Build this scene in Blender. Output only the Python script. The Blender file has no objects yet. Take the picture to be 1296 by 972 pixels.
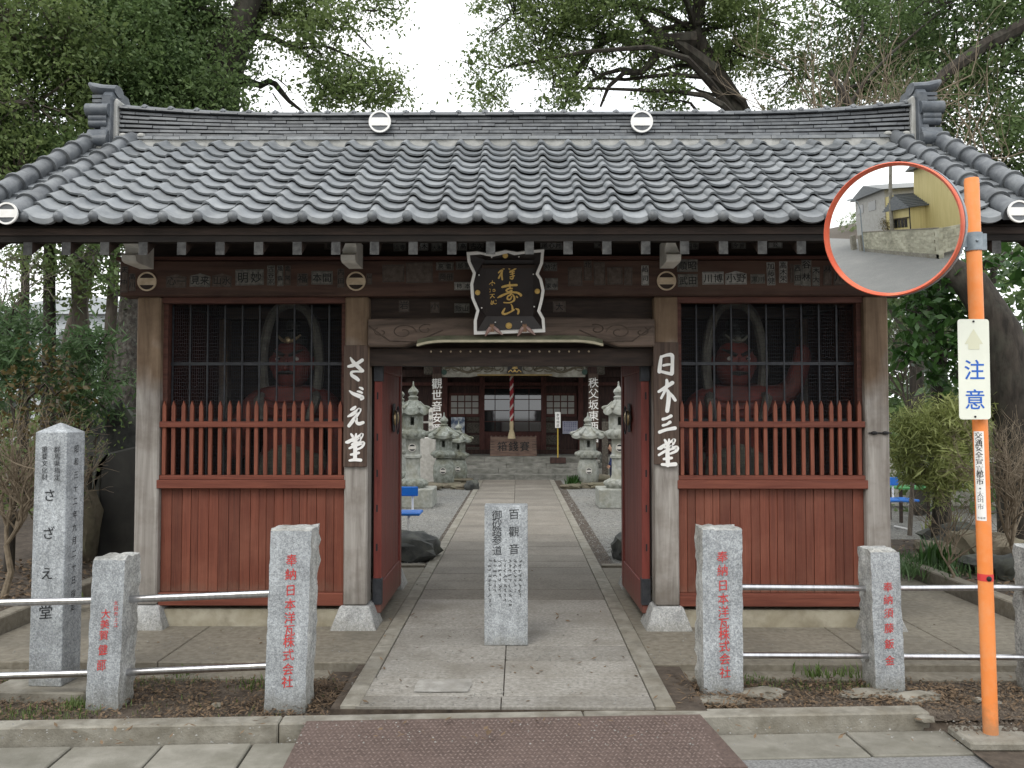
import bpy, bmesh, math, random
import numpy as np
from mathutils import Vector, Matrix, noise as mnoise
R = math.radians
rnd = random.Random(7)
sc = bpy.context.scene
COL = sc.collection
# ------------------------------------------------------------------ camera
EYE = Vector((0.0, 0.0, 1.6))
PITCH, YAW, FPX = R(2.06), R(0.47), 1086.0
cd = bpy.data.cameras.new('camera')
cam = bpy.data.objects.new('camera', cd); COL.objects.link(cam)
cam.location = EYE
cam.rotation_euler = (R(90) + PITCH, 0, YAW)
cd.sensor_width = 36; cd.lens = FPX / 1296 * 36
cd.clip_start = 0.05; cd.clip_end = 800
sc.camera = cam
CR = cam.rotation_euler.to_matrix()
def at(px, py, Y):
    """survey: point of the photograph at world depth Y"""
    d = CR @ Vector(((px - 648) / FPX, (486 - py) / FPX, -1))
    return EYE + d * (Y / d.y)
def ground(px, py, z=0.0):
    d = CR @ Vector(((px - 648) / FPX, (486 - py) / FPX, -1))
    return EYE + d * ((z - EYE.z) / d.z)
# ------------------------------------------------------------------ sky and sun
w = bpy.data.worlds.new('World'); sc.world = w; w.use_nodes = True
nt = w.node_tree; nt.nodes.clear()
SUN_EL, SUN_AZ = R(50), R(205)
sky = nt.nodes.new('ShaderNodeTexSky'); sky.sky_type = 'NISHITA'; sky.sun_disc = False
sky.sun_elevation = SUN_EL; sky.sun_rotation = SUN_AZ; sky.dust_density = 4; sky.air_density = 1.5
cn = nt.nodes.new('ShaderNodeTexNoise'); cn.inputs['Scale'].default_value = 2.2; cn.inputs['Detail'].default_value = 5
tcw = nt.nodes.new('ShaderNodeTexCoord')
cr = nt.nodes.new('ShaderNodeValToRGB')
cr.color_ramp.elements[0].position = .3; cr.color_ramp.elements[0].color = (.86, .90, .95, 1)
cr.color_ramp.elements[1].position = .7; cr.color_ramp.elements[1].color = (1, 1, 1, 1)
mulw = nt.nodes.new('ShaderNodeMixRGB'); mulw.blend_type = 'MULTIPLY'; mulw.inputs[0].default_value = 1
mulw.inputs[2].default_value = (12.1, 12.1, 12.0, 1)
mixw = nt.nodes.new('ShaderNodeMixRGB'); mixw.inputs[0].default_value = .93
bg = nt.nodes.new('ShaderNodeBackground'); bg.inputs['Strength'].default_value = .1
ow = nt.nodes.new('ShaderNodeOutputWorld')
L = nt.links.new
L(tcw.outputs['Generated'], cn.inputs['Vector']); L(cn.outputs['Fac'], cr.inputs[0]); L(cr.outputs[0], mulw.inputs[1])
L(sky.outputs[0], mixw.inputs[1]); L(mulw.outputs[0], mixw.inputs[2]); L(mixw.outputs[0], bg.inputs['Color']); L(bg.outputs[0], ow.inputs['Surface'])
sd = bpy.data.lights.new('sun', 'SUN'); sd.energy = .8; sd.angle = R(25); sd.color = (1, .96, .9)
sun = bpy.data.objects.new('sun', sd); COL.objects.link(sun)
sun.rotation_euler = (R(90) - SUN_EL, 0, -SUN_AZ + math.pi) if False else Vector((-math.sin(SUN_AZ) * math.cos(SUN_EL), -math.cos(SUN_AZ) * math.cos(SUN_EL), -math.sin(SUN_EL))).to_track_quat('-Z', 'Y').to_euler()
sun.location = (0, 0, 20)
sc.view_settings.view_transform = 'Standard'; sc.view_settings.look = 'None'
sc.view_settings.exposure = 0.70; sc.view_settings.gamma = 1
sc.cycles.max_bounces = 6; sc.cycles.transparent_max_bounces = 10
sc.cycles.diffuse_bounces = 4

# ------------------------------------------------------------------ materials
MATS = {}
def mat(name, c1, c2=None, scale=(6, 6, 6), detail=4, rough=.8, metal=0, bump=0, rand=0, c3=None, s3=2, a3=.5, spec=.4, wave=None, distort=0.3, bscale=None, lo=.35, hi=.65, obj=False, coat=0):
    """noise-mixed surface; c3: a second, larger stain colour; rand: value change from piece to piece"""
    if name in MATS: return MATS[name]
    m = bpy.data.materials.new(name); m.use_nodes = True; MATS[name] = m
    n = m.node_tree; b = n.nodes['Principled BSDF']; lk = n.links.new
    b.inputs['Roughness'].default_value = rough; b.inputs['Metallic'].default_value = metal
    b.inputs['Specular IOR Level'].default_value = spec
    if coat: b.inputs['Coat Weight'].default_value = coat
    if c2 is None:
        c2 = c1
    if obj:
        tc = n.nodes.new('ShaderNodeTexCoord'); src = tc.outputs['Object']
    else:
        tc = n.nodes.new('ShaderNodeNewGeometry'); src = tc.outputs['Position']
    mp = n.nodes.new('ShaderNodeMapping'); mp.inputs['Scale'].default_value = scale
    lk(src, mp.inputs['Vector'])
    if rand:
        oi = n.nodes.new('ShaderNodeObjectInfo')
        va = n.nodes.new('ShaderNodeVectorMath'); va.operation = 'MULTIPLY_ADD'
        lk(oi.outputs['Random'], va.inputs[0]); va.inputs[1].default_value = (17, 31, 23); lk(mp.outputs[0], va.inputs[2]); vec = va.outputs[0]
    else: vec = mp.outputs[0]
    nz = n.nodes.new('ShaderNodeTexNoise'); nz.inputs['Scale'].default_value = 1; nz.inputs['Detail'].default_value = detail; nz.inputs['Roughness'].default_value = .6
    nz.inputs['Distortion'].default_value = distort
    lk(vec, nz.inputs['Vector'])
    fac = nz.outputs['Fac']
    if wave:
        wv = n.nodes.new('ShaderNodeTexWave'); wv.wave_type = 'BANDS'; wv.bands_direction = wave[0]; wv.inputs['Scale'].default_value = wave[1]; wv.inputs['Distortion'].default_value = wave[2]; wv.inputs['Detail'].default_value = 2; wv.inputs['Detail Scale'].default_value = 1.2
        lk(vec, wv.inputs['Vector'])
        mx = n.nodes.new('ShaderNodeMath'); mx.operation = 'MULTIPLY_ADD'; lk(wv.outputs['Fac'], mx.inputs[0]); mx.inputs[1].default_value = wave[3]; 
        sb = n.nodes.new('ShaderNodeMath'); sb.operation = 'MULTIPLY'; lk(nz.outputs['Fac'], sb.inputs[0]); sb.inputs[1].default_value = 1 - wave[3]
        lk(sb.outputs[0], mx.inputs[2]); fac = mx.outputs[0]
    rp = n.nodes.new('ShaderNodeValToRGB'); rp.color_ramp.elements[0].position = lo; rp.color_ramp.elements[1].position = hi
    rp.color_ramp.elements[0].color = (*c1, 1); rp.color_ramp.elements[1].color = (*c2, 1)
    lk(fac, rp.inputs[0]); out = rp.outputs[0]
    if c3:
        n3 = n.nodes.new('ShaderNodeTexNoise'); n3.inputs['Scale'].default_value = s3; n3.inputs['Detail'].default_value = 5; n3.inputs['Roughness'].default_value = .65
        lk(src, n3.inputs['Vector'])
        r3 = n.nodes.new('ShaderNodeMapRange'); r3.inputs[1].default_value = .45; r3.inputs[2].default_value = .7; r3.inputs[3].default_value = 0; r3.inputs[4].default_value = a3
        lk(n3.outputs['Fac'], r3.inputs[0])
        m3 = n.nodes.new('ShaderNodeMixRGB'); lk(r3.outputs[0], m3.inputs[0]); lk(out, m3.inputs[1]); m3.inputs[2].default_value = (*c3, 1); out = m3.outputs[0]
    if rand:
        mr = n.nodes.new('ShaderNodeMapRange'); mr.inputs[3].default_value = 1 - rand; mr.inputs[4].default_value = 1 + rand
        lk(oi.outputs['Random'], mr.inputs[0])
        hv = n.nodes.new('ShaderNodeHueSaturation'); lk(out, hv.inputs['Color']); lk(mr.outputs[0], hv.inputs['Value']); out = hv.outputs[0]
    lk(out, b.inputs['Base Color'])
    if bump:
        bp = n.nodes.new('ShaderNodeBump'); bp.inputs['Strength'].default_value = bump; bp.inputs['Distance'].default_value = .01
        src2 = fac
        if bscale:
            n4 = n.nodes.new('ShaderNodeTexNoise'); n4.inputs['Scale'].default_value = bscale; n4.inputs['Detail'].default_value = 4
            lk(src, n4.inputs['Vector']); src2 = n4.outputs['Fac']
        lk(src2, bp.inputs['Height']); lk(bp.outputs[0], b.inputs['Normal'])
    return m
def weathered(m, top, z0, z1, amt=.9):
    """the old timber is bare and grey low down where rain reaches it, brown higher up"""
    n = m.node_tree; b = n.nodes['Principled BSDF']; lk = n.links.new
    src = b.inputs['Base Color'].links[0].from_socket
    g = n.nodes.new('ShaderNodeNewGeometry'); sp = n.nodes.new('ShaderNodeSeparateXYZ'); lk(g.outputs['Position'], sp.inputs[0])
    nz = n.nodes.new('ShaderNodeTexNoise'); nz.inputs['Scale'].default_value = 3; lk(g.outputs['Position'], nz.inputs['Vector'])
    ad = n.nodes.new('ShaderNodeMath'); ad.operation = 'MULTIPLY_ADD'; lk(nz.outputs['Fac'], ad.inputs[0]); ad.inputs[1].default_value = 1.2; lk(sp.outputs['Z'], ad.inputs[2])
    mr = n.nodes.new('ShaderNodeMapRange'); mr.inputs[1].default_value = z0 + .6; mr.inputs[2].default_value = z1 + .6; mr.inputs[4].default_value = amt; lk(ad.outputs[0], mr.inputs[0])
    mx = n.nodes.new('ShaderNodeMixRGB'); mx.blend_type = 'MULTIPLY'; lk(mr.outputs[0], mx.inputs[0]); lk(src, mx.inputs[1]); mx.inputs[2].default_value = (*top, 1)
    lk(mx.outputs[0], b.inputs['Base Color'])
def splash(m, col, z0, z1, amt=.6, ns=9):
    """dirt splashed and grown up from the foot of a thing, ragged at its top"""
    n = m.node_tree; b = n.nodes['Principled BSDF']; lk = n.links.new
    src = b.inputs['Base Color'].links[0].from_socket
    g = n.nodes.new('ShaderNodeNewGeometry'); sp = n.nodes.new('ShaderNodeSeparateXYZ'); lk(g.outputs['Position'], sp.inputs[0])
    nz = n.nodes.new('ShaderNodeTexNoise'); nz.inputs['Scale'].default_value = ns; nz.inputs['Detail'].default_value = 7; nz.inputs['Roughness'].default_value = .7; lk(g.outputs['Position'], nz.inputs['Vector'])
    ad = n.nodes.new('ShaderNodeMath'); ad.operation = 'MULTIPLY_ADD'; lk(nz.outputs['Fac'], ad.inputs[0]); ad.inputs[1].default_value = -(z1 - z0) * 2.2; lk(sp.outputs['Z'], ad.inputs[2])
    off = -(z1 - z0) * 1.1
    mr = n.nodes.new('ShaderNodeMapRange'); mr.inputs[1].default_value = z0 + off; mr.inputs[2].default_value = z1 + off; mr.inputs[3].default_value = amt; mr.inputs[4].default_value = 0; lk(ad.outputs[0], mr.inputs[0])
    mx = n.nodes.new('ShaderNodeMixRGB'); lk(mr.outputs[0], mx.inputs[0]); lk(src, mx.inputs[1]); mx.inputs[2].default_value = (*col, 1)
    lk(mx.outputs[0], b.inputs['Base Color'])
def granite(name, base, dark, light, k=1.0, stain=None, rough=.75):
    if name in MATS: return MATS[name]
    m = mat(name, dark, light, scale=(150 * k,) * 3, detail=2, rough=rough, bump=.25, c3=stain, s3=4, a3=.5, lo=.38, hi=.62, distort=0)
    n = m.node_tree; b = n.nodes['Principled BSDF']; lk = n.links.new
    src = b.inputs['Base Color'].links[0].from_socket
    g = n.nodes.new('ShaderNodeNewGeometry'); v = n.nodes.new('ShaderNodeTexVoronoi'); v.inputs['Scale'].default_value = 95 * k; lk(g.outputs['Position'], v.inputs['Vector'])
    hs = n.nodes.new('ShaderNodeRGBToBW'); lk(v.outputs['Color'], hs.inputs[0])
    mr = n.nodes.new('ShaderNodeMapRange'); mr.inputs[3].default_value = .72; mr.inputs[4].default_value = 1.24; lk(hs.outputs[0], mr.inputs[0])
    mx = n.nodes.new('ShaderNodeMixRGB'); mx.blend_type = 'MULTIPLY'; mx.inputs[0].default_value = 1; lk(src, mx.inputs[1]); lk(mr.outputs[0], mx.inputs[2])
    n2 = n.nodes.new('ShaderNodeTexNoise'); n2.inputs['Scale'].default_value = 7; n2.inputs['Detail'].default_value = 5; lk(g.outputs['Position'], n2.inputs['Vector'])
    m2 = n.nodes.new('ShaderNodeMapRange'); m2.inputs[1].default_value = .3; m2.inputs[2].default_value = .7; m2.inputs[3].default_value = .76; m2.inputs[4].default_value = 1.14; lk(n2.outputs['Fac'], m2.inputs[0])
    mx2 = n.nodes.new('ShaderNodeMixRGB'); mx2.blend_type = 'MULTIPLY'; mx2.inputs[0].default_value = 1; lk(mx.outputs[0], mx2.inputs[1]); lk(m2.outputs[0], mx2.inputs[2])
    mp5 = n.nodes.new('ShaderNodeMapping'); mp5.inputs['Scale'].default_value = (16, 16, 1.3); lk(g.outputs['Position'], mp5.inputs['Vector'])
    n5 = n.nodes.new('ShaderNodeTexNoise'); n5.inputs['Scale'].default_value = 1; n5.inputs['Detail'].default_value = 5; lk(mp5.outputs[0], n5.inputs['Vector'])
    m5 = n.nodes.new('ShaderNodeMapRange'); m5.inputs[1].default_value = .35; m5.inputs[2].default_value = .65; m5.inputs[3].default_value = .84; m5.inputs[4].default_value = 1.08; lk(n5.outputs['Fac'], m5.inputs[0])
    mx5 = n.nodes.new('ShaderNodeMixRGB'); mx5.blend_type = 'MULTIPLY'; mx5.inputs[0].default_value = 1; lk(mx2.outputs[0], mx5.inputs[1]); lk(m5.outputs[0], mx5.inputs[2])
    lk(mx5.outputs[0], b.inputs['Base Color'])
    splash(m, (.13, .12, .085), -.05, .10, .55, 14)
    return m

M_TILE = mat('roof_tile_grey', (.128, .140, .151), (.212, .227, .24), scale=(5, 5, 5), rough=.41, rand=.18, bump=.15, bscale=60, c3=(.31, .32, .315), s3=9, a3=.4, spec=.5)
M_TILED = mat('roof_tile_dark', (.07, .077, .086), (.13, .14, .15), scale=(8, 8, 8), rough=.45, rand=.25, bump=.15, bscale=60, c3=(.22, .23, .23), s3=12, a3=.4, spec=.5)
M_TILEO = mat('ridge_ornament_grey', (.055, .065, .078), (.095, .108, .125), scale=(9, 9, 9), rough=.45, bump=.2, bscale=50, c3=(.26, .27, .27), s3=8, a3=.35)
M_PLASTER = mat('white_plaster', (.33, .33, .31), (.5, .5, .48), scale=(10, 10, 10), rough=.9, bump=.3, c3=(.2, .2, .18), s3=5, a3=.5)
M_DARKWOOD = mat('dark_timber', (.019, .012, .009), (.044, .028, .021), scale=(4, 30, 30), rough=.75, bump=.2)
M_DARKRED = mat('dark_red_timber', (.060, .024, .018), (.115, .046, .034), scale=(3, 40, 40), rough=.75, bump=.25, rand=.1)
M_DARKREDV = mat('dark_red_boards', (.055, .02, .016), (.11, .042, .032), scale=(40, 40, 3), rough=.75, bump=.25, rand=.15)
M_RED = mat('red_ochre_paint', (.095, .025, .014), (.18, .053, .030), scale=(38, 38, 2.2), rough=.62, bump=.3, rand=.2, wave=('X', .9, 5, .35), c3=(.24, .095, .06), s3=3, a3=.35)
M_REDH = mat('red_ochre_rail', (.12, .031, .018), (.19, .056, .033), scale=(2.2, 38, 38), rough=.62, bump=.25, rand=.08)
M_PICKET = mat('orange_red_picket', (.155, .044, .024), (.225, .072, .041), scale=(40, 40, 4), rough=.6, bump=.2, rand=.12)
M_DOOR = mat('crimson_door_paint', (.125, .024, .018), (.205, .042, .032), scale=(30, 30, 2), rough=.55, bump=.2, c3=(.23, .07, .05), s3=2.5, a3=.3)
M_POST = mat('weathered_post_timber', (.18, .16, .142), (.41, .385, .355), scale=(11, 11, .9), detail=9, distort=1.6, rough=.85, bump=.3, c3=(.12, .095, .075), s3=3.4, a3=.6, lo=.28, hi=.72)
weathered(M_POST, (.60, .42, .27), 1.65, 2.1)
M_BEAM = mat('old_brown_beam', (.05, .036, .028), (.16, .115, .09), scale=(1.0, 9, 9), detail=8, distort=1.4, rough=.8, bump=.3)
M_BOARD = mat('name_board_timber', (.05, .032, .024), (.11, .073, .055), scale=(40, 40, 2), rough=.75, bump=.35)
M_WHITE = mat('white_paint', (.80, .79, .76), (.86, .85, .83), scale=(20, 20, 20), rough=.6)
M_WHITED = mat('weathered_white_paint', (.46, .44, .40), (.62, .60, .56), scale=(12, 12, 12), rough=.8, bump=.1)
M_CREAM = mat('cream_crest_paint', (.46, .36, .25), (.60, .49, .36), scale=(20, 20, 20), rough=.7)
M_GREYPAINT = mat('grey_painted_rafter_end', (.035, .035, .035), (.085, .085, .083), scale=(25, 25, 25), rough=.85)
M_GOLD = mat('gold_leaf', (.52, .33, .09), (.68, .47, .16), scale=(60, 60, 60), rough=.45, metal=.35, spec=.5)
M_BRASS = mat('old_brass', (.45, .34, .2), (.62, .5, .3), scale=(30, 30, 30), rough=.4, metal=.9)
M_BLACKLAC = mat('black_lacquer', (.012, .008, .008), (.022, .015, .014), scale=(8, 8, 8), rough=.4)
M_IRON = mat('dark_iron', (.028, .03, .036), (.05, .053, .06), scale=(30, 30, 30), rough=.55, metal=.3)
M_STEEL = mat('stainless_rail', (.5, .5, .52), (.66, .66, .68), scale=(40, 2, 2), rough=.28, metal=1)
M_GALV = mat('galvanised_steel', (.20, .235, .26), (.29, .33, .36), scale=(30, 30, 30), rough=.5, metal=.5)
M_ORANGE = mat('orange_pole_paint', (.80, .235, .05), (.87, .29, .08), scale=(4, 4, 2), rough=.5, c3=(.78, .36, .17), s3=13, a3=.45)
M_ORANGER = mat('faded_orange_rim', (.62, .10, .045), (.72, .17, .085), scale=(7, 7, 7), rough=.5)
M_GRAN = granite('grey_granite', None, (.28, .30, .32), (.45, .475, .49), .8)
M_GRANL = granite('pale_granite', None, (.30, .31, .31), (.46, .46, .45), .8)
M_GRANR = granite('rough_granite', None, (.30, .31, .305), (.52, .52, .50), .6, stain=(.22, .20, .15))
M_CONC = mat('grey_brown_concrete', (.15, .133, .102), (.235, .214, .172), scale=(20, 20, 20), detail=9, rough=.9, bump=.25, bscale=90, c3=(.11, .10, .082), s3=1.3, a3=.7)
M_CONCL = mat('kerb_concrete', (.17, .158, .13), (.29, .275, .235), scale=(9, 9, 9), detail=8, rough=.92, bump=.4, bscale=90, c3=(.15, .13, .095), s3=3.1, a3=.7)
M_CONCY = mat('yellowed_footing', (.28, .25, .18), (.40, .37, .29), scale=(5, 5, 5), detail=6, rough=.9, bump=.3, c3=(.17, .145, .10), s3=4, a3=.8)
M_SLAB = mat('path_slab_stone', (.205, .193, .17), (.34, .325, .295), scale=(45, 45, 45), detail=7, rough=.85, bump=.25, bscale=140, rand=.13, c3=(.15, .135, .108), s3=1.7, a3=.75)
M_SLAB2 = mat('worn_brown_path_slab', (.135, .12, .098), (.225, .203, .172), scale=(45, 45, 45), detail=7, rough=.85, bump=.25, bscale=140, rand=.16, c3=(.27, .25, .215), s3=2.3, a3=.5)
M_GUTTER = mat('gutter_slab_concrete', (.175, .166, .138), (.265, .253, .218), scale=(6, 6, 6), detail=8, rough=.9, bump=.3, bscale=110, rand=.1, c3=(.125, .12, .09), s3=2.1, a3=.7)
M_ASPH = mat('asphalt', (.13, .13, .128), (.24, .24, .235), scale=(70, 70, 70), detail=3, rough=.9, bump=.5, c3=(.25, .245, .235), s3=1.2, a3=.4)
M_GRAVEL = mat('gravel', (.10, .10, .092), (.25, .247, .232), scale=(28, 28, 28), detail=4, rough=.95, bump=.8, c3=(.2, .19, .165), s3=.7, a3=.6)
M_SOIL = mat('dark_soil', (.035, .026, .019), (.085, .066, .05), scale=(18, 18, 18), detail=8, rough=.95, bump=.8, c3=(.13, .105, .08), s3=5, a3=.5)
M_INK = mat('black_ink', (.02, .021, .023), rough=.8)
M_INKFADE = mat('faded_ink', (.085, .087, .09), rough=.9)
M_REDINK = mat('red_inscription_paint', (.45, .035, .035), (.6, .075, .07), scale=(60, 60, 60), rough=.7)
M_BLUEINK = mat('blue_sign_paint', (.015, .12, .52), rough=.5)
M_PALEARROW = mat('faded_arrow_paint', (.66, .66, .50), rough=.6)
M_SIGNW = mat('sign_plate_white', (.74, .76, .66), (.79, .81, .71), scale=(6, 6, 6), rough=.4)
M_PAPER = mat('old_paper_slip', (.11, .105, .095), (.22, .21, .19), scale=(30, 30, 30), rough=.9)
M_PAPERL = mat('pale_paper_slip', (.26, .25, .235), (.40, .39, .37), scale=(30, 30, 30), rough=.9)
M_PAPERD = mat('brown_paper_slip', (.075, .058, .048), (.125, .10, .086), scale=(30, 30, 30), rough=.9)
M_LANT = mat('lantern_stone', (.16, .175, .15), (.32, .34, .31), scale=(14, 14, 14), detail=6, rough=.9, bump=.4, c3=(.12, .115, .065), s3=4, a3=.85)
M_LANTP = mat('pale_lantern_stone', (.22, .23, .205), (.37, .38, .35), scale=(12, 12, 12), detail=6, rough=.9, bump=.3, c3=(.24, .23, .17), s3=5, a3=.6)
M_ROCK = mat('dark_rock', (.035, .037, .036), (.105, .108, .10), scale=(6, 6, 6), detail=8, rough=.9, bump=.8, c3=(.09, .095, .055), s3=3, a3=.5)
M_ROCKB = mat('brown_rock', (.10, .085, .06), (.22, .19, .14), scale=(6, 6, 6), detail=8, rough=.95, bump=.8, c3=(.09, .10, .05), s3=3, a3=.5)
M_SLATE = mat('black_polished_slate', (.022, .022, .022), (.045, .044, .04), scale=(3, 3, 3), rough=.5)
M_BARK = mat('dark_bark', (.018, .015, .012), (.055, .046, .037), scale=(16, 16, 4), detail=6, rough=.95, bump=1.0, c3=(.08, .085, .065), s3=4, a3=.4)
M_BARKL = mat('grey_brown_bark', (.075, .062, .05), (.17, .145, .12), scale=(16, 16, 4), detail=6, rough=.95, bump=.8)
M_TWIG = mat('bare_twig_bark', (.14, .11, .075), (.24, .195, .14), scale=(20, 20, 20), rough=.9)
M_RAMP = mat('rusty_checker_plate', (.075, .053, .045), (.125, .090, .077), scale=(60, 60, 60), detail=7, rough=.6, metal=.1, c3=(.16, .115, .10), s3=5, a3=.35)
M_RAMPT = mat('worn_plate_tread', (.12, .085, .075), (.20, .155, .14), scale=(30, 30, 30), rough=.5, metal=.2)
M_BLUE = mat('blue_bench_plastic', (.01, .13, .50), (.015, .17, .58), scale=(5, 5, 5), rough=.4)
M_BLACK = mat('black_rubber', (.015, .015, .016), rough=.7)
M_REDBAND = mat('red_band', (.65, .05, .05), rough=.5)
splash(M_RED, (.17, .12, .085), .17, .34, .5)
splash(M_DOOR, (.14, .10, .075), .08, .3, .5)
splash(M_POST, (.11, .10, .085), .16, .4, .5)
splash(M_ORANGE, (.25, .17, .10), -.06, .10, .6, 20)
def leafmat(name, c1, c2, trans=.25, rough=.5):
    if name in MATS: return MATS[name]
    m = bpy.data.materials.new(name); m.use_nodes = True; MATS[name] = m
    n = m.node_tree; b = n.nodes['Principled BSDF']; lk = n.links.new
    b.inputs['Roughness'].default_value = rough; b.inputs['Specular IOR Level'].default_value = .35
    g = n.nodes.new('ShaderNodeNewGeometry')
    rp = n.nodes.new('ShaderNodeValToRGB'); rp.color_ramp.elements[0].color = (*c1, 1); rp.color_ramp.elements[1].color = (*c2, 1)
    nz = n.nodes.new('ShaderNodeTexNoise'); nz.inputs['Scale'].default_value = .9; nz.inputs['Detail'].default_value = 3; lk(g.outputs['Position'], nz.inputs['Vector'])
    ad = n.nodes.new('ShaderNodeMath'); ad.operation = 'MULTIPLY_ADD'; lk(g.outputs['Random Per Island'], ad.inputs[0]); ad.inputs[1].default_value = .55; 
    mr = n.nodes.new('ShaderNodeMapRange'); mr.inputs[1].default_value = .3; mr.inputs[2].default_value = .7; mr.inputs[4].default_value = .5; lk(nz.outputs['Fac'], mr.inputs[0])
    lk(mr.outputs[0], ad.inputs[2]); lk(ad.outputs[0], rp.inputs[0]); lk(rp.outputs[0], b.inputs['Base Color'])
    tr = n.nodes.new('ShaderNodeBsdfTranslucent'); lk(rp.outputs[0], tr.inputs['Color'])
    mx = n.nodes.new('ShaderNodeMixShader'); mx.inputs[0].default_value = trans
    o = n.nodes['Material Output']; lk(b.outputs[0], mx.inputs[1]); lk(tr.outputs[0], mx.inputs[2]); lk(mx.outputs[0], o.inputs['Surface'])
    return m
L_DARK = leafmat('dark_evergreen_leaf', (.055, .10, .036), (.175, .25, .09), .45)
L_MID = leafmat('olive_green_leaf', (.07, .115, .036), (.23, .295, .105), .48)
L_CONI = leafmat('conifer_leaf', (.035, .085, .03), (.13, .21, .085), .35)
L_YEL = leafmat('yellow_green_leaf', (.15, .19, .055), (.37, .40, .15), .35)
L_BROAD = leafmat('broad_dark_leaf', (.02, .06, .014), (.06, .13, .03), .25, .35)
L_RUST = leafmat('rusty_shrub_leaf', (.07, .055, .02), (.17, .13, .045), .3)
L_GRASS = leafmat('grass_blade', (.05, .09, .02), (.14, .2, .05), .2)
L_DEAD = leafmat('dead_leaf', (.045, .03, .02), (.24, .165, .10), .1, .8)
L_FAR = leafmat('far_leaf', (.035, .06, .03), (.10, .14, .07), .3)

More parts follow.
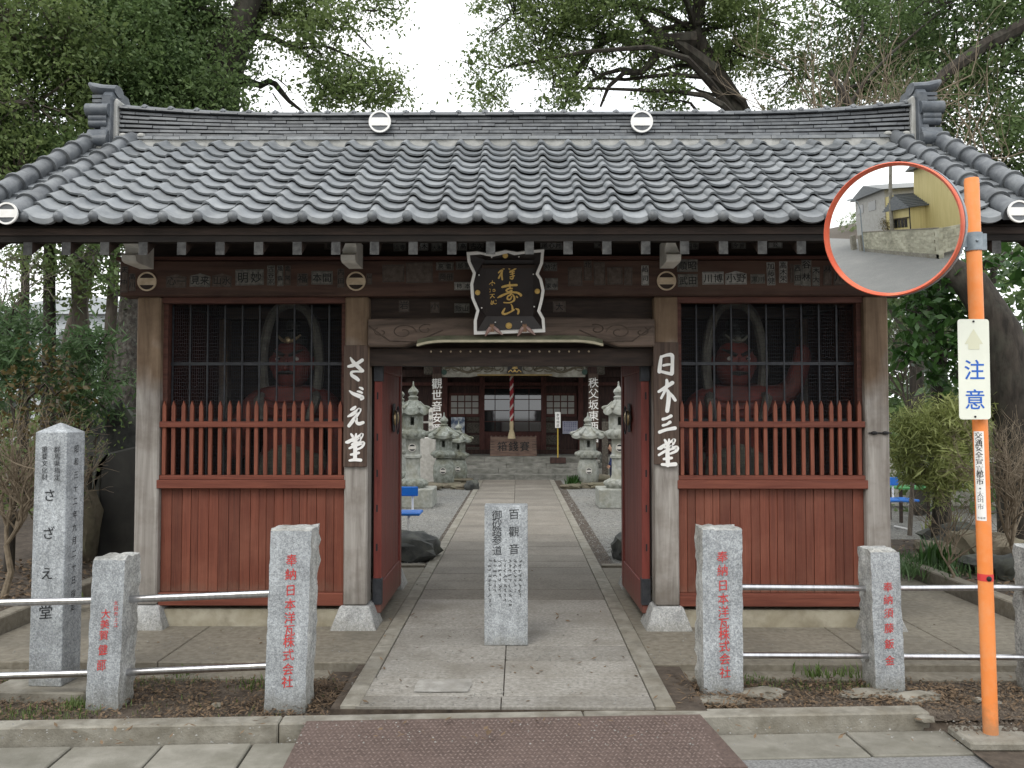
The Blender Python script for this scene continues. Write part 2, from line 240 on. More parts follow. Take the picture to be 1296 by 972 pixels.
# ------------------------------------------------------------------ object helpers
def prop(o, label=None, cat=None, group=None, kind=None):
    if label: o['label'] = label
    if cat: o['category'] = cat
    if group: o['group'] = group
    if kind: o['kind'] = kind
    return o
def empty(name, loc=(0, 0, 0), label=None, cat=None, group=None, rz=0):
    o = bpy.data.objects.new(name, None); COL.objects.link(o); o.location = loc; o.rotation_euler = (0, 0, rz)
    o.empty_display_size = .1
    return prop(o, label, cat, group)
class MB:
    def __init__(s): s.v = []; s.f = []; s.m = []
    def add(s, vs, fs, mi=0):
        k = len(s.v); s.v += [tuple(p) for p in vs]; s.f += [tuple(i + k for i in f) for f in fs]; s.m += [mi] * len(fs); return s
    def box(s, x0, x1, y0, y1, z0, z1, mi=0, M=None):
        vs = [Vector((x, y, z)) for z in (z0, z1) for y in (y0, y1) for x in (x0, x1)]
        if M is not None: vs = [M @ p for p in vs]
        return s.add(vs, [(0, 2, 3, 1), (4, 5, 7, 6), (0, 1, 5, 4), (2, 6, 7, 3), (0, 4, 6, 2), (1, 3, 7, 5)], mi)
    def prism(s, prof, y0, y1, mi=0, axis='Y'):
        """closed outline (a,b) swept along an axis"""
        n = len(prof)
        def P(a, b, t):
            return (a, t, b) if axis == 'Y' else (t, a, b) if axis == 'X' else (a, b, t)
        vs = [P(a, b, y0) for a, b in prof] + [P(a, b, y1) for a, b in prof]
        fs = [tuple(range(n)), tuple(range(2 * n - 1, n - 1, -1))] + [(i, i + n, (i + 1) % n + n, (i + 1) % n) for i in range(n)]
        return s.add(vs, fs, mi)
    def tube(s, pts, rad, n=10, mi=0, cap=True):
        pts = [Vector(p) for p in pts]
        if not hasattr(rad, '__len__'): rad = [rad] * len(pts)
        rings = []; up = None
        for i, p in enumerate(pts):
            d = (pts[min(i + 1, len(pts) - 1)] - pts[max(i - 1, 0)])
            d = d.normalized() if d.length > 1e-9 else Vector((0, 0, 1))
            if up is None: up = Vector((0, 0, 1)) if abs(d.z) < .9 else Vector((1, 0, 0))
            a = d.cross(up).normalized(); up = a.cross(d).normalized()
            rings.append([p + (a * math.cos(2 * math.pi * k / n) + up * math.sin(2 * math.pi * k / n)) * rad[i] for k in range(n)])
        vs = [q for r in rings for q in r]
        fs = [(i * n + k, i * n + (k + 1) % n, (i + 1) * n + (k + 1) % n, (i + 1) * n + k) for i in range(len(pts) - 1) for k in range(n)]
        if cap: fs += [tuple(range(n - 1, -1, -1)), tuple((len(pts) - 1) * n + k for k in range(n))]
        return s.add(vs, fs, mi)
    def lathe(s, prof, n=20, c=(0, 0, 0), mi=0, sq=None, axis='Z'):
        """profile of (r,z) turned about an axis"""
        vs = []
        for r, z in prof:
            for k in range(n):
                a = 2 * math.pi * (k + .5) / n
                if axis == 'Z': vs.append((c[0] + r * math.cos(a), c[1] + r * math.sin(a), c[2] + z))
                else: vs.append((c[0] + r * math.cos(a), c[1] - z, c[2] + r * math.sin(a)))
        m = len(prof)
        fs = [(i * n + k, i * n + (k + 1) % n, (i + 1) * n + (k + 1) % n, (i + 1) * n + k) for i in range(m - 1) for k in range(n)]
        fs += [tuple(range(n - 1, -1, -1)), tuple((m - 1) * n + k for k in range(n))]
        return s.add(vs, fs, mi)
    def ball(s, c, r, n=10, m=6, mi=0, sc3=(1, 1, 1)):
        vs = [(c[0], c[1], c[2] - r * sc3[2])]
        for j in range(1, m):
            t = math.pi * j / m
            for k in range(n):
                a = 2 * math.pi * k / n
                vs.append((c[0] + r * math.sin(t) * math.cos(a) * sc3[0], c[1] + r * math.sin(t) * math.sin(a) * sc3[1], c[2] - r * math.cos(t) * sc3[2]))
        vs.append((c[0], c[1], c[2] + r * sc3[2])); e = len(vs) - 1
        fs = [(0, 1 + (k + 1) % n, 1 + k) for k in range(n)]
        for j in range(m - 2): fs += [(1 + j * n + k, 1 + j * n + (k + 1) % n, 1 + (j + 1) * n + (k + 1) % n, 1 + (j + 1) * n + k) for k in range(n)]
        b = 1 + (m - 2) * n
        fs += [(e, b + k, b + (k + 1) % n) for k in range(n)]
        return s.add(vs, fs, mi)
    def build(s, name, mats, parent=None, loc=None, bevel=0, smooth=False, recalc=True, rot=None):
        me = bpy.data.meshes.new(name); me.from_pydata(s.v, [], s.f)
        if not isinstance(mats, (list, tuple)): mats = [mats]
        for m in mats: me.materials.append(m)
        if any(s.m): me.polygons.foreach_set('material_index', s.m)
        if bevel or recalc:
            b = bmesh.new(); b.from_mesh(me)
            if recalc: bmesh.ops.recalc_face_normals(b, faces=b.faces)
            if bevel: bmesh.ops.bevel(b, geom=[e for e in b.edges if len(e.link_faces) == 2 and e.calc_face_angle(0) > .6], offset=bevel, segments=1, affect='EDGES', clamp_overlap=True)
            b.to_mesh(me); b.free()
        if smooth:
            me.polygons.foreach_set('use_smooth', [True] * len(me.polygons))
            me.set_sharp_from_angle(angle=R(smooth if smooth is not True else 40))
        me.update()
        o = bpy.data.objects.new(name, me); COL.objects.link(o)
        if parent: o.parent = parent
        if loc: o.location = loc
        if rot: o.rotation_euler = rot
        return o
def dup(o, parent=None, loc=None):
    c = o.copy(); COL.objects.link(c); c.parent = parent if parent is not None else o.parent
    if loc is not None: c.location = loc
    return c
def copy_tree(o, parent=None):
    c = o.copy(); COL.objects.link(c); c.parent = parent
    for ch in list(o.children): copy_tree(ch, c)
    return c
GL = {}
def glyph(ch, weight=0.0):
    k = (ch, weight)
    if k not in GL:
        c = bpy.data.curves.new('t', 'FONT'); c.body = ch; c.size = 1; c.resolution_u = 2; c.offset = weight
        o = bpy.data.objects.new('t', c); m = o.to_mesh()
        GL[k] = ([(v.co.x, v.co.y) for v in m.vertices], [tuple(p.vertices) for p in m.polygons])
        o.to_mesh_clear(); bpy.data.objects.remove(o); bpy.data.curves.remove(c)
    return GL[k]
def write(mb, text, x, z, size, step, y=0.0, weight=0.0, mi=0, slant=.07, sx=1.0, down=True, jit=0.0):
    """a line of characters on a face looking to -Y: x = centre, z = top"""
    if weight > 0:      # thicker strokes: the same glyph again, shifted a hair
        for ax_, az_, ay_ in ((1, 0, .00012), (0, 1, .00024), (1, 1, .00036)):
            write(mb, text, x + ax_ * weight * size, z + az_ * weight * size, size, step, y - ay_, 0.0, mi, slant, sx, down, 0)
    for i, ch in enumerate(text):
        if ch == ' ': continue
        vs, fs = glyph(ch, 0.0)
        cx = x if down else x + i * step
        cz = z - (i * step if down else 0) - size * .86
        jx, js = (rnd.uniform(-jit, jit) * size, 1 + rnd.uniform(-jit, jit)) if jit else (0, 1)
        out = []
        for a, b in vs:
            u, v = (a - .5) * sx * js, b * js
            out.append((cx + jx + u * size, y, cz + (v + u * slant) * size))
        mb.add(out, fs, mi)
def brush(mb, strokes, ox, oz, k, y, mi=0, dy=.0004, wk=1.0):
    """ink strokes given as (x,y,width) points, y downwards"""
    for si, st in enumerate(strokes):
        w0 = st[0][2] if len(st[0]) > 2 else 20
        P = [(p[0], p[1], p[2] if len(p) > 2 else w0) for p in st]
        Q = []
        for i in range(len(P) - 1):
            p0, p1, p2, p3 = P[max(i - 1, 0)], P[i], P[i + 1], P[min(i + 2, len(P) - 1)]
            for j in range(5):
                t = j / 5
                Q.append(tuple(.5 * (2 * b + (c - a) * t + (2 * a - 5 * b + 4 * c - d) * t * t + (3 * b - a - 3 * c + d) * t ** 3) for a, b, c, d in zip(p0, p1, p2, p3)))
        Q.append(P[-1])
        n = len(Q); l, r = [], []
        for i, q in enumerate(Q):
            a, b = Q[max(i - 1, 0)], Q[min(i + 1, n - 1)]
            dx, dz = b[0] - a[0], b[1] - a[1]; d = math.hypot(dx, dz) or 1
            h = q[2] / 2 * wk
            l.append((q[0] - dz / d * h, q[1] + dx / d * h)); r.append((q[0] + dz / d * h, q[1] - dx / d * h))
        yy = y - si * dy
        T = lambda p, e=0: (ox + p[0] * k, yy - e, oz - p[1] * k)
        mb.add([T(p) for p in l + r], [(i, i + 1, n + i + 1, n + i) for i in range(n - 1)], mi)
        for e, (q, q2) in enumerate(((Q[0], Q[1]), (Q[-1], Q[-2]))):
            c = [(q[0] + q[2] / 2 * wk * math.cos(t * math.pi / 5), q[1] + q[2] / 2 * wk * math.sin(t * math.pi / 5)) for t in range(10)]
            mb.add([T(p, dy * (.3 + .2 * e)) for p in c], [tuple(range(10))], mi)
def crest(name, parent, loc, r, white, back, th=.012):
    """a ring with a broad bar across it, the temple's badge"""
    m = MB(); n = 28; ri = r * .84
    m.lathe([(r * .86, 0), (r * .86, th * .5)], n, mi=1, axis='Y')
    v = []
    for rr, yy in ((r, 0), (r, -th), (ri, -th), (ri, -th * .4)):
        v += [(rr * math.cos(2 * math.pi * k / n), yy, rr * math.sin(2 * math.pi * k / n)) for k in range(n)]
    m.add(v, [(j * n + k, j * n + (k + 1) % n, (j + 1) * n + (k + 1) % n, (j + 1) * n + k) for j in range(3) for k in range(n)], 0)
    hb = r * .36; hx = math.sqrt(ri * ri - hb * hb)
    m.box(-hx, hx, -th * .9, -th * .3, -hb, hb, 0)
    arc = [(ri * math.cos(t), ri * math.sin(t)) for t in np.linspace(-math.asin(hb / ri), math.asin(hb / ri), 6)]
    for sg in (1, -1):
        m.add([(sg * a, -th * .85, b) for a, b in arc], [tuple(range(6))], 0)
    return m.build(name, [white, back], parent, loc)
def fbm(p, s=1.0, seed=0):
    return mnoise.fractal(Vector((p[0] * s + seed, p[1] * s, p[2] * s)), .6, 2.0, 4)
def rock(name, mt, parent, loc, dims, seed=0, sub=3, amp=.25, flat=True, cubic=0.0):
    b = bmesh.new(); bmesh.ops.create_icosphere(b, subdivisions=sub, radius=1)
    for v in b.verts:
        p = v.co.copy()
        if cubic:
            mx = max(abs(p.x), abs(p.y), abs(p.z)); q = p / mx; p = p.lerp(q, cubic)
        p *= 1 + amp * fbm(v.co, 1.1, seed * 7.3) + amp * .35 * fbm(v.co, 4, seed)
        v.co = Vector((p.x * dims[0] / 2, p.y * dims[1] / 2, p.z * dims[2] / 2 + dims[2] * .42))
        if flat and v.co.z < -.02: v.co.z = -.02
    me = bpy.data.meshes.new(name); b.to_mesh(me); b.free(); me.materials.append(mt)
    me.polygons.foreach_set('use_smooth', [True] * len(me.polygons)); me.set_sharp_from_angle(angle=R(35))
    o = bpy.data.objects.new(name, me); COL.objects.link(o); o.location = loc
    if parent: o.parent = parent
    return o
# ================================================================== ground
def sheet(name, x0, x1, y0, y1, z, m, kind='structure'):
    o = MB().add([(x0, y0, z), (x1, y0, z), (x1, y1, z), (x0, y1, z)], [(0, 1, 2, 3)]).build(name, m)
    return prop(o, kind=kind)
ROADZ = -.125
sheet('ground', -300, 300, -300, 400, -.16, M_SOIL)
# road in front, running past the gate
g = MB(); g.add([(-60, -6.0 - 60 * .056, ROADZ), (60, -4.2 + 0 * .056, ROADZ), (60, 4.31 + 60 * .056, ROADZ), (-60, 4.31 - 60 * .056, ROADZ)], [(0, 1, 2, 3)])
prop(g.build('road', M_ASPH), kind='structure')
KA = math.atan(.056)
kerbE = empty('kerb', (0, 4.70, 0), rz=KA); kerbE['kind'] = 'structure'
def kerb_piece(x0, x1, seed):
    m = MB(); n = 10
    for i in range(n):
        pass
    m.box(x0 + .003, x1 - .003, -.075, .045, -.17, -.018)
    return m.build('kerb_stone', M_CONCL, kerbE, bevel=.008)
xs = [-6.2, -4.6, -3.0, -1.27, .35, 2.24]
for i in range(len(xs) - 1): kerb_piece(xs[i], xs[i + 1], i)
# pieces beyond where the kerb is broken off
m = MB(); m.box(3.3, 9, -.075, .045, -.17, -.06); m.build('kerb_stone', M_CONCL, kerbE, bevel=.008)
gut = empty('gutter', (0, 4.70, 0), rz=KA); gut['kind'] = 'structure'
x = -6.0; i = 0
while x < 7.5:
    w_ = .86 if x > .6 else .46
    m = MB(); dz = rnd.uniform(-.003, .003)
    if False:
        a_, b_q = (x, -1.155) if x < -1.155 else (1.2, x + w_)
        if x < -1.155 or x + w_ > 1.2: MB().box(a_ + .006, b_q - .006, -.40, -.084, -.2, -.113).build('gutter_slab', M_GUTTER, gut, bevel=.006)
        x += w_; continue
    m.box(x + .006, x + w_ - .006, -.40, -.084, -.2, -.113 + dz)
    m.build('gutter_slab', M_GUTTER, gut, bevel=.006); x += w_
# right part: second row of slabs and broken concrete where the kerb ends
for (a, b, c, d) in ():
    MB().box(a, b, c + .24, d - .11, -.2, -.098).build('gutter_slab', M_GUTTER, gut, bevel=.01)
# steel ramp over the gutter
ramp = empty('ramp_plate', (-.08, 4.66, 0), 'rusty brown checker plate ramp laid over the gutter in front of the path', 'ramp', rz=KA)
m = MB(); m.add([(-1.09, -.47, ROADZ + .010), (1.17, -.47, ROADZ + .010), (1.05, -.045, -.006), (-1.04, -.045, -.006), (-1.09, -.47, ROADZ + .002), (1.17, -.47, ROADZ + .002), (1.05, -.045, -.014), (-1.04, -.045, -.014)],
             [(0, 1, 2, 3), (7, 6, 5, 4), (0, 4, 5, 1), (1, 5, 6, 2), (2, 6, 7, 3), (3, 7, 4, 0)])
m.build('plate', M_RAMP, ramp)
m = MB()
sl = (-.006 - (ROADZ + .010)) / .425
for iy in range(17):
    y = -.46 + iy * .0245
    for ix in range(88):
        xx = -1.05 + ix * .0245 + (iy % 2) * .0122
        if xx > 1.03 + .1 * (-y - .05): continue
        a = R(35) if (ix + iy) % 2 else R(-35)
        ca, sa = math.cos(a), math.sin(a); z = ROADZ + .0105 + sl * (y + .47)
        q = [(-.0105, 0), (0, -.0036), (.0105, 0), (0, .0036)]
        P = [(xx + ca * p - sa * r_, y + sa * p + ca * r_) for p, r_ in q]
        base = [(p[0], p[1], ROADZ + .0102 + sl * (p[1] + .47)) for p in P]
        m.add(base + [(xx, y, z + .0048)], [(0, 1, 4), (1, 2, 4), (2, 3, 4), (3, 0, 4)])
st = m.build('tread', M_RAMPT, ramp); st['kind'] = 'stuff'

# apron of the gate: concrete sheets with joints, a low step at the front
kf = lambda x: 4.70 + .02 + .056 * x
g = MB(); g.add([(2.2, kf(2.27) - .06, -.066), (9, kf(9) - .15, -.066), (9, kf(9) - .26, -.13), (2.2, kf(2.27) - .13, -.13)], [(0, 1, 2, 3)]); g.add([(-9, kf(-9), -.062), (2.26, kf(2.26), -.062), (2.27, kf(2.26) - .09, -.066), (9, kf(9) - .15, -.066), (9, 5.7, -.062), (-9, 5.7, -.062)], [(0, 1, 2, 3, 4, 5)])
prop(g.build('soil_strip', M_SOIL), kind='structure')
prop(sheet('soil_verge', 2.3, 9, 3.75, 4.9, -.108, M_SOIL), kind='structure')
apr = empty('apron', (0, 0, 0)); apr['kind'] = 'structure'
PXL, PXR = -.985, .86            # outer edges of the path
for (a, b, c, d) in ((-3.78, -2.35, 5.61, 7.5), (-2.344, PXL - .004, 5.61, 7.5), (-3.78, PXL - .004, 7.506, 9.07),
                     (PXR + .004, 2.3, 5.59, 7.5), (2.306, 3.0, 5.59, 7.5), (3.006, 3.86, 5.59, 7.5), (PXR + .004, 3.86, 7.506, 9.07)):
    MB().box(a, b, c, d, -.12, -.002).build('concrete_sheet', M_CONC, apr, bevel=.006)
for (a, b) in ((-3.78, -1.2), (1.02, 3.86)):
    MB().box(a, b, 5.42, 5.60, -.12, -.047).build('step_strip', M_CONC, apr, bevel=.006)
# path: two border strips, rows of slabs in two columns
path = empty('path', (0, 0, 0)); path['kind'] = 'structure'
ys = [4.765, 4.95, 5.29, 5.64, 6.02, 6.50, 6.98, 7.50, 7.92, 8.33, 8.70, 9.08]
y = 9.08
while y < 21.2:
    y += rnd.choice((.30, .34, .38, .42)); ys.append(min(y, 21.25))
XI0, XI1 = -.875, .745
for i in range(len(ys) - 1):
    y0, y1 = ys[i], ys[i + 1]
    mids = [XI0, -.09, XI1] if i > 0 else [XI0, -.10, XI1]
    if 4 < i < 16 and i % 2: mids = [XI0, -.09 + rnd.uniform(-.25, .25), XI1]
    for j in range(2):
        a, b = mids[j], mids[j + 1]
        if a == XI0 and y0 < 5.2: a = XI0 - .03
        MB().box(a + .003, b - .003, y0 + .0035, y1 - .0035, -.12, rnd.uniform(-.0015, .0015)).build('path_slab', M_SLAB if y0 < 7.4 else M_SLAB2, path, bevel=.003)
yb = 5.2
yb = 4.77
while yb < 21.2:
    ye = min(yb + 1.2, 21.25)
    for a, b in ((PXL, XI0 - .003), (XI1 + .003, PXR)):
        MB().box(a, b, yb + .003, ye - .003, -.12, .004).build('border_strip', M_CONCL, path, bevel=.004)
    yb = ye
# base under the slabs so joints read dark
prop(MB().box(-1.04, 1.03, 4.765, 21.25, -.14, -.016).build('path_bed', M_SOIL), kind='structure')
# patched slab with pale mortar near the front
m = MB(); c0 = ground(563, 868, 0)
m.add([(c0.x + a, c0.y + b, .0042) for a, b in ((-.17, -.12), (-.05, -.125), (.14, -.12), (.16, .02), (.15, .12), (0, .115), (-.02, .09), (-.16, .12), (-.175, .0))], [tuple(range(9))])
m.build('mortar_patch', mat('pale_mortar', (.22, .21, .19), (.36, .35, .325), scale=(9, 9, 9), rough=.9, c3=(.25, .24, .21), s3=12, a3=.8), path)
# threshold kerb stones across the end of the apron
for a, b in ((-3.8, PXL - .01), (PXR + .01, 3.86)):
    MB().box(a, b, 9.08, 9.2, -.1, .02).build('edge_stone', M_CONC, apr, bevel=.006)
# courtyard gravel and garden beds
prop(sheet('courtyard_gravel', -14, 14, 9.19, 40, -.02, M_GRAVEL))
bedL = MB(); bedL.box(-16, -3.93, 5.75, 16, -.15, .07)
prop(bedL.build('garden_soil_left', M_SOIL), kind='structure')
prop(MB().box(4.03, 16, 5.9, 10.8, -.15, .05).build('garden_soil_right', M_SOIL), kind='structure')
prop(MB().box(-3.92, -3.79, 5.7, 9.6, -.15, .12).build('garden_kerb', M_CONC, bevel=.01), kind='structure')
prop(MB().box(3.89, 4.02, 5.5, 9.6, -.15, .12).build('garden_kerb', M_CONC, bevel=.01), kind='structure')
# loose gravel stones in relief near the gate (cannot be counted)
def pebbles(name, region, n, size, mt, z, seed, kind='stuff'):
    r = np.random.RandomState(seed); m = len(region)
    vs, fs = [], []
    k = 0
    for _ in range(n):
        x0, x1, y0, y1 = region[r.randint(m)]
        x = r.uniform(x0, x1); y = y0 + (y1 - y0) * r.uniform() ** 1.5
        s = size * r.uniform(.5, 1.3); a = r.uniform(0, 6.28)
        for j in range(4):
            t = a + j * 1.5708; q = s * r.uniform(.7, 1.1)
            vs.append((x + q * math.cos(t), y + q * math.sin(t), z))
        vs.append((x, y, z + s * .8))
        fs += [(k, k + 1, k + 4), (k + 1, k + 2, k + 4), (k + 2, k + 3, k + 4), (k + 3, k, k + 4)]; k += 5
    o = MB().add(vs, fs).build(name, mt, recalc=False); o['kind'] = kind; return o
M_PEB = leafmat('gravel_stone', (.11, .11, .10), (.33, .325, .305), 0, .9)
pebbles('gravel', [(-3.2, -1.0, 9.2, 19), (.87, 3.2, 9.2, 19), (3, 8, 10.5, 16)], 26000, .014, M_PEB, -.02, 3)
M_DIRTP = leafmat('soil_crumb', (.03, .022, .016), (.17, .14, .11), 0, .95)
pebbles('soil_crumbs', [(-3.9, -1.0, 4.6, 5.42), (1.0, 3.6, 4.85, 5.42), (2.3, 4.6, 4.6, 5.5)], 9000, .010, M_DIRTP, -.062, 4)
def scatter_leaves(name, regions, n, size, mt, z, seed, lift=.02, flat=True, aspect=.4):
    """small bent leaf or blade shapes as one mesh"""
    r = np.random.RandomState(seed)
    k = r.randint(len(regions), size=n); reg = np.array(regions)[k]
    x = reg[:, 0] + (reg[:, 1] - reg[:, 0]) * r.rand(n); y = reg[:, 2] + (reg[:, 3] - reg[:, 2]) * r.rand(n)
    cl = np.array([mnoise.noise(Vector((a * 3, b * 3, seed))) for a, b in zip(x, y)])
    keep = cl > r.uniform(-.55, .25, n); x, y = x[keep], y[keep]; n = len(x)
    C = np.stack([x, y, z + lift * r.rand(n)], 1)
    a = r.rand(n) * 6.28; t = (r.rand(n) - .5) * (1.0 if flat else 0) + (0 if flat else 1.2)
    d = np.stack([np.cos(a) * np.cos(t), np.sin(a) * np.cos(t), np.sin(t)], 1)
    s = np.stack([-np.sin(a), np.cos(a), (r.rand(n) - .5) * .8], 1)
    L_ = (size * (.5 + r.rand(n)))[:, None]
    V = np.stack([C, C + d * L_ * .5 + s * L_ * aspect * .5, C + d * L_, C + d * L_ * .5 - s * L_ * aspect * .5], 1).reshape(-1, 3)
    return quads(name, V, mt)
def quads(name, V, mt, parent=None):
    n = len(V) // 4
    me = bpy.data.meshes.new(name); me.vertices.add(len(V)); me.vertices.foreach_set('co', np.ascontiguousarray(V, dtype=np.float32).ravel())
    me.loops.add(4 * n); me.loops.foreach_set('vertex_index', np.arange(4 * n, dtype=np.int32))
    me.polygons.add(n); me.polygons.foreach_set('loop_start', np.arange(0, 4 * n, 4, dtype=np.int32))
    me.materials.append(mt); me.update(calc_edges=True)
    o = bpy.data.objects.new(name, me); COL.objects.link(o)
    if parent: o.parent = parent
    return o
SO = [(-3.9, -1.05, 4.66, 5.42), (-3.9, -1.05, 4.66, 5.42), (.98, 2.6, 4.86, 5.42), (2.4, 4.3, 4.65, 5.45)]
o = scatter_leaves('leaf_litter', SO, 15000, .027, L_DEAD, -.058, 11, .03); o['kind'] = 'stuff'
o = scatter_leaves('leaf_litter', [(-1.35, -1.02, 4.8, 5.35), (.9, 1.35, 4.85, 5.4)], 1800, .05, L_DEAD, -.05, 12, .045, aspect=.15); o['kind'] = 'stuff'
o = scatter_leaves('leaf_litter', [(-7, -3.95, 5.8, 9), (4.1, 9, 6, 10.5)], 9000, .06, L_DEAD, .075, 13, .03); o['kind'] = 'stuff'
o = scatter_leaves('grass', SO[:1] + [(-3.6, -1.3, 5.2, 5.42), (-3.4, -2.3, 4.66, 4.85), (1.3, 2.3, 5.2, 5.42)], 2300, .035, L_GRASS, -.062, 14, .008, flat=False, aspect=.12); o['kind'] = 'stuff'
o = scatter_leaves('stray_leaves', [(-3.6, 3.8, 4.78, 9), (-1, .9, 4.8, 7), (-2.7, 3, 4.2, 4.6)], 420, .035, L_DEAD, .004, 15, .004); o['kind'] = 'stuff'
pebbles('grit', [(-2.8, 3.5, 4.22, 4.6), (-1, .8, 4.78, 6.5), (-3.5, 3.6, 5.62, 6.6)], 900, .006, M_PEB, .002, 9)
m = MB()
for k in range(16): 
    pass
for k, (px, py, s) in enumerate(((738, 893, .0),)): pass
# pieces of broken stone lying in the soil
for (px, py, s, sd) in ((274, 892, .045, 1), (1238, 886, .05, 2), (1170, 911, .07, 3), (1180, 876, .04, 4), (1262, 888, .03, 5), (775, 873, .035, 6)):
    p = ground(px, py, -.05)
    o = rock('broken_stone', M_CONCL, None, (p.x, p.y, -.064), (s * 1.6, s * 1.2, s * .7), sd, 1, .3)
    prop(o, {1: 'round pale pebble in the leaf litter left of the path', 2: 'flat grey stone chip on the soil left of the orange pole foot', 3: 'long dark stone chip where the kerb breaks off', 4: 'small stone chip beside the low post left of the orange pole', 5: 'small stone chip in the soil right behind the orange pole', 6: 'small stone on the litter left of the tall right fence post'}[sd], 'stone')
# ================================================================== the gate
GX = -.06
gate = empty('temple_gate', (GX, 7.3, 0), 'old timber temple gate with grey tiled roof, red ochre panels and open doors', 'gate')
GI = Matrix.Translation((-GX, -7.3, 0))
def gp(mb, name, m, parent=gate, **k):
    """part of the gate given in world coordinates"""
    mb.v = [(x - GX, y - 7.3, z) for x, y, z in mb.v]
    return mb.build(name, m, parent, **k)
PX = [-2.825, -1.235, 1.115, 2.705]; HW = .09
YF, YR = 6.59, 8.1
ZP = .165
# stone bases and posts
for px_ in PX:
    for py_ in (YF, YR):
        m = MB(); a, b = .112, .178
        m.add([(px_ - b, py_ - b, -.02), (px_ + b, py_ - b, -.02), (px_ + b, py_ + b, -.02), (px_ - b, py_ + b, -.02), (px_ - a, py_ - a, ZP), (px_ + a, py_ - a, ZP), (px_ + a, py_ + a, ZP), (px_ - a, py_ + a, ZP)],
              [(0, 3, 2, 1), (4, 5, 6, 7), (0, 1, 5, 4), (1, 2, 6, 5), (2, 3, 7, 6), (3, 0, 4, 7)])
        gp(m, 'post_base', M_GRANL, bevel=.01)
        m = MB().box(px_ - HW, px_ + HW, py_ - HW, py_ + HW, ZP + .001, 2.5)
        gp(m, 'post', M_POST, bevel=.012)
# long head beam with projecting noses
def zbeam(y0, y1): return None
m = MB().box(-3.04, 2.93, 6.47, 6.65, 2.502, 2.775)
beam = gp(m, 'head_beam', mat('red_brown_beam', (.042, .021, .016), (.10, .053, .039), scale=(1.2, 14, 16), rough=.75, bump=.35, c3=(.11, .075, .055), s3=3, a3=.35), bevel=.01)
gp(MB().box(-3.0, 2.9, 8.01, 8.19, 2.502, 2.775), 'head_beam', M_BEAM, bevel=.01)
gp(MB().box(-3.06, 2.95, 6.455, 6.66, 2.777, 2.80), 'beam_cap', M_DARKRED)
for xx in (PX[0], PX[3]): gp(MB().box(xx - .08, xx + .08, 6.655, 8.0, 2.50, 2.74), 'side_beam', M_BEAM)
for xx in (PX[1], PX[2]): gp(MB().box(xx - .07, xx + .07, 6.655, 8.0, 2.50, 2.74), 'side_beam', M_BEAM)
# crests on the beam above each post
for xx in PX:
    crest('crest', gate, (xx - GX, 6.467 - 7.3, 2.612), .073, M_CREAM, M_DARKWOOD, .01)
# purlins carried on brackets
for yy, zz in ((6.15, 2.95), (6.56, 3.03), (8.1, 3.0)):
    gp(MB().box(-3.52, 3.4, yy - .07, yy + .07, zz - .02, zz + .12), 'purlin', M_DARKWOOD)
gp(MB().box(-3.5, 3.38, 7.27, 7.43, 3.45, 3.62), 'ridge_purlin', M_DARKWOOD)
for xx in PX:
    m = MB(); pr = [(-.0, 0), (-.26, 0.0), (-.30, .012), (-.31, .055), (-.25, .08), (-.255, .13), (-.30, .165), (-.30, .20), (0, .20)]
    prof = [(6.455 + a, 2.705 + b * .9) for a, b in pr]
    x0, x1 = xx - .052, xx + .052
    n = len(prof)
    m.prism(prof, x0, x1, 0, 'X')
    m.m = [1] * len(m.m)
    gp(m, 'bracket', [M_DARKRED, mat('bracket_white', (.58, .56, .51), (.74, .72, .67), scale=(12, 12, 12), rough=.8)])
# upright wall above the beam, with paper slips
gp(MB().box(-2.9, 2.8, 6.60, 6.62, 2.80, 3.1), 'frieze_board', M_DARKWOOD)
# ---- roof
YE, ZE = 5.55, 2.862; YT, ZT = 7.24, 3.90
SL = (ZT - ZE) / (YT - YE); SA = math.atan(SL)
def rz(y): return ZE + (y - YE) * SL
roof = empty('roof', (0, 0, 0)); roof.parent = gate
YC = 7.35
def roof_part(mb, name, m, parent=roof, **k): return gp(mb, name, m, parent, **k)
# boarding and battens under the tiles, front and back
XL, XRR = -3.72, 3.60
for sgn in (1, -1):
    f = (lambda y: y) if sgn == 1 else (lambda y: 2 * YC - y)
    prof = [(f(YE + .06), ZE - .030), (f(YC), rz(YC) - .02), (f(YC), rz(YC) - .065), (f(YE + .06), ZE - .075)]
    m = MB().prism(prof, XL + .08, XRR - .08, 0, 'X')
    roof_part(m, 'roof_boarding', M_DARKWOOD)
    m = MB(); m.box(XL + .05, XRR - .05, min(f(YE + .07), f(YE + .13)), max(f(YE + .07), f(YE + .13)), ZE - .118, ZE - .012)
    roof_part(m, 'eave_fascia', mat('brown_fascia', (.008, .006, .005), (.018, .013, .010), scale=(3, 20, 20), rough=.8))
# rafters (grey painted ends)
xr = GX - .2555 * 13.5
m = MB()
L0, L1 = YE + .07, YC
prof = [(L0, ZE - .205), (L0, ZE - .120), (L1, rz(L1) - .075), (L1, rz(L1) - .165)]
m.prism(prof, -.03, .03, 0, 'X'); m.m[2 + 0] = 1
m.v = [(x, y - 7.3, z) for x, y, z in m.v]
raf = m.build('rafter', [M_DARKWOOD, M_GREYPAINT], roof); raf.location = (xr - GX, 0, 0)
mb_ = MB(); mb_.prism([(2 * YC - a, b) for a, b in prof], -.03, .03, 0, 'X'); mb_.m[2 + 0] = 1
mb_.v = [(x, y - 7.3, z) for x, y, z in mb_.v]
rafb = mb_.build('rafter', [M_DARKWOOD, M_GREYPAINT], roof); rafb.location = (xr - GX, 0, 0)
for i in range(1, 28):
    dup(raf, roof, (xr + i * .2555 - GX, 0, 0)); dup(rafb, roof, (xr + i * .2555 - GX, 0, 0))
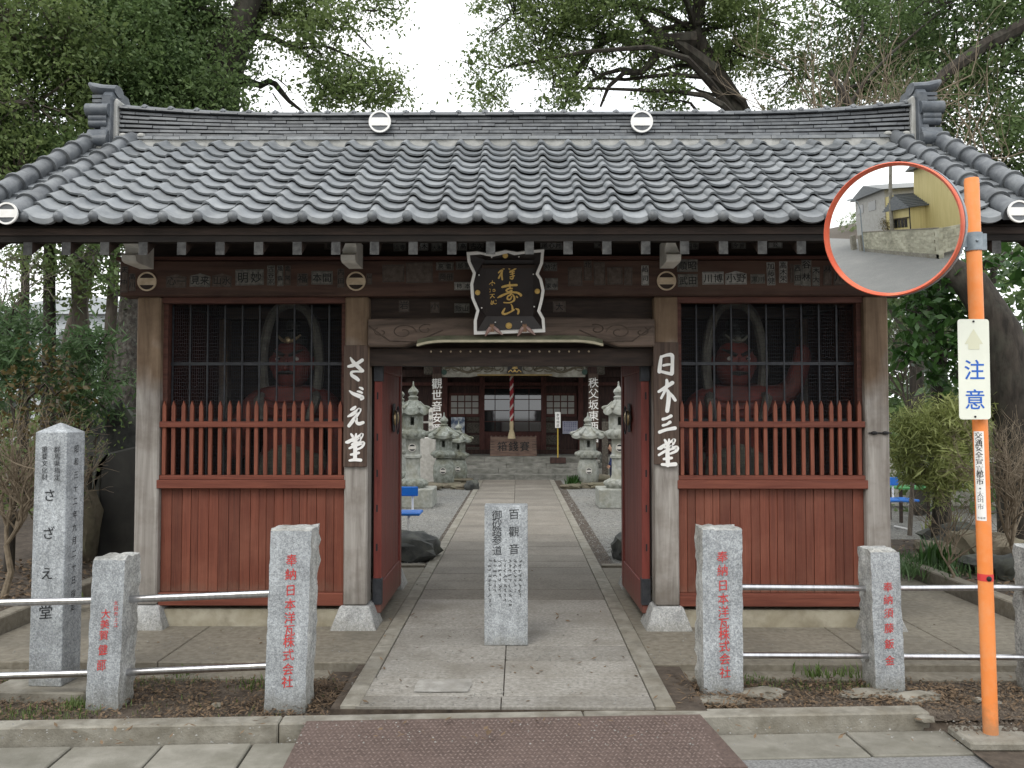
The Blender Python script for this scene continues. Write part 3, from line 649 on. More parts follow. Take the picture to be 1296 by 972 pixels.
# curved pantiles: 28 columns, 11 courses
TW = .2274; NCOL = 28; NROW = 11; TX0 = GX - TW * NCOL / 2 - .005
SLEN = math.hypot(YT - YE, ZT - ZE); STEP = SLEN * .966 / NROW
prof_u = [(-.045, .020), (0, .040), (.05, .050), (.12, .053), (.19, .046), (.26, .027), (.36, .010), (.5, .001), (.65, -.003), (.8, .000), (.93, .012), (1.0, .026)]
TH = .015
def tile_mesh(name, length=.215, lift=.034, n_back=0.0, prof=prof_u, mt=M_TILE):
    m = MB(); n = len(prof); c, s = math.cos(SA), math.sin(SA)
    def P(u, h, t):      # u across, h height off roof plane, t up the slope
        y = t * c - h * s; z = t * s + h * c; return (u * TW, y, z)
    vs = [P(u, h + lift, 0) for u, h in prof] + [P(u, h + .003, length) for u, h in prof] + [P(u, h + lift - TH, 0) for u, h in prof]
    fs = [(i, i + 1, n + i + 1, n + i) for i in range(n - 1)] + [(i, 2 * n + i, 2 * n + i + 1, i + 1) for i in range(n - 1)]
    vs += [P(prof[0][0], prof[0][1] - TH, length), P(prof[-1][0], prof[-1][1] - TH, length)]
    fs += [(0, n, 3 * n, 2 * n), (n - 1, 3 * n - 1, 3 * n + 1, 2 * n - 1)]
    m.add(vs, fs)
    return m.build(name, mt, roof, smooth=50, recalc=True)
t0 = tile_mesh('roof_tile'); first = True
for r_ in range(1, NROW + 1):
    for c_ in range(NCOL):
        t_ = (r_ - .02) * STEP
        y, z = YE + t_ * math.cos(SA), ZE + t_ * math.sin(SA)
        if r_ == NROW: continue
        o = t0 if first else dup(t0, roof); first = False
        o.location = (TX0 + c_ * TW - GX, y - 7.3 + rnd.uniform(-.003, .003), z + rnd.uniform(-.003, .003)); o.rotation_euler = (rnd.uniform(-.008, .008), rnd.uniform(-.012, .012), rnd.uniform(-.012, .012))
# eave tiles with a curved lip and a round knob on the roll
m = MB(); c, s = math.cos(SA), math.sin(SA); n = len(prof_u)
def P(u, h, t): return (u * TW, t * c - h * s, t * s + h * c)
vs = [P(u, h + .026, 0) for u, h in prof_u] + [P(u, h + .003, .22) for u, h in prof_u]
vs += [(a[0], a[1] - .006, a[2] - .004) for a in vs[:n]] + [(a[0], a[1] - .004, a[2] - .034 - .004 * max(0, 1 - abs(i - 7.5) / 4)) for i, a in enumerate(vs[:n])] + [(a[0], a[1] + .02, a[2] - .040) for a in vs[:n]]
fs = [(i, i + 1, n + i + 1, n + i) for i in range(n - 1)]
for k in (0, 1, 2):
    A = [0, 2 * n, 3 * n][k]; B = [2 * n, 3 * n, 4 * n][k]
    fs += [(A + i, B + i, B + i + 1, A + i + 1) for i in range(n - 1)]
m.add(vs, fs)
m.ball((.10 * TW, -.030, .026), .035, 14, 8, 1)
et = m.build('eave_tile', [M_TILE, M_TILED], roof, smooth=50)
for c_ in range(NCOL):
    o = et if c_ == 0 else dup(et, roof)
    o.location = (TX0 + c_ * TW - GX, YE - 7.3, ZE + rnd.uniform(-.002, .002)); o.rotation_euler = (0, rnd.uniform(-.01, .01), 0)
# the back slope, seen only from behind
m = MB()
K = 4
for r_ in range(NROW):
    for c_ in range(NCOL):
        t_ = r_ * STEP; ox = TX0 + c_ * TW
        us = prof_u[::2]
        row = [(ox + u * TW, 2 * YC - (YE + t_ * c - (h + .02) * s), ZE + t_ * s + (h + .02) * c) for u, h in us]
        row2 = [(ox + u * TW, 2 * YC - (YE + (t_ + .2) * c - h * s), ZE + (t_ + .2) * s + h * c) for u, h in us]
        m.add(row + row2, [(i, i + 1, len(us) + i + 1, len(us) + i) for i in range(len(us) - 1)])
o = roof_part(m, 'back_slope_tiles', M_TILE, recalc=False); o['kind'] = 'stuff'
# verge: two descending rolls each side, flat edge tiles between and outside
def roll_seg(r0=.066, r1=.060, ln=.24):
    m = MB(); n = 14
    prof = [(r0 + .013, 0), (r0 + .015, .012), (r0 + .013, .026), (r0, .030), (r0 - .002, .1), (r1, ln)]
    vs = []
    for r, t in prof:
        for k in range(n + 1):
            a = math.pi * (k / n) * 1.36 - .57; vs.append((r * math.cos(a), t, r * math.sin(a)))
    fs = [(j * (n + 1) + k, j * (n + 1) + k + 1, (j + 1) * (n + 1) + k + 1, (j + 1) * (n + 1) + k) for j in range(len(prof) - 1) for k in range(n)]
    fs += [tuple(range(n, -1, -1))]
    return m.add(vs, fs)
rs = roll_seg().build('roll_tile', M_TILED, roof, smooth=40); usedr = False
nseg = 9
for xx, sk in ((-3.30, 0), (-3.63, .1), (3.19, 0), (3.52, .1)):
    ll = SLEN + (.09 if sk else .0) + .03
    st = ll / nseg
    for k in range(nseg):
        o = dup(rs, roof) if usedr else rs; usedr = True
        t_ = -.03 + k * st
        o.location = (xx - GX, YE + t_ * c - .055 * s - 7.3, ZE + t_ * s + .055 * c); o.rotation_euler = (SA, rnd.uniform(-.02, .02), rnd.uniform(-.008, .008)); o.scale = (1, 1, 1)
    o = crest('crest', roof, (xx - GX, YE - .085 - 7.3, ZE + .035), .072, M_WHITE, M_TILED, .014) if not sk else crest('crest', roof, (xx - GX, YE - .085 - 7.3, ZE + .035), .072, M_WHITE, M_TILED, .014)
    # mirrored rolls on the back slope as one plain part
    m = MB(); m.tube([(xx, 2 * YC - YE, ZE + .04), (xx, YC + .1, rz(YC) + .0)], .06, 12); roof_part(m, 'back_roll', M_TILED, smooth=40)
for x0, x1 in ((-3.62, -3.22), (3.10, 3.50), (-3.80, -3.64), (3.52, 3.68)):
    for k in range(NROW):
        t_ = k * STEP; m = MB()
        p = lambda x, h, t: (x, YE + t * c - h * s, ZE + t * s + h * c)
        hh = .034 if x1 - x0 > .3 else .036
        xm = (x0 + x1) / 2; dip = .018 if x1 - x0 > .3 else 0
        vs = [p(x0, hh, t_), p(xm, hh - dip, t_), p(x1, hh, t_), p(x0, .012, t_ + .2), p(xm, .012 - dip, t_ + .2), p(x1, .012, t_ + .2), p(x0, hh - .018, t_), p(xm, hh - .018 - dip, t_), p(x1, hh - .018, t_), p(x0, -.07, t_), p(x1, -.07, t_), p(x0, -.07, t_ + .2), p(x1, -.07, t_ + .2)]
        fs = [(0, 1, 4, 3), (1, 2, 5, 4), (0, 6, 7, 1), (1, 7, 8, 2)]
        if x1 - x0 < .3: fs += [(0, 3, 11, 9), (2, 10, 12, 5), (9, 11, 12, 10), (0, 9, 10, 2)]
        m.add(vs, fs); roof_part(m, 'verge_tile', M_TILE if x1 - x0 > .3 else M_TILED, recalc=False)
# barge boards at the gable ends
for xx in (-3.60, 3.46):
    for sgn in (1, -1):
        f = (lambda y: y) if sgn == 1 else (lambda y: 2 * YC - y)
        m = MB().prism([(f(YE + .1), ZE - .20), (f(YE + .1), ZE - .07), (f(YC), rz(YC) - .07), (f(YC), rz(YC) - .24)], xx, xx + .045, 0, 'X')
        roof_part(m, 'barge_board', M_DARKRED)
# gable walls
for xx in (PX[0], PX[3]):
    m = MB().prism([(6.6, 2.78), (8.1, 2.78), (8.1, 3.3), (YC, rz(YC) - .17), (6.6, 3.3)], xx - .03, xx + .03, 0, 'X')
    gp(m, 'gable_wall', M_DARKWOOD)
# ---- ridge: plaster, stacked flat tiles, top roll, end ornaments
ridge = empty('ridge', (0, 0, 0)); ridge.parent = gate
RX0, RX1 = -3.44, 3.34; RYH = .13
def lift(x):       # the ridge turns up toward its ends
    d = max(0, abs(x - GX) - 1.8) / 1.6; return .075 * d * d
ZB = ZT - .043
m = MB(); nx = 60
for i in range(nx):
    xa, xb = RX0 + .12 + (RX1 - RX0 - .24) * i / nx, RX0 + .12 + (RX1 - RX0 - .24) * (i + 1) / nx
    m.box(xa, xb, YC - RYH - .02, YC + RYH, ZB - .06, ZB + .10)
gp(m, 'ridge_plaster', M_PLASTER, ridge)
CH = .034
cz = [ZB + .085 + .0]
def course(z0, z1, yh, ln, off, name, mt, lf):
    x = RX0 + off - ln
    while x < RX1:
        a, b = max(x, RX0 + .0), min(x + ln, RX1)
        if b - a > .03:
            m = MB(); d = rnd.uniform(-.006, .004); la, lb = lf(a), lf(b); rr = rnd.uniform(-.002, .002)
            for yy0, yy1 in ((YC - yh - d, YC - yh + .05),):
                m.add([(a + .0025, yy0, z0 + la + rr), (b - .0025, yy0, z0 + lb + rr), (b - .0025, yy1 + .03, z0 + lb), (a + .0025, yy1 + .03, z0 + la),
                       (a + .0025, yy0 + .003, z1 - .009 + la + rr), (b - .0025, yy0 + .003, z1 - .009 + lb + rr), (b - .0025, yy1 + .03, z1 - .003 + lb), (a + .0025, yy1 + .03, z1 - .003 + la)],
                      [(0, 3, 2, 1), (4, 5, 6, 7), (0, 1, 5, 4), (2, 3, 7, 6), (1, 2, 6, 5), (3, 0, 4, 7)])
            gp(m, name, mt, ridge, recalc=False)
        x += ln
z = ZB + .078
course(z, z + .036, RYH + .035, .228, .1, 'ridge_tile', M_TILE, lambda x: lift(x) * .15); z += .036
for k in range(6):
    f = .2 + .13 * k
    course(z, z + .0305, RYH - .004 * k, .235, [.02, .13, .07, .18, .04, .15][k], 'ridge_tile', M_TILED, lambda x, f=f: lift(x) * f); z += .0305
course(z, z + .022, RYH + .008, .235, .1, 'ridge_tile', M_TILED, lambda x: lift(x)); z += .024
m = MB()
for i in range(nx):
    xa, xb = RX0 + (RX1 - RX0) * i / nx, RX0 + (RX1 - RX0) * (i + 1) / nx
    la, lb = lift(xa), lift(xb)
    m.add([(xa, YC - .09, ZB + .05), (xb, YC - .09, ZB + .05), (xb, YC + .11, ZB + .05), (xa, YC + .11, ZB + .05), (xa, YC - .09, z + la - .01), (xb, YC - .09, z + lb - .01), (xb, YC + .11, z + lb - .01), (xa, YC + .11, z + la - .01)],
          [(4, 5, 6, 7), (0, 1, 5, 4), (2, 3, 7, 6)])
gp(m, 'ridge_core', M_INK, ridge, recalc=False)
ZTOP = z
x = RX0; ln = .226
while x < RX1 - .05:
    xe = min(x + ln, RX1); m = MB()
    pts = [(x, YC, z + lift(x)), (xe - .03, YC, z + lift(xe)), ]
    m.tube([(x + .002, YC, z + lift(x) + .004), (xe - .034, YC, z + lift(xe) + .004)], .036, 12)
    m.tube([(xe - .036, YC, z + lift(xe) + .008), (xe - .018, YC, z + lift(xe) + .012), (xe - .002, YC, z + lift(xe) + .008)], [.040, .047, .040], 12)
    for q in range(len(m.v)):
        p = m.v[q]; m.v[q] = (p[0], YC + (p[1] - YC) * 2.2, p[2])
    gp(m, 'ridge_cap_tile', M_TILED, ridge, smooth=45, recalc=False); x += ln
for px_ in (481, 812):
    p = at(px_, 154.5, YC - RYH - .03)
    crest('crest', ridge, (p.x - GX, p.y - 7.3, p.z), .094, M_WHITE, M_TILED, .02)
# end ornaments: thick slabs with scrolled rolls running front to back
def ornament(sx, x0):
    e = empty('ridge_end_ornament', (0, 0, 0)); e.parent = gate
    ZL = ZTOP + lift(x0)
    def X(d): return x0 + sx * d * .82
    # white mortar where the ornament meets the ridge
    m = MB(); m.prism([(X(-.02), ZB - .03), (X(-.025), ZB + .15), (X(-.015), ZL - .04), (X(-.03), ZL + .035), (X(.0), ZL + .05), (X(.03), ZL), (X(.03), ZB + .1), (X(.13), ZB - .06)], YC - RYH - .025, YC + .1)
    gp(m, 'mortar', M_PLASTER, e, bevel=.008)
    # plate standing across the ridge end: lobed outline in the YZ plane, thickness along X
    def xprism(pts, d0, d1, name='plate', mt=M_TILEO, bv=.008):
        m = MB(); m.prism(pts, min(X(d0), X(d1)), max(X(d0), X(d1)), 0, 'X'); return gp(m, name, mt, e, bevel=bv)
    w0_ = .20
    xprism([(YC - w0_ - .03, ZB - .06), (YC + w0_ + .03, ZB - .06), (YC + w0_, ZL + .05), (YC + .12, ZL + .15), (YC - .12, ZL + .15), (YC - w0_, ZL + .05)], .015, .12, 'plate')
    def lobe(dy, zz, r, d0, d1):
        for sy in (-1, 1):
            m = MB(); m.tube([(X(d0), YC + sy * dy, zz), (X(d1), YC + sy * dy, zz)], r, 14); gp(m, 'scroll', M_TILEO, e, smooth=40)
    lobe(.20, ZL - .075, .058, .03, .265); lobe(.20, ZL - .145, .036, .05, .235); lobe(.20, ZL - .19, .034, .05, .235); lobe(.23, ZB + .055, .055, .02, .285)
    for sy in (-1, 1):
        xprism([(YC + sy * .10, ZB + .16), (YC + sy * .23, ZB + .15), (YC + sy * .26, ZB + .10), (YC + sy * .26, ZB + .02), (YC + sy * .10, ZB + .0)], .03, .24, 'scroll')
    xprism([(YC - .16, ZB - .05), (YC + .16, ZB - .05), (YC + .16, ZL + .02), (YC - .16, ZL + .02)], .1, .22, 'core')
    # gabled courses above
    for k in range(2):
        zz = ZL + .0 + k * .038
        m = MB(); m.prism([(YC - .20, zz - .005), (YC, zz + .035), (YC + .20, zz - .005), (YC + .20, zz + .022), (YC, zz + .062), (YC - .20, zz + .022)], min(X(.03), X(.215)), max(X(.03), X(.215)), 0, 'X'); gp(m, 'gabled_course', M_TILEO, e)
    # horned cap, tapering outward and up
    m = MB(); m.tube([(X(-.0), YC - .05, ZL + .125), (X(.15), YC - .05, ZL + .13), (X(.25), YC - .05, ZL + .155), (X(.31), YC - .05, ZL + .195)], [.05, .052, .045, .018], 12)
    m.v = [(a, YC + (b - YC) * 1.7, cz_) for a, b, cz_ in m.v]
    gp(m, 'horn', M_TILEO, e, smooth=40)
    # round end tile low on the outer side
    m = MB(); m.tube([(X(.02), YC - .22, ZB - .07), (X(.30), YC - .22, ZB - .12)], [.05, .05], 12); gp(m, 'end_tile', M_TILED, e, smooth=40)
    m = MB(); m.ball((X(.12), YC - .2, ZB - .0), .05, 10, 6, 0, (1.3, .8, .6)); gp(m, 'mortar', M_PLASTER, e, smooth=True)
    return e
ornament(-1, RX0); ornament(1, RX1)
for xx in (-3.30, 3.19):
    for d in (-.06, .07):
        m = MB(); m.ball((xx + d * 1.2, YT - .04, ZT + .075), .03, 8, 5, 0, (1.2, 1, .8)); gp(m, 'mortar', M_PLASTER, ridge, smooth=True)
# ---- side bays
def bay(x0, x1):
    b = empty('statue_bay', (0, 0, 0)); b.parent = gate
    P_ = lambda m, n, mt, **k: gp(m, n, mt, b, **k)
    P_(MB().box(x0 - .2 if x0 < -2 else x0 - .0, x1 + (.2 if x1 > 2 else 0), 6.55, 6.75, -.01, .128), 'footing', M_CONCY, bevel=.008)
    P_(MB().box(x0, x1, 6.52, 6.60, .158, .255), 'bottom_rail', M_REDH, bevel=.005)
    nb = 20; wdt = (x1 - x0) / nb
    xx = x0
    ws = [rnd.uniform(.75, 1.25) for _ in range(nb)]; sw = sum(ws)
    for wq in ws:
        a = xx; xx += wq / sw * (x1 - x0)
        P_(MB().box(a + .0012, xx - .0012, 6.557 + rnd.uniform(-.0015, .0015), 6.585, .256, 1.042), 'panel_board', M_RED, bevel=.0025)
    P_(MB().box(x0 - .012, x1 + .012, 6.495, 6.60, 1.043, 1.108), 'sill_rail', M_REDH, bevel=.004)
    P_(MB().box(x0, x1, 6.515, 6.575, 1.109, 1.142), 'lower_rail', M_REDH, bevel=.003)
    P_(MB().box(x0 - .0, x1 + .0, 6.505, 6.565, 1.505, 1.550), 'middle_rail', M_REDH, bevel=.003)
    n = 20; stp = (x1 - x0) / n
    pk = None
    for i in range(n):
        if pk is None:
            m = MB(); m.prism([(-.0135, 1.143), (.0135, 1.143), (.0145, 1.665), (0, 1.71), (-.0145, 1.665)], 6.522, 6.548)
            m.v = [(a, y - 7.3, z_) for a, y, z_ in m.v]
            pk = m.build('picket', M_PICKET, b, bevel=.002); o = pk
        else: o = dup(pk, b)
        o.location = (x0 + stp * (i + .45) - GX, 0, 0); o.rotation_euler = (0, rnd.uniform(-.003, .003), 0)
    # frame round the opening
    P_(MB().box(x0, x1, 6.53, 6.60, 2.455, 2.500), 'top_rail', M_DARKRED)
    for a, c_ in ((x0, x0 + .035), (x1 - .035, x1)): P_(MB().box(a, c_, 6.56, 6.62, 1.11, 2.454), 'side_frame', M_DARKRED)
    # iron grille and netting behind
    P_(MB().box(x0 + .02, x1 - .02, 6.655, 6.672, 1.985, 2.01), 'grille_bar', M_IRON)
    P_(MB().box(x0 + .02, x1 - .02, 6.655, 6.672, 1.545, 1.57), 'grille_bar', M_IRON)
    bar = None; k = 0
    xx = x0 + .035
    while xx < x1 - .01:
        m = MB().box(-.006, .006, 6.652, 6.664, 1.12, 2.455)
        if bar is None:
            m.v = [(a, y - 7.3, z_) for a, y, z_ in m.v]; bar = m.build('grille_bar', M_IRON, b); o = bar
        else: o = dup(bar, b)
        o.location = (xx - GX, 0, 0); xx += .1355
    P_(MB().box(x0 + .02, x1 - .02, 6.675, 6.6765, 1.1, 2.456), 'wire_netting', NET)
    # inside of the room
    P_(MB().box(x0 - .05, x1 + .05, 6.70, 8.2, .26, .30), 'room_floor', M_DARKWOOD)
    P_(MB().box(x0 - .05, x1 + .05, 8.12, 8.15, .15, 2.76), 'back_wall', M_DARKWOOD)
    P_(MB().box(x0 - .05, x1 + .05, 6.66, 8.1, 2.60, 2.62), 'ceiling', M_DARKWOOD)
    return b
NET = bpy.data.materials.new('wire_netting'); NET.use_nodes = True
n_ = NET.node_tree; b_ = n_.nodes['Principled BSDF']; b_.inputs['Base Color'].default_value = (.05, .055, .065, 1); b_.inputs['Roughness'].default_value = .7
g_ = n_.nodes.new('ShaderNodeNewGeometry'); sc_ = n_.nodes.new('ShaderNodeMapping'); sc_.inputs['Scale'].default_value = (1, 0, .58); n_.links.new(g_.outputs['Position'], sc_.inputs['Vector'])
vo = n_.nodes.new('ShaderNodeTexVoronoi'); vo.feature = 'DISTANCE_TO_EDGE'; vo.inputs['Scale'].default_value = 62; vo.inputs['Randomness'].default_value = .35; n_.links.new(sc_.outputs[0], vo.inputs['Vector'])
mt_ = n_.nodes.new('ShaderNodeMath'); mt_.operation = 'LESS_THAN'; mt_.inputs[1].default_value = .035; n_.links.new(vo.outputs['Distance'], mt_.inputs[0])
n_.links.new(mt_.outputs[0], b_.inputs['Alpha'])
bayL = bay(PX[0] + HW + .001, PX[1] - HW - .001)
bayR = bay(PX[2] + HW + .001, PX[3] - HW - .001)
# walls: outer sides and passage sides, of upright boards
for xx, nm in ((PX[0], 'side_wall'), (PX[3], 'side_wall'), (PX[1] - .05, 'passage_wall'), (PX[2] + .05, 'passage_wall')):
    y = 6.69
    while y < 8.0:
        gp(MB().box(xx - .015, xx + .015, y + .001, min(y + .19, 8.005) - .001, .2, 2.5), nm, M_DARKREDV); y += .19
# ---- middle bay: rainbow beam with its moulded underside, transom, ceiling, rear lintel
xa, xb = PX[1] + HW + .001, PX[2] - HW - .001
m = MB(); N = 24
top = [(xa + (xb - xa) * i / N, 2.325 + .012 * math.sin(math.pi * i / N)) for i in range(N + 1)]
bot = []
for i in range(N + 1):
    t = i / N; e = min(t, 1 - t)
    bot.append((xa + (xb - xa) * t, 2.115 + .055 * min(1, max(0, (e - .13) / .1)) ** .6))
pr = top + bot[::-1]
m.prism(pr, 6.455, 6.64)
rb = gp(m, 'rainbow_beam', M_BEAM, bevel=.012)
# carved scrolls at both ends
for sgn, cx in ((1, xa + .27), (-1, xb - .27)):
    mm = MB()
    for ph, (ax, az, turns, r0) in enumerate(((0, .0, 1.3, .075), (.13, .02, 1.0, .05), (-.13, .0, .9, .045))):
        pts = []
        for i in range(22):
            t = i / 21; an = t * turns * 2 * math.pi + ph; rr = r0 * (1 - .75 * t)
            pts.append((cx + sgn * (ax + rr * math.cos(an)) * 1.3, 6.455, 2.225 + az + rr * math.sin(an) * .8))
        mm.tube(pts, .0045, 5)
    mm.tube([(cx - sgn * .26, 6.455, 2.27), (cx - sgn * .1, 6.455, 2.155), (cx + sgn * .1, 6.455, 2.15), (cx + sgn * .3, 6.455, 2.24)], .006, 5)
    gp(mm, 'carved_scroll', mat('carving_shadowed_wood', (.05, .036, .028), (.10, .072, .056), scale=(20, 20, 20), rough=.85), rb)
# moulded eyebrow board: greenish top face, pale lip
e0, e1 = at(528, 437, 6.42).x, at(763, 436, 6.42).x
N = 20; m = MB(); fr = []
for i in range(N + 1):
    t = i / N; e = min(t, 1 - t); z = 2.118 + .03 * min(1, e / .12) ** .6
    fr.append((e0 + (e1 - e0) * t, z))
vs = []
for x, z in fr: vs += [(x, 6.452, z + .050), (x, 6.385, z + .012), (x, 6.385, z - .006), (x, 6.452, z - .006)]
fs = []; mi = []
for i in range(N):
    a = 4 * i; b = a + 4
    fs += [(a, a + 1, b + 1, b), (a + 1, a + 2, b + 2, b + 1), (a + 2, a + 3, b + 3, b + 2)]; mi += [0, 1, 0]
fs += [(0, 3, 2, 1), (4 * N, 4 * N + 1, 4 * N + 2, 4 * N + 3)]; mi += [1, 1]
m.add(vs, fs); m.m = mi
gp(m, 'moulding', [mat('verdigris_paint', (.10, .11, .065), (.20, .20, .13), scale=(8, 8, 8), rough=.85, c3=(.30, .27, .2), s3=6, a3=.5), mat('ivory_lip_paint', (.42, .38, .27), (.55, .50, .37), scale=(14, 14, 14), rough=.8)], rb)
gp(MB().box(xa, xb, 6.56, 6.62, 1.975, 2.108), 'door_lintel', M_DARKWOOD)
studs = None
for i in range(17):
    x = e0 + .09 + i * .0755
    if studs is None:
        m = MB(); m.ball((0, 0, 0), .008, 8, 5); studs = m.build('stud', M_CREAM, gate); o = studs
    else: o = dup(studs, gate)
    o.location = (x - GX, 6.556 - 7.3, 2.085)
gp(MB().box(xa, xb, 6.60, 6.63, 2.34, 2.502), 'transom_board', M_DARKWOOD)
gp(MB().box(xa, xb, 6.655, 8.0, 2.44, 2.46), 'passage_ceiling', M_DARKWOOD)
gp(MB().box(PX[1] + .091, PX[2] - .091, 7.98, 8.1, 2.055, 2.35), 'rear_lintel', M_DARKWOOD)
gp(MB().box(PX[1] + .091, PX[2] - .091, 8.01, 8.05, 2.35, 2.5), 'rear_transom', M_DARKWOOD)
for yy in (6.66, 7.2, 7.75):
    gp(MB().box(xa, xb, yy, yy + .06, 2.40, 2.439), 'ceiling_batten', M_DARKWOOD)
# ---- doors, both swung inward
def door(hx, sgn, ang, y0=6.66):
    d = empty('door', (hx - GX, y0 - 7.3, 0)); d.parent = gate; d.rotation_euler = (0, 0, ang)
    W, T = 1.13, .062        # local x: thickness, y: width
    f = sgn
    def B(a, b, c_, d_, e_, g_, n, mt, **k): return MB().box(min(a * f, b * f), max(a * f, b * f), c_, d_, e_, g_).build(n, mt, d, **k)
    z0, z1 = .075, 2.10
    B(0, T, 0, .115, z0, z1, 'stile', M_DOOR, bevel=.004); B(0, T, W - .10, W, z0, z1, 'stile', M_DOOR, bevel=.004)
    B(.002, T - .002, .116, W - .101, z0, z0 + .23, 'rail', M_DOOR, bevel=.004); B(.002, T - .002, .116, W - .101, z1 - .16, z1, 'rail', M_DOOR, bevel=.004)
    y = .117
    while y < W - .102:
        ye = min(y + .182, W - .102)
        B(.013, T - .013, y + .001, ye - .001, z0 + .231, z1 - .161, 'door_board', M_DOOR, bevel=.002); y = ye
    # pierced slots in the stile edge
    for z in (.55, .85, 1.12, 1.4, 1.72):
        B(.02, .032, -.0015, .001, z, z + .055, 'slot', M_INK)
    B(-.004, T + .004, -.012, .06, .14, .34, 'hinge_plate', M_IRON, bevel=.003); B(-.004, T + .004, -.012, .06, 1.86, 2.0, 'hinge_plate', M_IRON, bevel=.003)
    # ring handle: lobed plate, boss and ring on the passage face
    h = empty('handle', (0, 0, 0)); h.parent = d
    cx, cy, cz_ = (T + .001) * f, .62, 1.575
    m = MB(); n = 24
    o_ = [((.085 + .014 * math.cos(6 * t)) * math.cos(t), (.125 + .014 * math.cos(6 * t)) * math.sin(t)) for t in [2 * math.pi * k / n for k in range(n)]]
    m.prism([(cy + a, cz_ + b) for a, b in o_], cx, cx + .006 * f, 0, 'X'); m.build('plate', M_IRON, h)
    m = MB(); m.ball((cx + .012 * f, cy, cz_), .055, 14, 8, 0, (.6, 1, 1.2)); m.build('boss', M_BRASS, h, smooth=True)
    m = MB(); m.tube([(cx + .035 * f, cy + .075 * math.cos(t), cz_ - .02 + .115 * math.sin(t)) for t in np.linspace(0, 6.283, 22)], .006, 6); m.build('ring', M_IRON, h, smooth=True)
    return d
door(-1.125, 1, .0)      # rotates about its hinge: swings along +Y
door(1.008, -1, .02)
# ---- paper slips pasted on the timbers
SLIPS = {}
def slip(x, z, wd, hh, text, y, mt, parent, horiz=False, gable=False):
    m = MB()
    a, b = -wd / 2, wd / 2
    if gable: pr = [(a, 0), (b, 0), (b, hh * .8), (0, hh), (a, hh * .8)]
    else: pr = [(a, 0), (b, 0), (b, hh), (a, hh)]
    m.prism(pr, -.0012, .0)
    # printed border
    e = .004
    for q in ((a + e, b - e, e, e * 1.6), (a + e, b - e, hh * (.8 if gable else 1) - e * 1.6, hh * (.8 if gable else 1) - e), (a + e, a + e * 1.7, e, hh * .8), (b - e * 1.7, b - e, e, hh * .8)):
        m.add([(q[0], -.0016, q[2]), (q[1], -.0016, q[2]), (q[1], -.0016, q[3]), (q[0], -.0016, q[3])], [(0, 1, 2, 3)], 1)
    if text:
        n = len(text)
        if horiz:
            sz = min((wd - .014) / n, hh * .72)
            for i, ch in enumerate(text): write(m, ch, (i - (n - 1) / 2) * (wd - .012) / n, hh * .1 + sz * 1.02, sz, sz, -.0022, .02, 1, 0)
        else:
            sz = min((hh - .012) / n, wd * .86)
            write(m, text, 0, hh - .005, sz, (hh - .010) / n, -.0022, .02, 1, 0)
    o = m.build('paper_slip', [mt, M_INK], parent, recalc=False)
    o.location = (x - GX, y - 7.3, z); o.rotation_euler = (0, rnd.uniform(-.03, .03), 0)
    return o
def slip_px(px0, px1, py0, py1, text, mt, horiz=None, gable=False, Y=6.467):
    p, q = at(px0, py1, Y), at(px1, py0, Y)
    wd, hh = q.x - p.x, q.z - p.z
    slip((p.x + q.x) / 2, p.z, wd, hh, text, Y, mt, gate, (wd > hh) if horiz is None else horiz, gable)
A, B_, C_ = M_PAPER, M_PAPERL, M_PAPERD
for a in ((152, 162, 337, 370, '天中', C_), (163, 172, 346, 368, '高川', C_), (210, 236, 347, 364, '心一', C_), (240, 266, 346, 363, '見来', A), (268, 293, 346, 363, '山水', C_), (298, 334, 341, 361, '明妙', A), (338, 348, 336, 361, '古谷家', A), (351, 359, 336, 362, '増森', A), (360, 368, 336, 361, '金常', C_), (376, 390, 346, 362, '福', C_), (394, 421, 343, 360, '本間', A), (427, 436, 340, 364, '内田', C_),
          (464, 471, 346, 360, '山', C_), (484, 512, 335, 357, '', C_), (514, 548, 332, 358, '', C_), (552, 574, 332, 342, '高雷', A), (555, 574, 345, 356, '岡田', C_), (577, 597, 331, 341, '郎家', A), (575, 598, 357, 367, '柿本', B_),
          (688, 705, 332, 343, '時法', A), (690, 706, 352, 367, '家寺', A), (719, 737, 338, 362, '', C_), (739, 749, 330, 355, '北', C_), (752, 766, 332, 361, '', C_), (769, 788, 338, 360, '', C_), (790, 800, 338, 361, '', C_), (812, 821, 336, 361, '給司', B_),
          (857, 883, 328, 344, '順昭', A), (858, 883, 347, 363, '武田', A), (889, 916, 344, 360, '川博', B_), (918, 945, 343, 360, '小野', B_), (950, 968, 347, 359, '黒川', A), (971, 981, 332, 361, '加藤健', B_), (986, 996, 331, 358, '高木栄', B_), (1000, 1004, 334, 358, '一', C_), (1005, 1014, 335, 361, '西田', A), (1014, 1026, 329, 362, '谷林', A), (1028, 1037, 338, 362, '木大', A), (1042, 1052, 336, 361, '林', C_), (1055, 1070, 343, 361, '川', C_)):
    slip_px(*a, gable=(a[1] - a[0] > 22 and rnd.random() < .4))
for a in ((498, 514, 306, 318, '山寺', A), (524, 542, 306, 317, '高木', B_), (546, 560, 306, 318, '大木', A), (573, 591, 306, 317, '引高', B_), (594, 612, 306, 317, '古次', A), (684, 712, 305, 316, '尾心月', B_), (752, 774, 307, 314, '大川', A), (868, 884, 307, 316, '田中', A), (972, 990, 305, 314, '公', B_), (926, 944, 306, 315, '今井', A), (410, 424, 306, 316, '原', C_)):
    slip_px(*a, Y=6.597)
for a in ((545, 556, 382, 396, '小', C_), (575, 594, 384, 396, '飯山', A), (505, 518, 380, 395, '岩', C_), (700, 716, 381, 395, '大', C_)):
    slip_px(*a, Y=6.597)
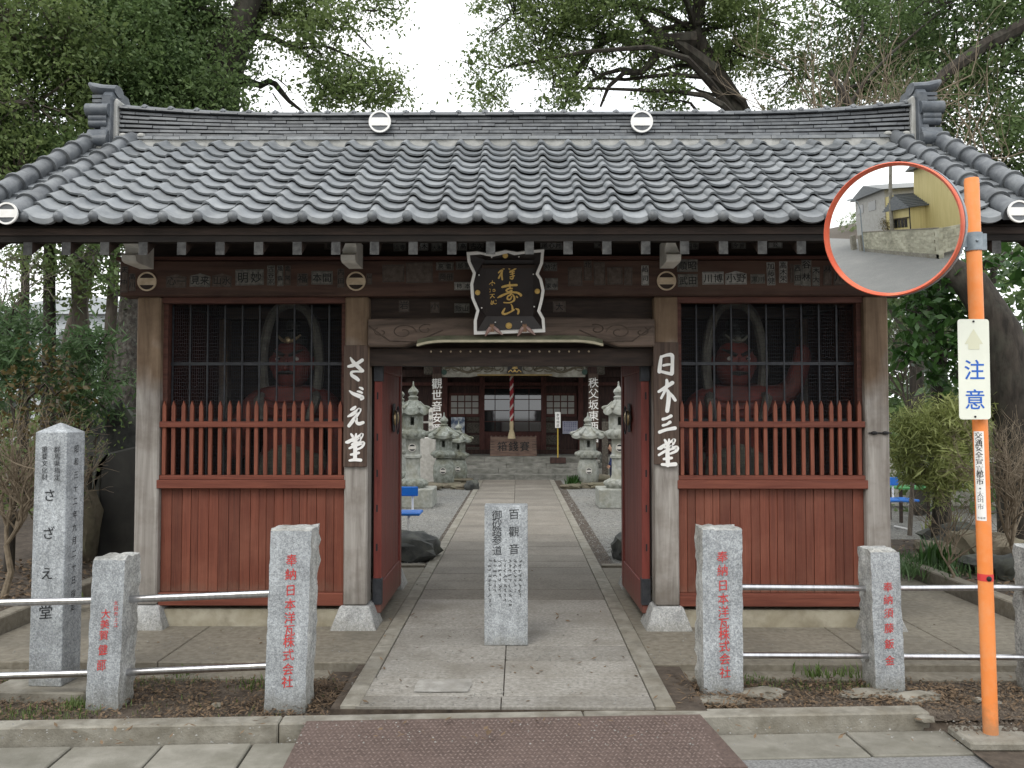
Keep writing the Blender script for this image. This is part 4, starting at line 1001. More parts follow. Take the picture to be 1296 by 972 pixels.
# iron clamp on the right corner post
p = at(1113, 548, 6.495)
m = MB(); m.ball((p.x - .04, 6.49, p.z), .018, 8, 6, 0, (1.5, 1, .8)); m.ball((p.x + .045, 6.49, p.z), .018, 8, 6, 0, (1.5, 1, .8)); m.tube([(p.x - .08, 6.492, p.z), (p.x + .09, 6.492, p.z)], .006, 6)
gp(m, 'cable_clamp', M_BLACK)
# ================================================================== things on the gate
def brushboard(name, label, px0, px1, py0, py1, strokes, k0, oy, ox):
    p, q = at(px0, py1, 6.47), at(px1, py0, 6.47)
    e = empty(name, ((p.x + q.x) / 2, 6.498, p.z), label, 'sign')
    wd, hh = (q.x - p.x), q.z - p.z
    MB().box(-wd / 2, wd / 2, -.022, -.001, 0, hh).build('board', M_BOARD, e, bevel=.003)
    m = MB(); k = wd / (px1 - px0) / 6.08
    brush(m, strokes, -wd / 2 - (px0 - ox) * 6.08 * k, hh + (py0 - 440) * 6.08 * k * 1.0, k, -.0235, wk=1.16)
    m.build('lettering', M_WHITE, e, recalc=False)
    return e
SA_ = [[(92, 150, 18), (125, 142, 26), (160, 128, 24), (202, 100, 24)], [(108, 80, 10), (125, 108, 22), (160, 145, 26), (205, 185, 24)], [(200, 192, 14), (150, 190, 14), (118, 196, 18), (120, 220, 22), (150, 240, 26), (172, 258, 22)],
       [(103, 345, 10), (130, 366, 22), (170, 382, 28), (205, 398, 28), (195, 412, 16)], [(165, 348, 10), (185, 352, 16), (202, 360, 14)], [(182, 318, 10), (198, 324, 18), (208, 332, 14)],
       [(115, 494, 14), (135, 484, 24), (150, 472, 16)], [(92, 548, 12), (120, 534, 24), (155, 510, 24), (186, 492, 24), (165, 535, 22), (135, 575, 26), (100, 622, 24)], [(128, 588, 16), (158, 560, 18), (160, 592, 20), (180, 606, 24), (212, 596, 22)],
       [(80, 752, 18), (98, 748, 26), (130, 728, 18), (180, 704, 18), (206, 690, 22), (196, 722, 14)], [(118, 688, 14), (130, 706, 20)], [(158, 686, 12), (152, 716, 18)], [(122, 744, 14), (160, 736, 18), (190, 732, 20), (150, 768, 14), (105, 800, 14)], [(110, 800, 14), (160, 776, 20), (215, 756, 24), (205, 790, 16), (160, 812, 14)], [(152, 730, 20), (152, 800, 28), (150, 885, 26)], [(118, 850, 16), (150, 844, 20), (180, 836, 18)], [(108, 897, 16), (150, 890, 22), (196, 894, 22)], [(125, 770, 14), (140, 762, 18)]]
brushboard('name_board', 'dark wooden board with white brush lettering さゞえ堂 on the post left of the doorway', 434, 465, 437, 591, SA_, 1, 0, 425)
NI_ = [[(106, 66, 18), (98, 120, 24), (92, 178, 26)], [(106, 68, 16), (150, 54, 20), (186, 56, 26), (190, 100, 22), (186, 190, 26)], [(122, 132, 16), (150, 126, 16), (172, 124, 14)], [(108, 178, 18), (145, 188, 20), (184, 196, 22)],
       [(86, 328, 18), (130, 300, 22), (188, 262, 26)], [(146, 242, 18), (148, 280, 24), (128, 330, 18), (104, 376, 16)], [(120, 318, 14), (150, 320, 20), (160, 350, 26), (158, 400, 28), (148, 472, 26)], [(168, 336, 12), (188, 362, 20), (208, 392, 20)],
       [(116, 534, 20), (145, 526, 18), (176, 510, 22)], [(116, 580, 18), (145, 572, 16), (168, 556, 22)], [(90, 630, 22), (140, 612, 20), (205, 600, 24)],
       [(82, 752, 18), (100, 746, 26), (130, 722, 16), (176, 700, 16), (200, 688, 22), (190, 720, 14)], [(128, 688, 14), (138, 706, 20)], [(160, 684, 12), (158, 716, 18)], [(84, 800, 16), (130, 772, 18), (180, 752, 20), (218, 744, 24), (212, 770, 20), (170, 790, 14)], [(126, 744, 14), (160, 740, 18), (182, 738, 18), (150, 772, 12)], [(150, 720, 20), (148, 800, 28), (150, 876, 26)], [(120, 830, 16), (150, 826, 20), (178, 822, 18)], [(106, 870, 18), (150, 872, 22), (206, 868, 26)]]
brushboard('name_board', 'dark wooden board with white brush lettering 日本三堂 on the post right of the doorway', 828, 859, 433, 588, NI_, 1, 0, 820)
# framed plaque under the eave
pb, pt = at(645, 421, 6.40), at(640, 316, 6.16)
pq = empty('temple_plaque', (pb.x, pb.y, pb.z), 'black lacquered name plaque with wavy white frame and gold characters 祥壽山 leaning out under the eave', 'plaque')
lean = math.atan2(pb.y - pt.y, pt.z - pb.z); H = math.hypot(pb.y - pt.y, pt.z - pb.z)
pq.rotation_euler = (lean, 0, 0)
S_ = at(690, 421, 6.40).x - at(600, 421, 6.40).x
k = S_ / 90.0
def pxy(x, y):          # outline read in pixels of the photo, straightened for the lean
    return ((x - 645) * k * (1 - .02 * (421 - y) / 105) , (421 - y) * H / 105)
OUT = [(600, 422), (690, 419), (689, 402), (683.5, 392), (687, 378), (689, 366), (686, 352), (681.5, 345), (687, 332), (688.5, 314.5), (670, 316), (655, 318), (640, 315.5), (620, 320), (605, 317), (592, 318), (593, 330), (599.5, 344), (596, 358), (597, 375), (603.5, 391), (600, 404)]
o0 = [pxy(*p) for p in OUT]; c0 = (0, H / 2)
def inset(d): return [(x - d * (1 if x > 0 else -1), y - d * (1 if y > H / 2 else -1) * (1 if abs(y - H / 2) > H * .4 else .0)) for x, y in o0]
o1 = inset(.022)
m = MB(); n = len(o0)
v = [(x, -.03, y) for x, y in o0] + [(x, -.03, y) for x, y in o1] + [(x, .0, y) for x, y in o0] + [(x, .0, y) for x, y in o1]
m.add(v, [(i, (i + 1) % n, n + (i + 1) % n, n + i) for i in range(n)] + [(i, 2 * n + i, 2 * n + (i + 1) % n, (i + 1) % n) for i in range(n)] + [(n + i, n + (i + 1) % n, 3 * n + (i + 1) % n, 3 * n + i) for i in range(n)])
m.build('white_edge', M_WHITE, pq)
m = MB(); a_, b_2, zt, zb = .175, .175, H * .87, H * .19
inner = [(a_, zb), (a_, zt), (-a_, zt), (-a_, zb)]
v = [(x, -.012, y) for x, y in o1] + [(x, .028, y) for x, y in inner]
# slanted flange from edge to the sunken field
v += [(x, .04, y) for x, y in o1]
m.add(v, [])
q = n
def near(i):
    x, y = o1[i]; return min(range(4), key=lambda j: (inner[j][0] - x) ** 2 + (inner[j][1] - y) ** 2)
for i in range(n):
    j = (i + 1) % n; a, b = near(i), near(j)
    m.f.append((i, j, n + b) if a == b else (i, j, n + b, n + a)); m.m.append(0)
m.f.append((n, n + 1, n + 2, n + 3)); m.m.append(0); m.f.append(tuple(n + 4 + i for i in range(n))); m.m.append(0)
m.build('panel', M_BLACKLAC, pq, recalc=False)
SHO = [[(268, 140, 20), (290, 155, 36), (304, 180, 26)], [(228, 240, 20), (255, 215, 26), (284, 205, 24), (262, 255, 24), (230, 318, 26)], [(280, 230, 16), (276, 280, 24), (282, 340, 24)], [(365, 152, 18), (385, 180, 26)], [(462, 142, 22), (476, 170, 32), (440, 200, 18), (395, 215, 16)], [(390, 232, 16), (425, 225, 20), (455, 218, 18)], [(400, 262, 14), (430, 256, 18), (455, 244, 16)], [(395, 300, 16), (430, 290, 18), (458, 282, 16)], [(428, 200, 18), (432, 260, 20), (440, 305, 20), (425, 332, 20), (398, 322, 18)],
       [(280, 450, 30), (330, 436, 38), (400, 424, 34), (490, 420, 34)], [(390, 372, 12), (388, 410, 22), (395, 470, 26)], [(425, 470, 22), (370, 475, 26), (340, 500, 26), (370, 520, 20), (412, 500, 20)], [(215, 608, 18), (260, 585, 34), (330, 552, 30), (410, 528, 28), (500, 535, 32), (552, 570, 36), (545, 585, 20)], [(420, 500, 20), (405, 560, 26), (360, 590, 22), (358, 630, 28), (395, 634, 24), (418, 590, 20)], [(430, 560, 16), (456, 600, 26), (450, 650, 28), (400, 680, 22), (350, 686, 16), (305, 682, 22)], [(488, 590, 22), (500, 602, 26)],
       [(318, 768, 16), (300, 800, 28), (282, 840, 34), (310, 856, 34), (370, 838, 26), (450, 790, 26)], [(408, 706, 14), (425, 740, 24), (430, 790, 28)], [(480, 775, 20), (512, 790, 32), (518, 820, 30), (508, 850, 26)],
       [(138, 352, 8), (138, 375, 12)], [(92, 410, 8), (120, 385, 12), (160, 382, 12), (172, 398, 12)], [(130, 400, 8), (136, 425, 12)], [(100, 475, 10), (106, 490, 10)], [(108, 505, 8), (100, 525, 10)], [(140, 495, 8), (165, 480, 12), (175, 508, 12), (145, 510, 10)], [(100, 560, 8), (165, 555, 12)], [(140, 560, 10), (128, 585, 12), (105, 612, 12)], [(130, 575, 10), (165, 605, 12)], [(125, 650, 10), (115, 700, 14), (140, 700, 14), (135, 665, 10)], [(155, 650, 10), (150, 680, 12), (175, 700, 12), (195, 690, 10)], [(185, 640, 10), (190, 655, 10)]]
m = MB(); kk = k / 12.15
zo = (421 - 325) * H / 105
brush(m, SHO, (612 - 645) * k, zo, kk * 1.04, .022, dy=.0003)
m.build('lettering', M_GOLD, pq, recalc=False)
for px_, py_, r in ((644, 411.5, .024), (605, 369, .02), (680, 367.5, .02), (640, 323, .02)):
    x, z = pxy(px_, py_)
    m = MB(); m.lathe([(r, 0), (r, .006), (r * .8, .010)], 18, (x, -.006 if r == .024 else -.004, z), axis='Y'); m.build('boss', M_GOLD, pq)
for px_, py_ in ((607, 347), (675, 346), (610, 388.5), (676, 387), (627, 407), (660, 406.5), (623, 325), (657, 324.5)):
    x, z = pxy(px_, py_); m = MB(); m.ball((x, -.008, z), .006, 6, 4); m.build('stud', M_WHITE, pq)
M_PINK = mat('faded_pink_metal', (.30, .19, .165), (.42, .30, .27), scale=(30, 30, 30), rough=.6)
M_BRB = mat('brown_support_block', (.20, .115, .07), (.28, .17, .11), scale=(20, 20, 20), rough=.7)
for px_ in (623, 664):
    x, z = pxy(px_, 414)
    MB().box(x - .016, x + .016, -.05, -.031, z - .02, z + .035).build('support_block', M_BRB, pq)
    m = MB(); m.tube([(x - .012, -.045, z + .015), (x - .03, -.05, z - .015), (x - .052, -.045, z - .055)], [.012, .015, .004], 6); m.tube([(x + .012, -.045, z + .015), (x + .04, -.05, z - .01), (x + .078, -.045, z - .045)], [.012, .015, .004], 6)
    m.build('support_claw', M_PINK, pq, smooth=True)
MB().box(-.2, .2, .0, .05, H * .78, H * .82).build('hanging_bar', M_DARKWOOD, pq)
# ================================================================== statues behind the netting
M_SKIN = mat('red_painted_skin', (.11, .028, .022), (.22, .055, .046), scale=(7, 7, 7), rough=.6, c3=(.12, .09, .07), s3=4, a3=.4)
M_CLOTH = mat('grey_drapery', (.10, .10, .08), (.20, .20, .165), scale=(9, 9, 9), rough=.9, bump=.4)
M_SCARF = mat('ash_scarf', (.10, .095, .08), (.19, .185, .16), scale=(9, 9, 9), rough=.9)
M_HAIR = mat('dark_topknot', (.015, .015, .015), (.035, .035, .03), rough=.7)
def skinned(name, pts, edges, mt, parent, lv=2, loc=(0, 0, 0)):
    """one continuous surface grown round a skeleton of (x,y,z,r)"""
    me = bpy.data.meshes.new(name); me.from_pydata([p[:3] for p in pts], edges, [])
    o = bpy.data.objects.new(name, me); COL.objects.link(o); o.parent = parent; o.location = loc
    md = o.modifiers.new('skin', 'SKIN'); sv = me.skin_vertices[0].data
    for i, p in enumerate(pts):
        r = p[3]; sv[i].radius = (r, r) if not hasattr(r, '__len__') else r
    sv[0].use_root = True
    sb = o.modifiers.new('sub', 'SUBSURF'); sb.levels = sb.render_levels = lv
    dg = bpy.context.evaluated_depsgraph_get(); dg.update()
    m2 = bpy.data.meshes.new_from_object(o.evaluated_get(dg)); o.modifiers.clear(); o.data = m2; m2.name = name
    m2.materials.clear(); m2.materials.append(mt); m2.polygons.foreach_set('use_smooth', [True] * len(m2.polygons))
    return o
def guardian(label, x, y, armside, arm):
    g_ = empty('guardian_statue', (x, y, .30), label, 'statue')
    MB().box(-.42, .42, -.28, .3, 0, .16).build('pedestal', M_DARKWOOD, g_, bevel=.02)
    a = armside
    P = [(0, 0, .95, (.24, .19)), (0, .0, 1.15, (.22, .17)), (0, -.02, 1.33, (.27, .2)), (0, 0, 1.46, (.24, .17)), (0, -.02, 1.56, (.11, .11)),      # 0-4
         (-.3, 0, 1.42, .13), (.3, 0, 1.42, .13),       # 5,6 shoulders
         (-a * .43, -.04, 1.12, .1), (-a * .40, -.16, .86, .075), (-a * .36, -.2, .76, .06)]      # lowered arm
    E_ = [(0, 1), (1, 2), (2, 3), (3, 4), (3, 5), (3, 6)]
    lo, hi = (5, 6) if a > 0 else (6, 5)
    E_ += [(lo, 7), (7, 8), (8, 9)]
    n = len(P)
    if arm == 'up': P += [(a * .48, -.06, 1.50, .1), (a * .56, -.1, 1.78, .08), (a * .55, -.1, 1.9, .06)]
    else: P += [(a * .47, -.05, 1.14, .1), (a * .42, -.2, .98, .08), (a * .32, -.26, 1.0, .06)]
    E_ += [(hi, n), (n, n + 1), (n + 1, n + 2)]
    n = len(P)
    P += [(-.17, 0, .75, .17), (-.2, -.05, .42, .11), (-.2, -.02, .22, .08), (-.22, -.14, .19, .06), (.17, 0, .75, .17), (.24, -.05, .42, .11), (.26, -.02, .22, .08), (.28, -.14, .19, .06)]
    E_ += [(0, n), (n, n + 1), (n + 1, n + 2), (n + 2, n + 3), (0, n + 4), (n + 4, n + 5), (n + 5, n + 6), (n + 6, n + 7)]
    body = skinned('body', P, E_, M_SKIN, g_)
    # chest folds
    m = MB()
    for zz in (1.44, 1.38, 1.32): m.tube([(t * .2, -.205 + .06 * t * t, zz - .03 * (1 - t * t)) for t in np.linspace(-1, 1, 9)], .012, 5)
    m.build('chest_fold', M_SKIN, g_, smooth=True)
    # head
    h = rock('head', M_SKIN, g_, (0, -.05, 1.55), (.34, .34, .42), 0, 3, .0, False)
    m = MB(); m.ball((0, -.235, 1.70), .035, 8, 6, 0, (1, .9, 1.1)); m.ball((0, -.215, 1.735), .022, 6, 5, 0, (.8, .8, 2))
    m.build('nose', M_SKIN, g_, smooth=True)
    for s_ in (-1, 1):
        m = MB(); m.ball((s_ * .065, -.19, 1.765), .026, 8, 6, 0, (1.3, .6, .8)); m.build('eye', M_WHITED, g_, smooth=True)
        m = MB(); m.ball((s_ * .062, -.206, 1.765), .011, 6, 5); m.build('pupil', M_INK, g_, smooth=True)
        m = MB(); m.tube([(s_ * .02, -.215, 1.79), (s_ * .07, -.21, 1.815), (s_ * .13, -.16, 1.845)], [.016, .018, .006], 6); m.build('eyebrow', M_HAIR, g_, smooth=True)
        m = MB(); m.ball((s_ * .175, -.03, 1.74), .04, 8, 6, 0, (.5, .8, 1.6)); m.build('ear', M_SKIN, g_, smooth=True)
    m = MB(); m.tube([(-.07, -.205, 1.645), (0, -.225, 1.655 if arm != 'up' else 1.64), (.07, -.205, 1.645)], [.01, .02, .01], 8); m.build('mouth', M_HAIR, g_, smooth=True)
    m = MB(); m.ball((0, -.01, 1.93), .13, 12, 8, 0, (1, 1, .8)); m.ball((0, 0, 2.06), .065, 10, 6); m.build('hair', M_HAIR, g_, smooth=True)
    m = MB(); m.tube([(-.10, -.14, 1.97), (-.05, -.16, 1.925), (0, -.165, 1.91), (.05, -.16, 1.925), (.10, -.14, 1.97)], [.008, .014, .018, .014, .008], 6); m.ball((0, -.17, 1.925), .03, 8, 6, 0, (1, .5, 1)); m.build('hair_ornament', M_BRASS if arm != 'up' else M_CLOTH, g_, smooth=True)
    # billowing scarf looped over the head
    pts = []
    for t in np.linspace(-.15, 1.15, 26):
        an = math.pi * (1 - t); r1 = .26 + .10 * abs(math.cos(an)) ** 1.5
        pts.append((math.cos(an) * (.23 + .08 * math.sin(an) ** 4) * 1.05, -.06, 1.72 + math.sin(an) * .52))
    pts = [(-.20, -.2, 1.22), (-.24, -.17, 1.42)] + pts + [(.24, -.17, 1.44), (.18, -.2, 1.25)]
    m = MB(); m.tube(pts, [.03] + [.042] * (len(pts) - 2) + [.03], 8); m.build('scarf', M_SCARF, g_, smooth=True)
    # skirt with folds
    m = MB(); N = 36; rings = []
    for j, (zz, rx, ry) in enumerate(((1.03, .22, .19), (.98, .27, .23), (.8, .31, .26), (.55, .36, .27), (.36, .39, .28))):
        for k_ in range(N):
            t = 2 * math.pi * k_ / N; f = 1 + .07 * j / 2 * math.sin(k_ * 2.1 + j * .3)
            rings.append((rx * f * math.cos(t), ry * f * math.sin(t), zz + .03 * math.sin(3 * t)))
    m.add(rings, [(j * N + k_, j * N + (k_ + 1) % N, (j + 1) * N + (k_ + 1) % N, (j + 1) * N + k_) for j in range(4) for k_ in range(N)])
    m.build('skirt', M_CLOTH, g_, smooth=True, recalc=False)
    return g_
guardian('red skinned guardian statue with gold hair ornament behind the netting of the left bay', -1.93, 7.3, -1, 'down')
guardian('red skinned guardian statue with one raised arm behind the netting of the right bay', 1.82, 7.3, 1, 'up')

# ================================================================== stone posts, rails, pillars
def granite_post(label, xb, yb, wd, dp, h, lean, inscr, rough_side=1, seed=1, z0=-.062, lean_y=0, group='granite posts carrying the steel rails along the kerb'):
    e = empty('stone_post', (xb, yb, z0), label, 'stone post', group)
    b = bmesh.new()
    NX, NY, NZ = 6, 6, 26
    pts = {}
    def V(i, j, k_):
        key = (i, j, k_)
        if key not in pts:
            u, v, w_ = i / NX - .5, j / NY - .5, k_ / NZ
            x, y, z = u * wd, v * dp, w_ * h
            a = 0
            nz = lambda s, q: mnoise.fractal(Vector((x * s + seed * 9 + q, y * s, z * s)), .6, 2, 3)
            side = (i == 0 or i == NX); back = j == NY; top = k_ == NZ; front = j == 0
            if side and not front: x += .011 * nz(14, 0) + .006 * nz(40, 5)
            elif side and front: x += .0045 * nz(18, 0)
            if back: y += .012 * nz(14, 9)
            if top and not front: z += .014 * nz(16, 3) + .008
            if top and front: z += .004 * nz(20, 3)
            x += lean * w_; y += lean_y * w_
            x *= 1
            pts[key] = b.verts.new((x, y, z))
        return pts[key]
    for i in range(NX):
        for k_ in range(NZ):
            b.faces.new((V(i, 0, k_), V(i + 1, 0, k_), V(i + 1, 0, k_ + 1), V(i, 0, k_ + 1))); b.faces.new((V(i + 1, NY, k_), V(i, NY, k_), V(i, NY, k_ + 1), V(i + 1, NY, k_ + 1)))
    for j in range(NY):
        for k_ in range(NZ):
            b.faces.new((V(0, j + 1, k_), V(0, j, k_), V(0, j, k_ + 1), V(0, j + 1, k_ + 1))); b.faces.new((V(NX, j, k_), V(NX, j + 1, k_), V(NX, j + 1, k_ + 1), V(NX, j, k_ + 1)))
    for i in range(NX):
        for j in range(NY): b.faces.new((V(i, j, NZ), V(i + 1, j, NZ), V(i + 1, j + 1, NZ), V(i, j + 1, NZ)))
    me = bpy.data.meshes.new('shaft'); b.to_mesh(me); b.free(); me.materials.append(M_GRANR)
    o = bpy.data.objects.new('shaft', me); COL.objects.link(o); o.parent = e
    # front face dressed smoother
    me.materials.append(M_GRAN)
    for p_ in me.polygons:
        if p_.normal.y < -.9: p_.material_index = 1
    me.polygons.foreach_set('use_smooth', [True] * len(me.polygons)); me.set_sharp_from_angle(angle=R(30))
    if inscr:
        m = MB()
        for (text, x, ztop, size, step) in inscr:
            write(m, text, x, 0, size, step, 0, .012, 0, .09, .92, jit=.03)
        vs = []
        for (x, y, z) in m.v:
            pass
        m = MB()
        for (text, x, ztop, size, step) in inscr:
            q = MB(); write(q, text, x, ztop, size, step, 0, .014 if size > .03 else .0, 0, .09, .92, jit=.03)
            q.v = [(a + lean * c_ / h, -dp / 2 - .0022 + lean_y * c_ / h, c_) for a, y, c_ in q.v]
            k0 = len(m.v); m.v += q.v; m.f += [tuple(t + k0 for t in f) for f in q.f]; m.m += q.m
        m.build('inscription', M_REDINK, e, recalc=False)
    e.rotation_euler = (0, 0, 0)
    return e
FR = 'ground'
# (front-left px, front-right px, base py, top py)
def post_px(label, xl, xr_, pyb, pyt, xlt, xrt, dp, inscr, seed, rz_=0, z0=-.062, **k):
    g0 = ground((xl + xr_) / 2, pyb, z0 + .0)
    Y = g0.y
    wd = (at(xr_, pyb, Y) - at(xl, pyb, Y)).length
    T = at((xlt + xrt) / 2, pyt, Y)
    h = T.z - z0
    e = granite_post(label, g0.x, Y + dp / 2, wd, dp, h, T.x - g0.x, inscr, 1, seed, z0, **k)
    e.rotation_euler = (0, 0, rz_)
    return e, Y, h, wd
# positions of text inside: x (m from centre), top height
def zrow(Y, py): return at(648, py, Y).z + .062
eA, YA, hA, wA = post_px('low granite post at far left with small red characters 大美賀健二郎, rails on both sides', 108, 149, 899, 709, 117, 159, .2, None, 1)
eB, YB, hB, wB = post_px('tall granite post left of the path with red characters 奉納日本洋瓦株式会社, its right edge rough', 334, 386, 903.5, 672, 342, 395, .2, None, 2)
eC, YC_, hC, wC = post_px('tall granite post right of the path with red characters 奉納日本洋瓦株式会社, its left edge rough', 890.5, 941, 883, 671, 889, 939, .2, None, 3)
eD, YD, hD, wD = post_px('low granite post right of the gate with red characters 奉納須藤鈑金', 1109, 1146, 879, 699, 1101, 1139, .2, None, 4)
def carve(e, Y, h, items, face_y):
    """red characters cut in the face, centred at their place on the stone"""
    T = e.location
    sh = e.children[0].data
    for ch, px, py, s_ in items:
        p = at(px, py, Y); x, z = p.x - T.x, p.z - T.z
        q = MB(); size = s_ * Y / FPX
        write(q, ch, x, z + size * .5, size, size, 0, .004 if s_ > 12 else 0, 0, .09, .95, jit=.02)
        q.v = [(a, face_y - .003 + y, c_) for a, y, c_ in q.v]
        q.build('carved_character', M_REDINK, e, recalc=False)
carve(eA, YA, hA, [(c_, 134 - i * 1.1, y, 13) for i, (c_, y) in enumerate(zip('大美賀健二郎', (777, 790, 804, 822, 832, 843)))] + [(c_, 147, 763 + i * 7, 6) for i, c_ in enumerate('太田市上江')], -.1)
carve(eB, YB, hB, [(c_, 369 - i * .55, y, 15.5) for i, (c_, y) in enumerate(zip('奉納日本洋瓦株式会社', (709, 727, 747, 765, 782, 798, 812, 829, 847, 863)))], -.1)
carve(eC, YC_, hC, [(c_, 914 + i * .4, y, 15) for i, (c_, y) in enumerate(zip('奉納日本洋瓦株式会社', (705, 722, 741, 758, 774, 789, 803, 818, 834, 851)))], -.1)
carve(eD, YD, hD, [(c_, 1123.5 + i * .5, y, 13) for i, (c_, y) in enumerate(zip('奉納須藤鈑金', (743, 759, 776, 795, 815, 836)))], -.1)
gE = ground(1312, 868, -.062)
eE = granite_post('granite post cut off by the right edge of the photo beyond the orange pole', 3.125, 5.22, .19, .2, .86, .0, None, 1, 5)
gL = ground(-90, 880, -.062)
LFX = at(-20, 764, 4.47)
def rail(label, a, b, r):
    a, b = Vector(a), Vector(b); e = (b - a)
    m = MB(); m.tube([Vector((0, 0, 0)), e * .5, e], r, 14)
    o = m.build('steel_rail', M_STEEL, None, tuple(a), smooth=40); return prop(o, label, 'rail', 'steel rails between the granite posts')
AY, BY, CY, DY = (e.location.y for e in (eA, eB, eC, eD))
def railpx(label, pa, pb, Ya, Yb, r=.021): rail(label, at(*pa, Ya), at(*pb, Yb), r)
railpx('upper steel rail running out of the photo at the left edge', (-110, 766), (118, 760), AY - .12, AY, .021)
railpx('lower steel rail running out of the photo at the left edge', (-110, 859), (116, 852), AY - .12, AY, .021)
railpx('upper steel rail between the two granite posts left of the path', (158, 758.5), (343, 751), AY, BY, .021)
railpx('lower steel rail between the two granite posts left of the path', (154, 851), (339, 843), AY, BY, .021)
railpx('upper steel rail between the two granite posts right of the path', (938, 743), (1106, 744.5), CY, DY, .018)
railpx('lower steel rail between the two granite posts right of the path', (938, 829.5), (1108, 830), CY, DY, .018)
railpx('upper steel rail passing behind the orange pole at the right edge', (1136, 744.5), (1305, 743.5), DY, 5.2, .018)
railpx('lower steel rail passing behind the orange pole at the right edge', (1140, 831), (1305, 832), DY, 5.2, .018)
# concrete lumps round the feet of the right hand posts
for px, py, s_ in ((850, 885, .16), (962, 880, .2), (1100, 880, .18), (1165, 884, .16), (905, 890, .2)):
    p = ground(px, py, -.05); rock('footing_lump', M_CONCL, kerbE, (0, 0, 0), (s_ * 1.8, s_ * .8, .06), int(px), 2, .4).location = kerbE.matrix_basis.inverted() @ Vector((p.x, p.y + .03, -.075))
# tall square pillar at the left
gp0 = ground(57.5, 869, 0); Ys = gp0.y
pil = empty('stone_pillar', (gp0.x, Ys + .1, 0.0), 'tall square granite pillar with pyramid top carved さざえ堂, left of the gate', 'stone pillar', rz=R(-3))
wd = (at(79, 869, Ys) - at(36, 869, Ys)).x
tz = at(60, 547, Ys).z; tx = at((45.5 + 86) / 2, 547, Ys).x - gp0.x
a = wd / 2; b2 = a * .97; lean = tx
m = MB(); m.add([(-a, -a, 0), (a, -a, 0), (a, a, 0), (-a, a, 0), (-b2 + lean, -b2, tz), (b2 + lean, -b2, tz), (b2 + lean, b2, tz), (-b2 + lean, b2, tz), (lean, 0, tz + .058)],
                [(0, 3, 2, 1), (0, 1, 5, 4), (1, 2, 6, 5), (2, 3, 7, 6), (3, 0, 4, 7), (4, 5, 8), (5, 6, 8), (6, 7, 8), (7, 4, 8)])
m.build('shaft', M_GRAN, pil, bevel=.004)
m = MB()
def plc(m, ch, px, py, s_, Y, T, fy, wt=.0, mi=0, slant=.07):
    p = at(px, py, Y); size = s_ * Y / FPX
    write(m, ch, p.x - T.x, p.z - T.z + size * .5, size, size, fy, wt, mi, slant)
for i, c_ in enumerate('群馬県指定'): plc(m, c_, 74, 569 + i * 8.8, 8.6, Ys, pil.location, -a - .0015)
for i, c_ in enumerate('重要文化財'): plc(m, c_, 57.5, 569 + i * 8.8, 8.6, Ys, pil.location, -a - .0015)
for c_, x, y, s_ in (('さ', 64, 627, 17), ('ざ', 62.5, 675, 17), ('え', 60.5, 726, 17), ('堂', 59, 775, 19)): plc(m, c_, x, y, s_, Ys, pil.location, -a - .0015, .004)
m.build('inscription', M_INK, pil, recalc=False)
m = MB()
for i, c_ in enumerate('昭和三十二年九月二十日指定'):
    q = MB(); write(q, c_, 0, 1.42 - i * .079, .05, .05, 0, .0, 0, .07)
    m.add([(a + .002 + (lean) * z / tz - .0002, x, z) for x, y, z in q.v], q.f)
m.build('inscription', M_INK, pil, recalc=False)
MB().box(-.30, .30, -.20, .26, -.12, .0).build('pad', M_CONCL, pil, bevel=.01)
# grey tablet standing on the path
gT = ground(640.5, 817, 0); Yt = gT.y
tab = empty('stone_tablet', (gT.x, Yt + .08, 0), 'upright grey granite tablet carved 百觀音 御砂踏参道 standing in the middle of the path', 'stone tablet', rz=R(0))
w0 = (at(668, 815, Yt) - at(613, 815, Yt)).x / 2; ht = at(640, 640, Yt).z
m = MB().box(-w0, w0, -.08, .08, 0, ht); m.build('slab', M_GRAN, tab, bevel=.004)
m = MB()
for c_, y in zip('百觀音', (651, 673, 695)): plc(m, c_, 650.5, y, 14, Yt, tab.location, -.0815, .0)
for c_, y in zip('御砂踏参道', (652, 662.5, 673, 684, 697)): plc(m, c_, 629, y, 13, Yt, tab.location, -.0815, .0)
m.build('inscription', M_INK, tab, recalc=False)
m = MB()
for cx in range(7):
    for r_ in range(10 - (cx * 3) % 4):
        x, y = 620 + cx * 6.4, 710 + r_ * 6.2
        p = at(x, y, Yt); X_, Z_ = p.x - tab.location.x, p.z - tab.location.z
        st = []
        for _ in range(rnd.choice((2, 3, 3))):
            aa = rnd.choice((0, 1.57, .8, -.6)) + rnd.uniform(-.2, .2); l_ = rnd.uniform(1.0, 2.2); ox_, oy_ = rnd.uniform(-1, 1), rnd.uniform(-1.5, 1.5)
            st.append([(x + ox_ - l_ * math.cos(aa), y + oy_ - l_ * math.sin(aa), .7), (x + ox_ + l_ * math.cos(aa), y + oy_ + l_ * math.sin(aa), .7)])
        kk = Yt / FPX
        brush(m, [[(q[0] - x, q[1] - y, q[2]) for q in s2] for s2 in st], X_, Z_, kk, -.0815, 0)
m.build('small_inscription', M_INKFADE, tab, recalc=False)

